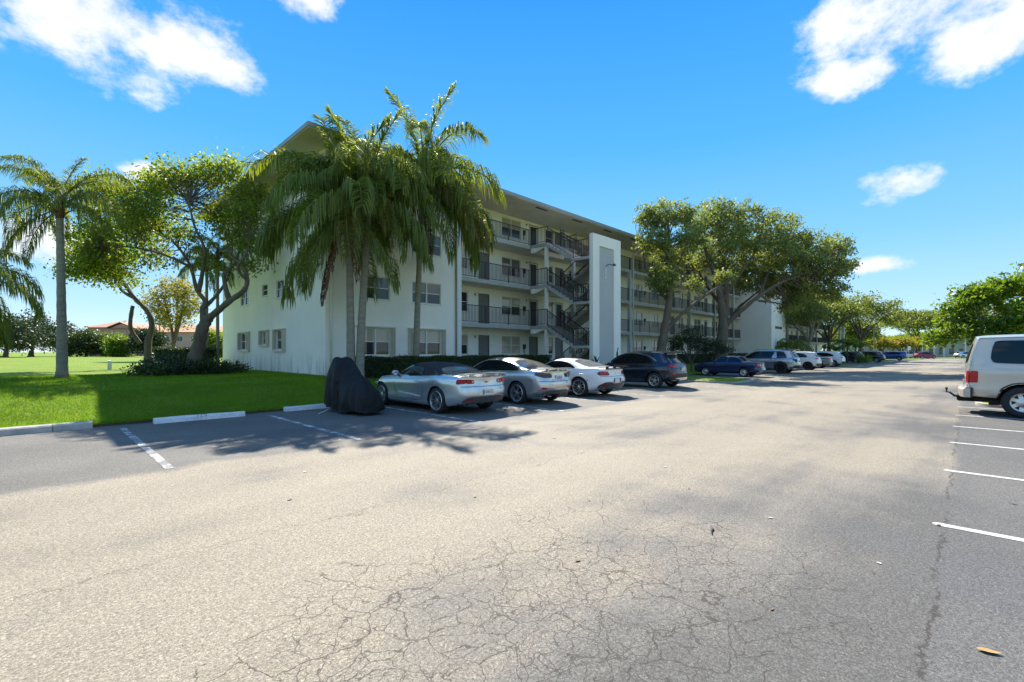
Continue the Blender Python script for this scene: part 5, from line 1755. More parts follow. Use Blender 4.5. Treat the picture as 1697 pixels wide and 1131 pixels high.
# --- champagne passenger van on the right, its nose away from the aisle
van = dict(
    L=5.5, r=0.385, axles=(1.05, 4.55), track=1.70, tum=0.13, crown=0.08, plan=(0.09, 0.25), arch=0.075, xb=1.0, N=60,
    top=[(0, 2.06), (0.3, 2.09), (1.5, 2.11), (3.6, 2.10), (4.1, 2.03), (4.75, 1.35), (5.1, 1.22), (5.4, 1.08), (5.5, 0.95)],
    belt=[(0, 1.30), (3.0, 1.30), (4.6, 1.22), (5.2, 1.02), (5.5, 0.85)],
    wb=[(0, 0.93), (0.4, 0.95), (3.5, 0.95), (4.8, 0.90), (5.5, 0.78)],
    wm=[(0, 0.95), (0.4, 1.0), (3.5, 1.0), (4.8, 0.98), (5.5, 0.84)],
    zs=[(0, 0.50), (0.5, 0.47), (4.5, 0.42), (5.5, 0.36)],
    rear=[(0.4, 0.0), (0.9, 0.0), (1.3, 0.02), (1.7, 0.10), (2.05, 0.22), (2.1, 0.24)],
    paint=P_VAN, glass_round=2,
    side_glass=[[(0.42, 1.345), (0.46, 1.88), (0.56, 1.93), (2.15, 1.93), (2.22, 1.88), (2.22, 1.345)], [(2.32, 1.345), (2.32, 1.93), (3.3, 1.93), (3.3, 1.345)], [(3.42, 1.345), (3.42, 1.90), (3.95, 1.90), (4.52, 1.32)]],
    deck_panels=[('windscreen', [(4.12, -0.92), (4.12, 0.92), (4.72, 0.92), (4.72, -0.92)], M_GLASS)],
    tail_panels=[('rear_window', [(-0.74, 1.34), (-0.70, 1.88), (0.70, 1.88), (0.74, 1.34)], M_GLASS, 0.006),
                 ('tail_lamp', [(0.78, 0.83), (0.78, 1.15), (0.94, 1.15), (0.94, 0.83)], M_TAIL, 0.022),
                 ('reversing_lamp', [(0.80, 0.78), (0.80, 0.84), (0.93, 0.84), (0.93, 0.78)], M_TAILW, 0.020)],
    side_panels=[('tail_lamp', [(0.02, 0.845), (0.02, 1.15), (0.19, 1.15), (0.19, 0.845)], M_TAIL, 0.012),
                 ('reversing_lamp', [(0.02, 0.77), (0.02, 0.835), (0.19, 0.835), (0.19, 0.77)], M_TAILW, 0.011),
                 ('body_rib', [(0.25, 1.175), (0.25, 1.20), (4.3, 1.20), (4.3, 1.175)], P_VAN, 0.008),
                 ('body_rib', [(0.08, 0.68), (0.08, 0.705), (0.62, 0.705), (0.62, 0.68)], P_VAN, 0.008),
                 ('arch_lip', [(0.56, 0.47), (0.64, 0.72), (0.84, 0.85), (1.05, 0.89), (1.26, 0.85), (1.46, 0.72), (1.54, 0.47), (1.50, 0.47), (1.42, 0.70), (1.24, 0.825), (1.05, 0.86), (0.86, 0.825), (0.68, 0.70), (0.60, 0.47)], M_TRIM, 0.006)],
    seams=[[(0.25, 1.19), (4.2, 1.19)], [(0.06, 0.69), (0.64, 0.69)], [(2.27, 2.0), (2.27, 0.5)], [(3.36, 2.0), (3.36, 0.5), (4.4, 0.45)]],
    handles=[(2.45, 1.1)], handle_mat=M_TRIM, mirror=(4.35, 1.35), mirror_mat=M_TRIM,
    wheel=(0.385, 0.235, 0.245, 7, 0, M_RIM, 'cover'), plate=(0, 0.8, '', M_PLATEG))


def van_bumper(mb, c):
    n = 12
    vs, fs = [], []
    for i in range(n + 1):
        y = -1.0 + 2.0 * i / n
        q = 0.10 * abs(y) ** 4
        for (x, z) in ((-0.10, 0.46), (-0.12, 0.52), (-0.12, 0.66), (-0.08, 0.70), (0.02, 0.70), (0.02, 0.46)):
            vs.append((x + q, y, z))
    k = 6
    for i in range(n):
        for j in range(k): fs.append((i * k + j, i * k + (j + 1) % k, (i + 1) * k + (j + 1) % k, (i + 1) * k + j))
    fs += [tuple(range(k)), tuple(n * k + j for j in range(k))]
    mb.add(vs, fs)
    for sg in (1, -1):
        mb.add([(0.021, sg * 0.99, 0.47), (0.16, sg * 1.005, 0.47), (0.16, sg * 1.005, 0.71), (0.021, sg * 0.99, 0.71),
                (0.021, sg * 0.90, 0.47), (0.16, sg * 0.90, 0.47), (0.16, sg * 0.90, 0.71), (0.021, sg * 0.90, 0.71)],
               [(0, 1, 2, 3), (7, 6, 5, 4), (0, 4, 5, 1), (1, 5, 6, 2), (2, 6, 7, 3), (3, 7, 4, 0)], 1)


def van_under(mb, c):
    mb.box(-0.12, 1.0, -0.5, 0.5, 0.32, 0.47)
    mb.box(0.2, 4.2, -0.75, 0.75, 0.36, 0.46)
    mb.box(-0.15, 0.18, -0.35, 0.35, 0.33, 0.455)
    mb.lathe([(0.0, -0.08), (0.12, -0.07), (0.13, 0.07), (0.0, 0.08)], 12, axis='X', c=(1.05, 0, 0.40))
    mb.tube([(0.15, 0.55, 0.40), (1.6, 0.5, 0.40)], 0.05, 8)
    mb.tube([(0.45, -0.78, 0.34), (0.75, -0.78, 0.36)], 0.07, 8)


def van_hitch(mb, c):
    mb.bar((-0.05, 0, 0.42), (-0.22, 0, 0.42), 0.06)
    mb.bar((-0.20, 0, 0.42), (-0.30, 0, 0.51), 0.05)
    mb.bar((-0.29, 0, 0.505), (-0.38, 0, 0.52), 0.05, 0.03)
    mb.tube([(-0.36, 0, 0.52), (-0.36, 0, 0.58)], 0.016, 8)
    mb.lathe([(0.0, 0.65), (0.024, 0.64), (0.034, 0.615), (0.024, 0.58), (0.0, 0.57)], 12, axis='Z', c=(-0.36, 0, 0))
    mb.tube([(-0.16, 0.04, 0.40), (-0.16, -0.07, 0.40)], 0.014, 6)


van['extra'] = [('rear_bumper', van_bumper, [M_RUST, M_TRIM]), ('underbody', van_under, M_WELL), ('tow_hitch', van_hitch, M_BLACK),
                ('roof_gutter', lambda mb, c: [mb.tube([(x, sg * (c.half(x)[4][0] + 0.012), c.half(x)[4][1] - 0.012) for x in np.linspace(0.28, 4.0, 12)], 0.014, 6) for sg in (1, -1)], P_VAN),]
r_, c_ = build_car(van, (18.02, 0.08, 0.0), R(-90), 'passenger_van', 'champagne passenger van with tow hitch parked on the right', None, 'van')
for sg in (1, -1):
    for z in (0.76, 1.24, 1.36):
        x = c_.shift(0, 0.9, z)
        MB().box(x - 0.035, x + 0.02, sg * 0.9 - 0.03, sg * 0.9 + 0.03, z - 0.05, z + 0.05).build('door_hinge', M_CHROME, r_)
# ------------------------------------------------------------------ vegetation
VIEWROT = R(-45.7)


def np_leaves(rng, centers, per, sigma, size, up=0.35, squash=0.75, fold=0.0):
    """Leaf blades (pointed quads) scattered about cluster centres."""
    C = np.repeat(np.asarray(centers, float), per, axis=0)
    n = len(C)
    P = C + rng.normal(size=(n, 3)) * np.array([sigma, sigma, sigma * squash])
    d = rng.normal(size=(n, 3)); d[:, 2] -= 0.25
    d /= np.linalg.norm(d, axis=1)[:, None]
    nr = rng.normal(size=(n, 3)); nr[:, 2] += up * 3
    s = np.cross(d, nr)
    s /= np.linalg.norm(s, axis=1)[:, None] + 1e-9
    L = size * rng.uniform(0.65, 1.35, n)[:, None]
    W = L * rng.uniform(0.24, 0.36, n)[:, None]
    V = np.stack([P, P + d * L * 0.45 + s * W, P + d * L, P + d * L * 0.45 - s * W], 1).reshape(-1, 3)
    F = np.arange(n * 4).reshape(n, 4)
    return V, F


def blob_centers(rng, blob, n, shell=0.45):
    cx, cy, cz, rx, ry, rz = blob
    d = rng.normal(size=(n, 3))
    d /= np.linalg.norm(d, axis=1)[:, None]
    r = (shell + (1 - shell) * rng.random(n) ** 0.6)
    # lumpy outline
    r *= 1 + 0.16 * np.sin(d[:, 0] * 5 + cx) * np.cos(d[:, 1] * 4 + cy) + 0.12 * np.sin(d[:, 2] * 7 + cz)
    return np.array([cx, cy, cz]) + d * r[:, None] * np.array([rx, ry, rz])


def smooth_path(pts, k=4):
    pts = [Vector(p) for p in pts]
    if len(pts) < 3: return pts
    out = []
    for i in range(len(pts) - 1):
        p0, p1, p2, p3 = pts[max(i - 1, 0)], pts[i], pts[i + 1], pts[min(i + 2, len(pts) - 1)]
        for j in range(k):
            t = j / k
            out.append(0.5 * ((2 * p1) + (p2 - p0) * t + (2 * p0 - 5 * p1 + 4 * p2 - p3) * t * t + (3 * p1 - p0 - 3 * p2 + p3) * t ** 3))
    out.append(pts[-1])
    return out


def tree(name, loc, limbs, blobs, leaf, bark, label, clusters=60, per=26, sigma=0.34, size=0.2, seed=1, group=None, twigs=0.5, cat='tree', shell=0.45, rz=VIEWROT, up=0.35, seg=9):
    """limbs: [(points, r0, r1)] in local metres; blobs: [(x, y, z, rx, ry, rz, weight)]."""
    rng = np.random.default_rng(seed)
    root = empty(name, loc, rz, label, cat, group)
    mb = MB()
    nodes = []
    for (pts, r0, r1) in limbs:
        sp_ = smooth_path(pts)
        n = len(sp_)
        rad = [(r0 + (r1 - r0) * (i / (n - 1)) ** 0.8) * (1 + 0.09 * math.sin(i * 2.3 + seed)) for i in range(n)]
        if pts[0][2] <= 0.01:
            rad[0] *= 1.35
            if n > 2: rad[1] *= 1.1
        mb.tube(sp_, rad, seg)
        nodes += [(p, r) for p, r in zip(sp_[len(sp_) // 3:], rad[len(sp_) // 3:])]
    NP = np.array([tuple(p) for p, _ in nodes])
    allc = []
    for b in blobs:
        n = max(3, int(clusters * b[6]))
        cs = blob_centers(rng, b[:6], n, shell)
        allc.append(cs)
        for c in cs[: int(n * twigs)]:
            # branch from the nearest lower limb towards the cluster
            d = np.linalg.norm(NP - c, axis=1) + np.maximum(0, NP[:, 2] - c[2]) * 0.8
            k = int(np.argmin(d + rng.uniform(0, 0.6, len(d))))
            p0 = Vector(NP[k])
            p1 = Vector(c)
            mid = p0.lerp(p1, 0.5) + Vector(rng.normal(size=3) * 0.12 * (p1 - p0).length)
            ra = min(nodes[k][1] * 0.55, 0.018 + 0.012 * (p1 - p0).length)
            mb.tube(smooth_path([p0, mid, p1], 3), np.linspace(ra, 0.006, 7), 4, cap=False)
    mb.build('trunk', bark, root, True)
    V, F = np_leaves(rng, np.concatenate(allc), per, sigma, size, up)
    link('crown', mesh_np('crown', V, F, leaf), root)['kind'] = 'stuff'
    return root


def frond_mesh(rng, length, e0, e1, droop, n=100, lf=0.62, mats=None, width=0.036, curl=0.0):
    """One feather palm leaf: arching stalk with two ragged ranks of drooping leaflets."""
    K = 22
    pts = [np.zeros(3)]
    for i in range(K):
        t = (i + 0.5) / K
        a = R(e0 + (e1 - e0) * t ** 1.25)
        pts.append(pts[-1] + np.array([math.cos(a), curl * t * 0.3, math.sin(a)]) * length / K)
    pts = np.array(pts)
    mb = MB()
    mb.tube([tuple(p) for p in pts], list(np.linspace(0.032, 0.006, K + 1)), 5, 1)
    for i in range(n):
        s = 0.13 + 0.87 * i / n
        q = s * K
        k = min(int(q), K - 1)
        p = pts[k] + (pts[k + 1] - pts[k]) * (q - k)
        tg = pts[k + 1] - pts[k]
        tg /= np.linalg.norm(tg)
        side = np.cross(tg, np.array([0, 0, 1.0]))
        side /= np.linalg.norm(side) + 1e-9
        nrm = np.cross(side, tg)
        ll = lf * (0.35 + 0.65 * math.sin(math.pi * min(1.0, (0.12 + 0.80 * s))) ** 0.7)
        for sg in (1, -1):
            if rng.random() < 0.05: continue
            L = ll * rng.uniform(0.75, 1.15)
            d0 = tg * rng.uniform(0.45, 0.8) + side * sg * rng.uniform(0.7, 1.0) + nrm * rng.uniform(-0.35, 0.65)
            d0 /= np.linalg.norm(d0)
            g = np.array([0, 0, -1.0])
            p1 = p + d0 * L * 0.42
            d1 = d0 * (1 - droop) + g * droop * rng.uniform(0.8, 1.3)
            d1 /= np.linalg.norm(d1)
            p2 = p1 + d1 * L * 0.36
            d2 = d1 * 0.45 + g * (0.25 + droop)
            d2 /= np.linalg.norm(d2)
            p3 = p2 + d2 * L * 0.30
            w = np.cross(d0, np.array([rng.normal() * 0.5, rng.normal() * 0.5, 1.0]))
            w /= np.linalg.norm(w) + 1e-9
            w = w * width * 0.5
            mb.add([tuple(p - w * .5), tuple(p + w * .5), tuple(p1 + w), tuple(p1 - w), tuple(p2 + w * .8), tuple(p2 - w * .8), tuple(p3)],
                   [(0, 1, 2, 3), (3, 2, 4, 5), (5, 4, 6)], 0)
    me = mb.mesh('frond', mats)
    return me


prng = np.random.default_rng(5)
M_STALK = pbr('frond stalk', (0.16, 0.17, 0.05), 0.5)
FRONDS = {}
for cls, (e0, e1, dr, lf) in {'spear': (84, 48, 0.2, 0.55), 'young': (68, -52, 0.58, 0.80), 'mid': (44, -82, 0.72, 0.88), 'old': (16, -88, 0.82, 0.90), 'hang': (-34, -89, 0.9, 0.80), 'arch': (64, -34, 0.5, 0.78)}.items():
    FRONDS[cls] = [frond_mesh(prng, 3.0, e0 + prng.uniform(-6, 6), e1, dr, lf=lf, mats=[L_PALM, M_STALK], curl=prng.uniform(-1, 1)) for _ in range(2)]
FRONDS['yellow'] = [frond_mesh(prng, 3.0, -8, -87, 0.8, lf=0.86, mats=[L_PALMY, M_STALK])]
FRONDS['dead'] = [frond_mesh(prng, 2.6, -70, -89, 0.9, n=52, lf=0.34, mats=[L_DEAD, M_HUSK], width=0.05)]


def palm(loc, height, r0, r1, flen, plan, label, lean=(0, 0), seed=0, group='queen palms on the lawn', sheath=M_HUSK):
    """plan: [(class, azimuth in degrees, scale)]."""
    rr = random.Random(seed)
    root = empty('palm_tree', loc, VIEWROT, label, 'palm tree', group)
    pts, rad = [], []
    n = 26
    for i in range(n + 1):
        t = i / n
        pts.append((lean[0] * t ** 1.4, lean[1] * t ** 1.4, height * t))
        ring = 0.03 * r1 * (1 if i % 2 else -1)
        rad.append(r1 + (r0 - r1) * (1 - t) ** 2.2 + ring)
    rad[0] *= 1.3
    MB().tube(pts, rad, 16).build('trunk', M_BARKP, root, True)
    top = Vector(pts[-1])
    hs = MB()
    hs.tube([top + Vector((0, 0, -0.5)), top + Vector((0, 0, -0.1)), top + Vector((0, 0, 0.35)), top + Vector((0, 0, 0.7))], [r1 * 1.05, r1 * 1.35, r1 * 1.0, 0.03], 12)
    for k in range(16):
        a = k * 2.4
        p = top + Vector((math.cos(a) * r1 * 1.1, math.sin(a) * r1 * 1.1, -0.35 + 0.04 * k))
        hs.bar(p, p + Vector((math.cos(a) * 0.28, math.sin(a) * 0.28, 0.18)), 0.07, 0.02)
    hs.build('crown_shaft', sheath, root, True)
    for (cls, a, sc_) in plan:
        me = rr.choice(FRONDS[cls])
        z = {'spear': 0.45, 'young': 0.30, 'arch': 0.3, 'mid': 0.12, 'old': -0.02, 'hang': -0.14, 'yellow': -0.1, 'dead': -0.25}[cls]
        a = R(a + rr.uniform(-7, 7))
        k = flen / 3.0 * sc_
        o = link('frond', me, root, (top.x + 0.10 * math.cos(a), top.y + 0.10 * math.sin(a), top.z + z), (R(rr.uniform(-10, 10)), 0, a), (k, k, k))
        if cls == 'dead': o['label'] = 'dead brown frond hanging down'
        if cls == 'yellow': o['label'] = 'frond coloured backlit yellow'
    return root


def crown_plan(seed, n=22, ends=0, sc=1.0):
    rr = random.Random(seed)
    out = []
    for i in range(n):
        t = i / (n - 1)
        cls = 'spear' if t < 0.08 else 'young' if t < 0.34 else 'mid' if t < 0.62 else 'old' if t < 0.86 else 'hang'
        out.append((cls, (i * 137.5 + rr.uniform(-15, 15)) % 360, sc * rr.uniform(0.88, 1.08)))
    return out


# queen palms: two crowded before the gable corner, one taller by the hedge, two out on the lawn
palm((9.0, 17.9, 0.46), 6.9, 0.19, 0.13, 4.0, crown_plan(3, 21) + [('dead', 240, 1.05), ('dead', 300, 0.8), ('arch', 172, 1.2), ('arch', 125, 1.3), ('arch', 150, 1.35), ('young', 140, 1.35), ('arch', 100, 1.2), ('arch', 60, 1.1), ('spear', 140, 1.1), ('hang', 170, 0.95), ('hang', 200, 1.05), ('old', 185, 1.05), ('yellow', 285, 0.9)],
     'shaggy palm with long dead brown frond beside the gable corner', (-0.08, 0.0), 3)
palm((9.28, 17.72, 0.45), 7.7, 0.185, 0.13, 3.1, crown_plan(8, 15) + [('hang', 250, 1.0), ('yellow', 300, 0.9)],
     'pale trunked palm rising close beside the shaggy one', (0.35, 0.3), 8)
palm((12.75, 18.85, 0.5), 9.1, 0.175, 0.12, 4.3, crown_plan(14, 20) + [('yellow', 330, 1.0), ('yellow', 10, 0.95), ('yellow', 352, 1.05), ('hang', 345, 1.0), ('arch', 80, 1.0), ('arch', 100, 0.9), ('dead', 300, 0.9), ('hang', 20, 1.05)],
     'tallest palm with backlit yellow fronds standing in the clipped hedge', (0.35, 0.0), 14)
palm((0.85, 26.9, 0.55), 7.1, 0.20, 0.13, 2.6,
     [('arch', 165, 1.15), ('arch', 12, 1.15), ('arch', 130, 1.0), ('arch', 40, 1.0), ('arch', 285, 1.0), ('young', 230, 0.9), ('mid', 175, 1.05), ('mid', 5, 1.1), ('mid', 215, 0.95), ('mid', 320, 0.9), ('mid', 60, 0.9), ('old', 190, 1.0), ('old', 350, 0.9),
      ('old', 250, 0.9), ('old', 130, 0.9), ('hang', 185, 0.95), ('hang', 210, 1.0), ('spear', 90, 0.8), ('old', 30, 0.8)],
     'single palm on the open lawn left of the branching tree', (-0.10, 0), 21)
palm((-1.85, 22.6, 0.55), 3.3, 0.20, 0.15, 2.35, crown_plan(33, 20), 'palm cut by the left picture edge over the lawn', (0.1, 0), 33)

# --- thin palms behind the branching tree
for (lx, ly, h, lab) in ((7.8, 35.0, 6.6, 'thin palm stem just behind the twisted trunk'), (8.0, 33.3, 6.9, 'thin palm stem between twisted tree and gable wall')):
    palm((lx, ly, 0.55), h, 0.11, 0.085, 2.0, crown_plan(int(lx * 10), 12), lab, (0, 0), int(lx * 10), 'thin palms by the gable')

# --- twisted branching tree by the gable wall
k = 0.031


def P(px, py, dy=0.0):
    return ((px - 325) * k, dy, (618 - py) * k)


limbs = [([P(325, 619), P(322, 596, .0), P(327, 572, .1), P(336, 548, -.1), P(341, 533, .0), P(346, 526, 0)], 0.37, 0.24),
         ([P(341, 531), P(362, 518, -.2), P(386, 500, -.3), P(408, 484, -.3), P(413, 466, -.2), P(402, 440, 0), P(380, 424, .1), P(374, 405, .3)], 0.20, 0.05),
         ([P(386, 500, -.3), P(370, 478, .2), P(362, 452, .5), P(376, 432, .7), P(384, 400, .8)], 0.15, 0.05),
         ([P(413, 466, -.2), P(405, 448, -.6), P(425, 425, -.9), P(432, 400, -1.0)], 0.09, 0.03),
         ([P(338, 540), P(331, 512, .2), P(333, 498, .3), P(317, 478, .4), P(305, 440, .5), P(285, 410, .6), P(262, 390, .8), P(230, 370, 1)], 0.16, 0.035),
         ([P(320, 482, .4), P(331, 450, .2), P(345, 415, -.3), P(335, 380, -.6), P(330, 340, -.8)], 0.13, 0.035),
         ([P(305, 440, .5), P(280, 425, -.2), P(240, 415, -.6), P(190, 412, -.8)], 0.08, 0.025),
         ([P(331, 512, .2), P(345, 480, .9), P(352, 440, 1.5), P(350, 380, 1.8)], 0.11, 0.03)]
blobs = []
for (px, py, r, dy, w) in ((165, 345, 26, .3, .8), (200, 320, 30, -.3, 1.1), (245, 310, 32, .4, 1.2), (290, 300, 30, -.4, 1.1), (335, 290, 28, .3, 1.0), (375, 285, 26, -.2, .9),
                           (405, 320, 28, .5, 1.1), (425, 360, 24, -.5, .8), (340, 345, 30, 1.0, .9), (270, 355, 32, -.9, 1.2), (215, 370, 30, .6, 1.1), (170, 400, 26, -.4, .9), (140, 420, 20, .2, .8), (122, 445, 14, -.2, .5), (205, 440, 20, -.3, .5), (170, 430, 22, -.5, .7),
                           (155, 450, 22, .3, .6), (240, 420, 24, .7, .5), (390, 385, 26, .7, .7), (300, 385, 22, .3, .5), (425, 410, 18, -.6, .4), (345, 440, 14, .6, .25), (410, 440, 12, .3, .2), (190, 460, 16, .5, .35)):
    x, y, z = P(px, py, dy)
    blobs.append((x, y, z, r * k * 1.12, r * k * 1.25, r * k * 0.85, w))
tree('twisted_tree', (5.86, 28.35, 0.55), limbs, blobs, L_YEL, M_BARK, 'twisted grey tree with yellow green leaves beside the gable wall', 50, 30, 0.30, 0.16, 41, shell=0.25)

# --- second, leaning tree behind it
k = 0.0387


def P(px, py, dy=0.0):
    return ((px - 246) * k, dy, (611 - py) * k)


limbs = [([P(246, 611), P(244, 570), P(251, 540), P(243, 515), P(222, 494), P(206, 470), P(190, 450)], 0.24, 0.08),
         ([P(222, 494), P(200, 480), P(186, 455, .4), P(170, 425, .8)], 0.12, 0.04), ([P(243, 515), P(215, 470, -.6), P(218, 430, -1), P(235, 395, -1.2)], 0.12, 0.03),
         ([P(232, 570), P(222, 545, -.3), P(224, 515, -.3), P(226, 508, -.3)], 0.13, 0.10)]
blobs = [(*P(175, 420, .5), 1.5, 1.5, 1.1, .9), (*P(215, 400, -.8), 1.7, 1.6, 1.2, 1.0), (*P(150, 440, .4), 1.1, 1.1, .9, .6), (*P(240, 375, .3), 1.6, 1.5, 1.1, .9), (*P(130, 395, .3), 1.1, 1.1, .9, .6)]
tree('leaning_tree', (5.2, 37.6, 0.55), limbs, blobs, L_BRIGHT, M_BARKD, 'leaning dark trunk with a cut stub behind the twisted tree', 60, 26, 0.3, 0.2, 42, shell=0.25)

# --- golden feathery tree beyond the lawn
limbs = [([(0, 0, 0), (0.1, 0, 2), (-0.6, .3, 5), (-1.5, .4, 8)], 0.3, 0.06), ([(0.1, 0, 2), (1.2, -.4, 5), (1.8, -.5, 8.5)], 0.2, 0.05), ([(0.1, 0, 2), (0.1, .5, 5), (0.2, .5, 9.5)], 0.2, 0.05)]
blobs = [(-1.6, 0, 6.5, 1.8, 2, 2.2, 1), (0.3, 0.5, 8.4, 2.2, 2, 2.0, 1.2), (1.9, -.4, 6.4, 1.7, 2, 2.2, 1), (0.2, -.5, 5.0, 2.0, 1.8, 1.5, .7)]
tree('golden_tree', (11.5, 66.9, 0.5), limbs, blobs, L_GOLD, M_BARKD, 'golden feathery tree beyond the lawn between trunks', 60, 24, 0.42, 0.26, 43, shell=0.15)

# --- dark spreading trees and smaller ones at the far side of the lawn
far = [((-0.3, 140.7), 11.0, 7.5, L_DARK, 'very wide dark tree at the far left of the lawn'),
       ((5.9, 154.4), 8.5, 5, L_DARK, 'dark tree half behind the single palm trunk'),
       ((7.9, 135.0), 6.0, 3.4, L_DARKB, 'small round tree in front of the pink building end'),
       ((11.1, 137.6), 6.6, 4.4, L_OAKB, 'grey green tree before the pink building'),
       ((12.4, 124.8), 5.0, 2.4, L_BRIGHT, 'light green small tree before the pink gable'),
       ((16.4, 120.7), 6.5, 3.4, L_DARK, 'dark conical tree right of the pink gable'),
       ((-3.6, 129.7), 9.5, 6, L_DARK, 'dark tree beyond the left palm fronds'),
       ((22.6, 97.1), 6.4, 2.6, L_YEL, 'yellowish tree seen between twisted trunk and gable')]
for i, ((x, y), h, w, lf, lab) in enumerate(far):
    rr = random.Random(i)
    lm = [([(0, 0, 0), (0.1, 0, h * 0.25), (0.3 - w * 0.2, 0, h * 0.6)], 0.05 * h, 0.08), ([(0.1, 0, h * 0.22), (w * 0.3, .4, h * 0.55)], 0.035 * h, 0.07)]
    bl = []
    for j in range(9):
        a = j * 2.4
        q = 0.62 * w * math.sqrt((j + 0.5) / 9)
        bl.append((q * math.cos(a), q * math.sin(a), h * (0.34 + 0.30 * rr.random()) - 0.10 * h * (q / w) ** 2, w * 0.42, w * 0.42, h * 0.34, 1.4))
    tree('lawn_tree', (x, y, 0.4), lm, bl, lf, M_BARKD, lab, 22, 20, 0.5, 0.42, 60 + i, 'trees along the far side of the lawn', 0.25)

# --- live oaks in front of the wing
k = 0.0453


def P(px, py, dy=0.0):
    return ((px - 1095) * k, dy, (609 - py) * k)


limbs = [([P(1095, 610), P(1096, 580), P(1101, 545), P(1107, 510), P(1110, 470), P(1104, 430), P(1108, 390)], 0.42, 0.13),
         ([P(1100, 552), P(1122, 525, -.3), P(1150, 500, -.5), P(1178, 480, -.6), P(1205, 462, -.6)], 0.17, 0.05),
         ([P(1108, 500), P(1090, 470, .5), P(1075, 440, .8), P(1070, 400, 1)], 0.14, 0.04), ([P(1110, 470), P(1130, 430, .4), P(1145, 390, .6), P(1150, 350, .6)], 0.14, 0.04)]
blobs = [(*P(px, py, dy), r * k, r * k * 1.1, r * k * 0.85, w) for (px, py, r, dy, w) in
         ((1090, 355, 30, 0, 1), (1130, 345, 30, .6, 1), (1080, 400, 26, -.5, .8), (1112, 420, 34, .4, 1.1), (1090, 460, 26, -.7, .8), (1140, 395, 28, -.6, .9), (1110, 465, 26, .6, .7), (1075, 365, 18, .2, .4), (1195, 458, 14, -.5, .3), (1150, 470, 12, 0, .2))]
tree('oak_tree', (32.9, 16.5, 0.4), limbs, blobs, L_OAK, M_BARK, 'slender pale oak with one long side branch beside the screen wall', 60, 34, 0.20, 0.19, 51, 'oaks along the long wing', shell=0.3)

k = 0.053


def P(px, py, dy=0.0):
    return ((px - 1196) * k, dy, (605 - py) * k)


limbs = [([P(1196, 606), P(1196, 570), P(1199, 540), P(1196, 500), P(1188, 460), P(1172, 420), P(1160, 380)], 0.62, 0.10),
         ([P(1199, 540), P(1207, 500, .4), P(1208, 450, .8), P(1200, 400, 1.0), P(1205, 350, 1)], 0.36, 0.07),
         ([P(1203, 535, 0), P(1222, 515, -.5), P(1250, 490, -.9), P(1285, 468, -1.2), P(1330, 450, -1.4), P(1370, 425, -1.5)], 0.26, 0.05),
         ([P(1196, 500, 0), P(1215, 460, -.8), P(1240, 420, -1.2), P(1255, 370, -1.2)], 0.18, 0.04),
         ([P(1250, 490, -.9), P(1275, 450, .2), P(1300, 400, .8), P(1320, 370, 1)], 0.17, 0.05)]
blobs = [(*P(px, py, dy), r * k, r * k * 1.2, r * k * 0.8, w) for (px, py, r, dy, w) in
         ((1165, 370, 34, 0, .9), (1200, 350, 36, .8, 1), (1215, 395, 40, -1, 1.1), (1250, 365, 38, .5, 1), (1265, 415, 42, -.8, 1.2), (1295, 375, 36, .6, .9), (1310, 425, 42, -1.2, 1.2), (1340, 400, 34, .8, .9),
          (1360, 440, 36, -.6, 1), (1385, 405, 28, .3, .8), (1395, 440, 22, 0, .5), (1340, 470, 34, .6, 1), (1300, 470, 32, 1.2, .8), (1255, 455, 30, 1.5, .7), (1180, 420, 28, 1, .7), (1375, 480, 22, -.3, .5), (1230, 440, 26, 1.2, .6), (1320, 500, 20, .5, .4))]
tree('oak_tree', (42.2, 15.5, 0.35), limbs, blobs, L_OAK, M_BARK, 'broadest oak with thick forked trunk and wide crown', 70, 36, 0.24, 0.21, 52, 'oaks along the long wing', shell=0.3)

limbs = [([(0, 0, 0), (0.1, 0, 3), (0.4, 0, 6), (0.2, .5, 9)], 0.52, 0.12), ([(0.1, 0, 3), (1.6, -.5, 5.6), (3.8, -.8, 7.4)], 0.26, 0.06), ([(0.3, 0, 5.5), (-1.2, .8, 8), (-2, 1, 10)], 0.2, 0.05)]
blobs = [(0, 0, 11.2, 2.6, 3, 2, 1), (3.4, -1, 9.6, 2.5, 3, 1.8, 1), (-2.3, 1, 11, 2.2, 2.6, 1.8, .8), (6.2, -.5, 9, 2.4, 2.6, 1.8, .9), (8.6, 0, 8.6, 2.2, 2.4, 1.7, .8), (1.8, 1, 12.4, 2.4, 2.4, 1.6, .8), (5, 1, 11.4, 2.4, 2.4, 1.6, .8)]
tree('oak_tree', (47.2, 17.4, 0.4), limbs, blobs, L_OAKB, M_BARK, 'oak with single dark trunk behind the broad forked oak', 60, 34, 0.26, 0.24, 53, 'oaks along the long wing', shell=0.3)

# --- low dark tree in front of the oaks
limbs = [([(0, 0, 0), (-.1, 0, .6), (-.5, 0, 1.4), (-.9, 0, 2.0)], 0.10, 0.03), ([(-.1, 0, .5), (.3, .1, 1.2), (.9, 0, 1.9)], 0.08, 0.03), ([(-.1, 0, .55), (0, .3, 1.4), (.1, .3, 2.4)], 0.07, 0.03), ([(-.05, 0, .5), (.1, -.4, 1.3), (.3, -.5, 2.1)], 0.06, 0.02)]
blobs = [(-.9, 0, 2.2, .9, 1, .6, 1), (.1, .2, 2.7, 1.0, 1, .6, 1), (1.1, 0, 2.1, 1.0, 1, .6, 1), (1.9, .1, 1.75, .8, .9, .5, .8), (.4, -.5, 1.9, .9, .8, .5, .8), (2.5, 0, 1.6, .5, .6, .4, .4), (-1.3, .2, 1.8, .5, .6, .4, .4)]
tree('small_tree', (34.7, 14.9, 0.18), limbs, blobs, L_DARK, M_BARKD, 'low dark multi stemmed tree right behind the old blue saloon', 34, 30, 0.18, 0.12, 54, shell=0.2)

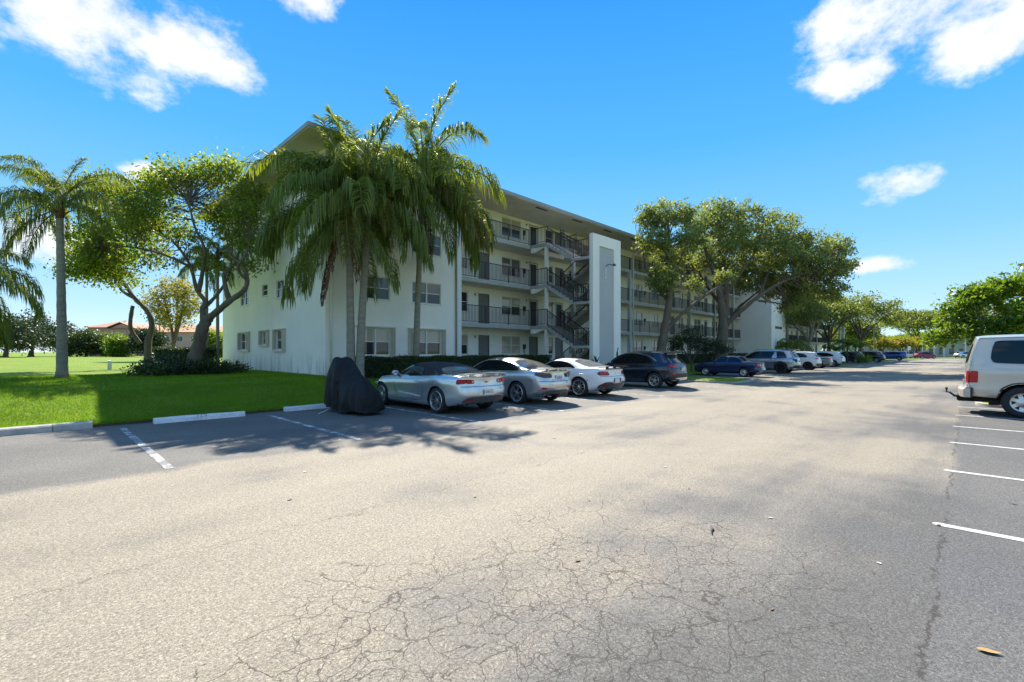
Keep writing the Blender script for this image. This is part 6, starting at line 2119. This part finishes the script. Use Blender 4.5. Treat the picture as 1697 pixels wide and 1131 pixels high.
# --- trees farther along the lot
def simple_tree(name, loc, h, w, lf, bark, lab, seed, group, size=0.3, base=0.30, cl=26, lean=0.0, flat=0.24, sig=0.42):
    rr = random.Random(seed)
    lm = [([(0, 0, 0), (lean * .3, 0, h * .22), (lean, 0, h * .45), (lean - w * .15, .3, h * .72)], 0.028 * h + .06, 0.05)]
    for j in range(5):
        a = j * 1.3 + seed
        lm.append(([(lean * .4, 0, h * .26), (w * .3 * math.cos(a) + lean * .6, w * .3 * math.sin(a), h * (.42 + .05 * j)), (w * .6 * math.cos(a), w * .6 * math.sin(a), h * (.55 + .05 * j))], 0.016 * h + .02, 0.04))
    bl = []
    for j in range(12):
        a = j * 2.4 + seed
        q = 0.72 * w * math.sqrt((j + 0.4) / 12)
        z = h * (0.82 - 0.30 * (q / w) ** 2) - h * base * .3 * rr.random()
        bl.append((q * math.cos(a), q * math.sin(a), z, w * 0.34, w * 0.34, h * flat * .7, 1.0))
    return tree(name, loc, lm, bl, lf, bark, lab, cl, 22, sig, size, seed, group, 0.3, shell=0.3)


simple_tree('oak_tree', (71.5, 15.2, 0.4), 9.6, 4.6, L_OAKB, M_BARKP, 'light oak with pale leaning trunk before the farther block', 71, 'trees farther along the lot', 0.26, lean=0.5, cl=20)
simple_tree('oak_tree', (83.0, 14.9, 0.4), 10.6, 5.6, L_OAKB, M_BARK, 'dense olive oak past the pale leaning one', 72, 'trees farther along the lot', 0.30)
simple_tree('oak_tree', (99.0, 13.2, 0.3), 12.0, 6.4, L_OAKB, M_BARK, 'oak overhanging the far bays above the dark cars', 73, 'trees farther along the lot', 0.32)
simple_tree('umbrella_tree', (178.0, 10.2, 0.2), 15.0, 11.5, L_OAKB, M_BARKD, 'broad umbrella shaped tree at the end of the lot', 74, None, 0.5, cl=60, flat=0.15, sig=0.6)
for i, (x, y, lab) in enumerate(((146, 15.5, 'leftmost golden small tree at the end of the lot'), (151, 12.2, 'golden small tree just left of the white sign'), (158, 9.6, 'golden small tree right under the umbrella tree'))):
    simple_tree('golden_tree', (x, y, 0.1), 5.4, 3.3, L_GOLD, M_BARKD, lab, 80 + i, 'golden trees at the end of the lot', 0.34, flat=0.2)
for i, (x, y, h, w, lf, lab) in enumerate(((205, 26, 8.5, 9, L_OAKB, 'tall green tree rising behind the golden ones'), (222, 14, 9, 9, L_BRIGHT, 'rounded tree behind the umbrella tree'), (232, 2, 10.5, 10, L_BRIGHT, 'pale green tree behind the far building'),
                                           (238, -12, 12, 11, L_BRIGHT, 'light tree line end above the passenger van'), (150, 28, 9, 8, L_DARKB, 'dark green tree behind the farther walkways'), (128, 18, 9, 4.5, L_OAKB, 'slim tree behind the street lamp'))):
    simple_tree('far_tree', (x, y, 0.1), h, w, lf, M_BARKD, lab, 90 + i, 'trees beyond the end of the lot', 0.55, sig=0.6)

# --- bright large-leaved tree on the right, behind the van
limbs = [([(0, 0, 0), (-.2, 0, 2), (-.6, 0, 4), (-.3, .4, 7)], 0.30, 0.08), ([(-.3, 0, 2.4), (-2.2, -.4, 3.4), (-4.6, -.6, 3.8)], 0.16, 0.05), ([(-.3, 0, 3), (2, .5, 4.6), (4, 1, 5.2)], 0.16, 0.05), ([(-.5, 0, 3.6), (-1.8, .6, 5.0), (-3.0, .6, 5.4)], 0.13, 0.04), ([(-.2, 0, 2.6), (0, -2, 4.2), (-.6, -3.6, 4.8)], 0.13, 0.04)]
blobs = []
for (x, y, z, r, w) in ((-5.4, 0, 4.9, 1.1, .8), (-4.2, .2, 5.9, 1.1, .8), (-6.0, .8, 2.6, 1.0, .7), (-4.6, -1, 2.5, 1.0, .7), (-3, -1, 2.4, 1.0, .7), (-5.6, -.4, 3.5, 1.2, .8), (-4.4, .8, 4.1, 1.3, .9), (-3.6, -1.4, 3.3, 1.2, .8), (-3.2, .6, 5.3, 1.4, 1), (-1.8, -1.0, 4.4, 1.4, 1), (-1.2, 1.2, 6.2, 1.5, 1), (0, -.8, 7.3, 1.5, 1), (-2.2, 0, 6.5, 1.0, .7), (1.5, .5, 6.4, 1.6, 1), (2.2, -1.2, 4.8, 1.6, 1), (4, 0, 5.2, 1.8, 1.1), (0, -3.2, 4.6, 1.6, 1), (0, 2.8, 4.6, 1.6, 1), (-2.6, -2.6, 3.9, 1.3, .8), (3.2, 1.2, 7.0, 1.4, .8), (1.2, 0, 8.3, 1.2, .7)):
    blobs.append((x, y, z, r, r, r * 0.55, w))
tree('almond_tree', (51.5, -3.4, 0.1), limbs, blobs, L_BRIGHT, M_BARK, 'bright green layered tree rising behind the passenger van', 34, 24, 0.26, 0.30, 55, shell=0.25, up=0.8)


# --- hedges, shrubs and small plants
def hedge(loc, lx, ly, lz, label, leaf=L_DARKB, seed=1, dens=760, size=0.07, rz=0.0, group='clipped hedges at the walls'):
    rng = np.random.default_rng(seed)
    root = empty('hedge', loc, rz, label, 'hedge', group)
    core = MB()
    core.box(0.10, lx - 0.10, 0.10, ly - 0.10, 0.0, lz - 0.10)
    core.build('shade_core', M_INNER, root)  # solid dark box, the hedge's inner shade put into its colour
    area = 2 * (lx + ly) * lz + lx * ly
    n = int(area * dens)
    P_ = np.stack([rng.uniform(0, lx, n), rng.uniform(0, ly, n), rng.uniform(0, lz, n)], 1)
    pick = rng.random(n)
    a1, a2 = lx * ly / area, (lx * ly + 2 * lx * lz) / area
    t = np.abs(rng.normal(size=n)) * 0.05
    m = pick < a1
    P_[m, 2] = lz - t[m]
    m = (pick >= a1) & (pick < a2)
    P_[m, 1] = np.where(rng.random(m.sum()) < 0.6, t[m], ly - t[m])
    m = pick >= a2
    P_[m, 0] = np.where(rng.random(m.sum()) < 0.5, t[m], lx - t[m])
    P_[:, 2] += 0.035 * np.sin(P_[:, 0] * 3.1) * (P_[:, 2] / lz) + 0.02 * np.sin(P_[:, 0] * 9)
    P_[:, 1] += 0.04 * np.sin(P_[:, 0] * 2.3 + 1)
    V, F = np_leaves(rng, P_, 1, 0.02, size, 0.4)
    link('foliage', mesh_np('foliage', V, F, leaf), root)['kind'] = 'stuff'
    return root


hedge((9.7, 18.35, 0.42), 12.6, 0.95, 0.98, 'long clipped hedge under the front windows behind the parked cars', seed=2)
hedge((40.0, 18.6, 0.45), 21.5, 1.0, 0.95, 'clipped hedge along the wing behind the oaks', L_DARK, seed=3, dens=170, size=0.1)
hedge((70.5, 16.4, 0.45), 14.0, 1.0, 1.1, 'clipped hedge before the farther walkways', L_DARK, seed=4, dens=120, size=0.12)
hedge((4.98, 34.95, 0.53), 3.3, 0.9, 1.35, 'squared hedge behind the shrub bed at the twisted tree', seed=5, dens=420, size=0.08, rz=VIEWROT)


def bush(loc, r, h, leaf, label, seed, n=50, per=26, size=0.11, sigma=0.12, group=None, name='shrub', cat='shrub'):
    rng = np.random.default_rng(seed)
    root = empty(name, loc, 0, label, cat, group)
    st = MB()
    for j in range(7):
        a = j * 0.9 + seed
        st.tube([(0, 0, 0), (r * .3 * math.cos(a), r * .3 * math.sin(a), h * .45), (r * .65 * math.cos(a), r * .65 * math.sin(a), h * .8)], [0.02, 0.014, 0.006], 5)
    st.build('stems', M_BARKD, root, True)
    cs = blob_centers(rng, (0, 0, h * 0.5, r, r, h * 0.5), n, 0.3)
    cs[:, 2] = np.clip(cs[:, 2], 0.05, None)
    V, F = np_leaves(rng, cs, per, sigma, size, 0.5)
    V[:, 2] = np.maximum(V[:, 2], 0.01)
    link('foliage', mesh_np('foliage', V, F, leaf), root)['kind'] = 'stuff'
    return root


BED = 'shrubs in the bed under the twisted tree'
bush((3.75, 26.0, 0.53), 0.95, 0.62, L_DARKB, 'low leafy shrub at the left tip of the bed', 1, 46, 26, 0.12, 0.12, BED)
bush((5.0, 26.6, 0.53), 1.1, 0.80, L_DARK, 'dark leafy shrub at the middle front of the bed', 2, 56, 26, 0.12, 0.12, BED)
bush((6.2, 26.9, 0.53), 1.1, 0.75, L_DARKB, 'leafy shrub right before the twisted trunk', 3, 56, 26, 0.12, 0.12, BED)
bush((7.2, 27.9, 0.53), 0.9, 0.45, L_DARK, 'low shrub at the right end of the bed', 4, 40, 26, 0.11, 0.12, BED)
bush((5.6, 29.6, 0.53), 0.9, 1.25, L_DARKB, 'taller shrub behind the twisted trunk', 5, 46, 26, 0.12, 0.14, BED)
bush((4.35, 28.6, 0.53), 0.8, 0.95, L_DARK, 'dark shrub beside the white utility box', 6, 40, 26, 0.12, 0.13, BED)
ST = 'shrubs at the foot of the stair'
bush((22.7, 18.0, 0.42), 0.75, 0.85, L_DARKB, 'green shrub left of the stair foot', 11, 46, 26, 0.10, 0.1, ST)
bush((23.9, 17.6, 0.42), 0.6, 0.75, L_BRIGHT, 'lighter green shrub in front of the stair flight', 12, 40, 24, 0.10, 0.1, ST)
bush((25.2, 17.4, 0.42), 0.6, 0.8, L_YEL, 'yellow green shrub against the screen wall', 13, 40, 24, 0.10, 0.1, ST)
bush((27.6, 16.9, 0.42), 0.5, 0.9, L_DARK, 'dark shrub right of the screen wall', 14, 36, 24, 0.09, 0.1, ST)
bush((65.2, 11.2, 0.12), 1.1, 1.1, L_DARKB, 'rounded shrub on the far island by the white car', 15, 44, 24, 0.15, 0.16, None)
bush((79.5, 10.2, 0.05), 1.0, 1.2, L_YEL, 'yellow green shrub under the bright palm', 16, 44, 24, 0.16, 0.16, None)


def rosette(loc, n, ln, leaf, label, name='spiky_plant', wid=0.05, seed=1, stem=0.0, tilt=(15, 75), bend=25):
    """Strap-leaved plant; every leaf is a folded blade of its own."""
    rr = random.Random(seed)
    root = empty(name, loc, 0, label, 'plant')
    if stem: MB().tube([(0, 0, 0), (0.02, 0, stem)], [0.03, 0.02], 6).build('stem', M_BARKD, root, True)
    me = MB()
    K = 5
    vs = []
    for i in range(K + 1):
        t = i / K
        w = wid * (math.sin(math.pi * (0.12 + 0.86 * t)) ** 0.8) * 0.5
        a = R(-bend * t)
        x, z = ln * t * math.cos(a), ln * t * math.sin(a)
        vs += [(x, -w, z + w * .5), (x, 0, z), (x, w, z + w * .5)]
    me.add(vs, [(3 * i + j, 3 * i + j + 1, 3 * i + j + 4, 3 * i + j + 3) for i in range(K) for j in range(2)])
    mesh = me.mesh('leaf', leaf)
    for i in range(n):
        a = i * 2.4 + rr.uniform(-.3, .3)
        e = R(tilt[0] + (tilt[1] - tilt[0]) * i / n)
        s = rr.uniform(0.8, 1.1)
        link('leaf', mesh, root, (0, 0, stem * (0.55 + 0.45 * i / n)), (0, -e, a), (s, s, s))
    return root


rosette((8.25, 30.2, 0.54), 26, 0.95, L_DARKB, 'spiky strap leaved plant at the gable wall corner', seed=1)
rosette((7.7, 31.4, 0.54), 22, 0.8, L_DARKB, 'smaller spiky plant behind the one at the gable corner', seed=2)
rosette((22.95, 15.55, 0.30), 18, 0.62, L_RED, 'purple leaved cordyline before the screen wall', 'cordyline', 0.10, 3, 0.55, (25, 85), 12)

# bright feather palm clump on the far island
sp_root = empty('small_palm', (80.2, 12.2, 0.05), VIEWROT, 'bright yellow green feather palm clump on far island', 'palm tree')
for (dx, dy, h) in ((0, 0, 2.4), (-1.4, .4, 1.6), (1.5, -.3, 2.0)):
    MB().tube([(dx * .4, dy * .4, 0), (dx, dy, h)], [0.10, 0.08], 8).build('trunk', M_BARKD, sp_root, True)
    bf = FRONDS.setdefault('bright', [frond_mesh(prng, 3.0, 52, -58, 0.35, n=44, lf=0.6, mats=[L_BRIGHT, M_STALK], width=0.07)])
    for j in range(13):
        a = j * 2.4 + dx
        e = R(-22 + 5.5 * j)
        link('frond', bf[0], sp_root, (dx, dy, h), (0, -e * 0.5, a), 0.72)
sb = empty('small_palm', (66.6, 16.0, 0.4), VIEWROT, 'dark young palm against the farther block corner', 'palm tree')
MB().tube([(0, 0, 0), (0.05, 0, 1.6)], [0.12, 0.09], 8).build('trunk', M_BARKD, sb, True)
for j in range(13):
    link('frond', FRONDS['mid'][j % 2], sb, (0.05, 0, 1.6), (0, R(10 - 4 * j), j * 2.4), 0.85)

# --- grass blades on the near lawn: one ground cover
def blades(n, x0, x1, y0, y1, h0, h1, w, seed, bias=1.0):
    rng = np.random.default_rng(seed)
    x = rng.uniform(x0, x1, n)
    y = y0 + (y1 - y0) * rng.random(n) ** bias
    z = lawn_z(x, y) - 0.005
    a = rng.uniform(0, 2 * np.pi, n)
    h = rng.uniform(h0, h1, n)
    ln = rng.normal(size=(n, 2)) * 0.5 * h[:, None]
    b = np.stack([x, y, z], 1)
    s = np.stack([np.cos(a) * w, np.sin(a) * w, np.zeros(n)], 1)
    tip = b + np.stack([ln[:, 0], ln[:, 1], h], 1)
    V = np.stack([b - s, b + s, tip], 1).reshape(-1, 3)
    return V


Vg = np.concatenate([blades(90000, -5, 10.5, V_EDGE - 0.02, 18.5, 0.035, 0.085, 0.006, 1, 1.2), blades(70000, -6, 9.2, 18, 30, 0.035, 0.075, 0.009, 2),
                     blades(6000, -5, 8, V_EDGE - 0.10, V_EDGE + 0.05, 0.04, 0.10, 0.006, 3), blades(9000, 9, 24, V_EDGE - 0.04, 18.3, 0.04, 0.09, 0.008, 4)])
go = link('grass', mesh_np('grass', Vg, np.arange(len(Vg)).reshape(-1, 3), L_GRASS))
tag(go, 'mown green grass on the lawn in front of the building', 'grass', kind='stuff')
# ------------------------------------------------------------------ covered motorcycle
def cover_mesh():
    n, m = 46, 61
    L = 2.12
    top = pchip([(0, 0.42), (0.10, 0.78), (0.35, 0.96), (0.75, 1.03), (1.05, 1.18), (1.35, 1.42), (1.62, 1.50), (1.85, 1.43), (2.02, 1.15), (2.12, 0.62)])
    wid = pchip([(0, 0.16), (0.12, 0.36), (0.5, 0.42), (1.2, 0.44), (1.6, 0.50), (1.9, 0.46), (2.12, 0.18)])
    ridge = pchip([(0, 0.02), (0.5, 0.06), (1.3, 0.16), (1.7, 0.24), (2.12, 0.05)])
    vs = []
    for i in range(n):
        s = L * (0.5 - 0.5 * math.cos(math.pi * i / (n - 1)))
        H, w, rg = float(top(s)), float(wid(s)), float(ridge(s))
        hem = 0.07 + 0.06 * math.sin(s * 5) + (0.12 if s > 1.7 else 0)
        for j in range(m):
            t = 2 * j / (m - 1) - 1              # -1 left hem, 0 ridge, 1 right hem
            a = abs(t)
            if a < 0.35:
                y = rg * (a / 0.35)
                z = H - 0.05 * (a / 0.35) ** 2
            else:
                q = (a - 0.35) / 0.65
                y = rg + (w - rg) * (1 - (1 - q) ** 1.8)
                z = H - 0.05 - (H - 0.05 - hem) * (0.35 * q + 0.65 * q ** 1.5)
            q = max(0, (a - 0.25) / 0.75)
            fold = 0.05 * q * math.sin(s * 11 + 2.2 * math.sin(s * 3 + t * 2)) + 0.03 * q * math.sin(s * 23 + t * 3) + 0.02 * math.sin(6 * t + s * 4)
            sag = 0.03 * math.sin(s * 7 + a * 9) * (1 - q)
            y += fold
            x = s + 0.03 * q * math.sin(t * 9 + s * 5)
            lean = 0.03 * z
            vs.append((x, math.copysign(y, t) + lean if t else lean, z + sag))
    fs = [(i * m + j, i * m + j + 1, (i + 1) * m + j + 1, (i + 1) * m + j) for i in range(n - 1) for j in range(m - 1)]
    fs += [tuple(range(m - 1, -1, -1)), tuple((n - 1) * m + j for j in range(m))]
    mb = MB()
    mb.add(vs, fs)
    return mb


bike = empty('covered_motorcycle', (6.13, 10.95, 0.0), R(90), 'motorcycle under a draped black cover at the lawn edge', 'motorcycle')
cv = cover_mesh().build('cover', M_COVER, bike, True, 50)
sd = cv.modifiers.new('soft', 'SUBSURF')
sd.levels = sd.render_levels = 1
for x in (0.38, 1.75):
    w = empty('wheel', (x, 0, 0.31), 0, parent=bike)
    tm = MB().lathe([(0.23, -0.06), (0.27, -0.075), (0.31, -0.03), (0.31, 0.03), (0.27, 0.075), (0.23, 0.06)], 24)
    tm.build('tyre', M_TYRE, w, True, 50)
    MB().lathe([(0.232, -0.05), (0.20, -0.02), (0.20, 0.02), (0.232, 0.05)], 24).lathe([(0.0, -0.04), (0.05, -0.03), (0.05, 0.03), (0.0, 0.04)], 10).build('rim', M_RIMD, w, True)
st = MB()
st.tube([(1.55, 0.42, 0.10), (1.52, 0.62, 0.03), (1.40, 0.80, 0.012), (1.28, 0.88, 0.010)], 0.012, 6)
st.build('tie_strap', M_WHITE, bike, True)

# ------------------------------------------------------------------ lawn furniture
ub = empty('utility_box', (5.39, 31.0, 0.53), R(-45), 'low white utility box among the shrubs by the twisted tree', 'utility box')
MB().box(-0.75, 0.75, -0.35, 0.35, 0, 0.50).build('cabinet', M_FRAME, ub)
MB().box(-0.80, 0.80, -0.40, 0.40, 0.502, 0.56).build('lid', M_WHITE, ub)
mk_ = empty('marker_post', (3.15, 36.1, 0.55), 0, 'short white marker post on the open lawn', 'post')
MB().box(-0.09, 0.09, -0.09, 0.09, 0, 0.55).build('post_shaft', M_WHITE, mk_)
MB().add([(-.1, -.1, .552), (.1, -.1, .552), (.1, .1, .552), (-.1, .1, .552), (0, 0, .60)], [(0, 1, 4), (1, 2, 4), (2, 3, 4), (3, 0, 4)]).build('post_cap', M_WHITE, mk_)

# ------------------------------------------------------------------ pink building across the lawn
pk = empty('distant_building', (20.9, 147.6, 0.4), R(-45.7), 'pink building with tiled hip roof across the lawn', 'building')


def pink_wing(x0, x1, y0, y1, h, roof_h, gable=None):
    MB().box(x0, x1, y0, y1, 0, h).build('wall', M_PINK, pk)
    r = MB()
    o = 0.7
    cy = (y0 + y1) / 2
    a = [(x0 - o, y0 - o, h + .003), (x1 + o, y0 - o, h + .003), (x1 + o, y1 + o, h + .003), (x0 - o, y1 + o, h + .003)]
    if gable:
        cx = (x0 + x1) / 2
        r.add(a + [(cx, y0 - o, h + roof_h), (cx, y1 + o, h + roof_h)], [(0, 4, 5, 3), (1, 2, 5, 4), (3, 5, 2), (0, 3, 2, 1)])
        MB().add([(x0, y0 - .02, h), (x1, y0 - .02, h), (cx, y0 - .02, h + roof_h - .35)], [(0, 1, 2)]).build('gable', M_PINK, pk)
    else:
        r.add(a + [(x0 + 4.5, cy, h + roof_h), (x1 - 4.5, cy, h + roof_h)], [(0, 1, 5, 4), (1, 2, 5), (2, 3, 4, 5), (3, 0, 4), (0, 3, 2, 1)])
    r.build('roof', M_TERRA, pk)
    n = max(2, int((x1 - x0) / 3.2))
    for f in range(int(h // 2.9)):
        for i in range(n):
            x = x0 + (x1 - x0) * (i + 0.5) / n
            w = MB().box(x - 0.8, x + 0.8, y0 - 0.04, y0 - 0.004, 0.9 + 2.9 * f, 2.3 + 2.9 * f).build('window', M_FRAME, pk)
            MB().box(x - 0.68, x - 0.04, y0 - 0.06, y0 - 0.042, 1.0 + 2.9 * f, 2.2 + 2.9 * f).box(x + 0.04, x + 0.68, y0 - 0.06, y0 - 0.042, 1.0 + 2.9 * f, 2.2 + 2.9 * f).build('pane', M_PANEM, w)


pink_wing(-17, -8.6, 1, 14, 7.4, 2.2)
pink_wing(-8.5, -2.2, -2.5, 10, 7.0, 1.5, True)
pink_wing(-2.1, 22, 1, 14, 6.2, 1.9)

# ------------------------------------------------------------------ far end of the lot
fb = empty('far_building', (205, 10, 0), R(-45.7), 'long low grey building behind trees at the end of the lot', 'building')
MB().box(-24, 34, 0, 12, 0, 5.4).build('wall', M_WALLG, fb)
MB().box(-25, 35, -1.5, 13, 5.402, 5.8).build('roof', M_FASCIA, fb)
for i in range(17):
    MB().box(-22 + 3.3 * i, -20.4 + 3.3 * i, -0.05, -0.004, 0.8, 2.6).build('window', M_PANED, fb)
for i in range(9):
    MB().box(-23.5 + 7 * i, -23.1 + 7 * i, -1.4, -1.0, 0, 5.4).build('column', M_WHITE, fb)


def street_lamp(loc, h, label):
    o = empty('street_lamp', loc, VIEWROT, label, 'street lamp', 'lamp posts')
    MB().tube([(0, 0, 0), (0, 0, 0.4), (0, 0, h)], [0.14, 0.09, 0.06], 10).build('pole', M_CONC, o, True)
    MB().tube([(0, 0, h - 0.1), (-0.5, 0, h + 0.25), (-1.2, 0, h + 0.3)], 0.035, 6).build('arm', M_LAMP, o, True)
    MB().box(-1.75, -1.15, -0.14, 0.14, h + 0.22, h + 0.34).build('lamp_head', M_LAMP, o)


street_lamp((114.5, 13.2, 0.1), 6.2, 'lamp post beside the bright blue pickup')


def sign(loc, h, w, hh, m, label, diamond=False):
    o = empty('road_sign', loc, VIEWROT, label, 'sign', 'signs at the far end')
    MB().box(-0.035, 0.035, -0.035, 0.035, 0, h).build('sign_post', M_CONC, o)
    p = MB()
    if diamond: p.add([(0, -.05, h - w), (w, -.05, h), (0, -.05, h + w), (-w, -.05, h), (0, -.037, h - w), (w, -.037, h), (0, -.037, h + w), (-w, -.037, h)], [(0, 1, 2, 3), (7, 6, 5, 4), (0, 4, 5, 1), (1, 5, 6, 2), (2, 6, 7, 3), (3, 7, 4, 0)])
    else: p.box(-w, w, -.05, -.037, h - hh, h + hh)
    p.build('sign_plate', m, o)


sign((113.2, 13.8, 0.1), 2.6, 0.5, 0.5, pbr('yellow sign face', (0.62, 0.36, 0.02), 0.5), 'yellow diamond sign behind the dark cars', True)
sign((134.0, 9.3, 0.1), 2.3, 0.32, 0.42, M_WHITE, 'white square sign on grass left of the red car')
po = empty('white_pole', (158.0, 6.2, 0.0), 0, 'plain white pole behind the dark red car', 'pole')
MB().tube([(0, 0, 0), (0, 0, 4.4)], 0.17, 10).build('pole_shaft', M_WHITE, po, True)
MB().box(-.2, .2, -.2, .2, 4.402, 4.5).build('pole_cap', M_WHITE, po)
for (x, y, h, lab) in ((101.0, 16.5, 6.5, 'left of the two pale columns behind the bright palm'), (101.9, 16.1, 7.0, 'right of the two pale columns behind the bright palm')):
    o = empty('pale_column', (x, y, 0.3), 0, lab, 'column', 'pale columns behind the palm')
    MB().tube([(0, 0, 0), (0, 0, h)], 0.2, 12).build('column_shaft', M_WHITE, o, True)

# ------------------------------------------------------------------ litter on the asphalt
def leaf_mesh(ln, w, m, curl):
    mb = MB()
    K = 8
    vs = []
    for i in range(K + 1):
        t = i / K
        hw = w * (math.sin(math.pi * t ** 0.8) ** 0.9) * 0.5 + 0.001
        x = ln * (t - 0.5)
        z = 0.002 + 0.5 * curl * (2 * t - 1) ** 2
        vs += [(x, -hw, z + hw * 0.35), (x, 0, z), (x, hw, z + hw * 0.25)]
    mb.add(vs, [(3 * i + j, 3 * i + j + 1, 3 * i + j + 4, 3 * i + j + 3) for i in range(K) for j in range(2)])
    mb.tube([(-ln * .5, 0, .003 + curl * .5), (-ln * .72, 0.004, .003)], 0.0015, 5)
    return mb.mesh('dry_leaf', m, True)


M_LEAFO = pbr('dry orange leaf', (0.50, 0.27, 0.09), 0.6, var=0.25, scale=30)
M_LEAFB = pbr('dry brown leaf', (0.17, 0.10, 0.055), 0.7, var=0.3, scale=30)
M_LEAFP = pbr('pale scrap', (0.55, 0.52, 0.46), 0.7)
lm = [leaf_mesh(0.105, 0.042, M_LEAFO, 0.010), leaf_mesh(0.06, 0.028, M_LEAFB, 0.008), leaf_mesh(0.05, 0.03, M_LEAFP, 0.003)]
tag(link('dry_leaf', lm[0], None, (3.66, -0.08, 0.004), (0, 0, R(-72))), 'largest dry orange leaf on the asphalt by the near right corner', 'leaf', 'fallen leaves on the asphalt')
rr = random.Random(4)
spots = [(4.3, 3.0), (3.5, 4.0), (6.3, 3.1), (5.5, 2.4), (7.6, 3.6), (5.1, 1.4), (4.6, 0.5), (7.4, -0.35), (8.2, -0.7), (3.3, 0.9), (2.0, 5.4), (1.2, 7.0), (2.6, 6.5), (4.0, 8.4), (5.2, 9.0), (1.6, 9.5), (0.9, 11.0), (3.1, 12.6), (4.2, 12.9),
         (2.4, 12.2), (5.4, 12.6), (9.5, 5.1), (11.5, 3.6), (13.0, 6.0), (9.0, 1.6), (6.9, 5.6), (10.2, 6.9), (3.0, 2.2), (6.0, 0.2), (5.6, -0.8)]
for i, (x, y) in enumerate(spots):
    k = 1 if rr.random() < 0.75 else 2
    tag(link('dry_leaf', lm[k], None, (x, y, 0.003), (0, 0, rr.uniform(0, 6.28)), rr.uniform(0.6, 1.1)),
        'small brown dry leaf lying on the asphalt' if k == 1 else 'small pale scrap lying on the asphalt', 'leaf' if k == 1 else 'scrap', 'fallen leaves on the asphalt' if k == 1 else 'pale scraps on the asphalt')
tw_ = MB()
tw_.tube([(-0.10, 0, 0.012), (-0.03, 0.012, 0.016), (0.03, 0.0, 0.013), (0.11, 0.02, 0.012)], [0.004, 0.008, 0.009, 0.005], 7)
tw_.tube([(0.0, 0.006, 0.014), (0.05, 0.03, 0.02)], [0.005, 0.002], 5)
o = tw_.build('twig', M_BARKD, None, True)
o.location = (4.36, 1.68, 0.0); o.rotation_euler = (0, 0, R(18))
tag(o, 'broken dark twig lying in the middle of the aisle', 'twig')
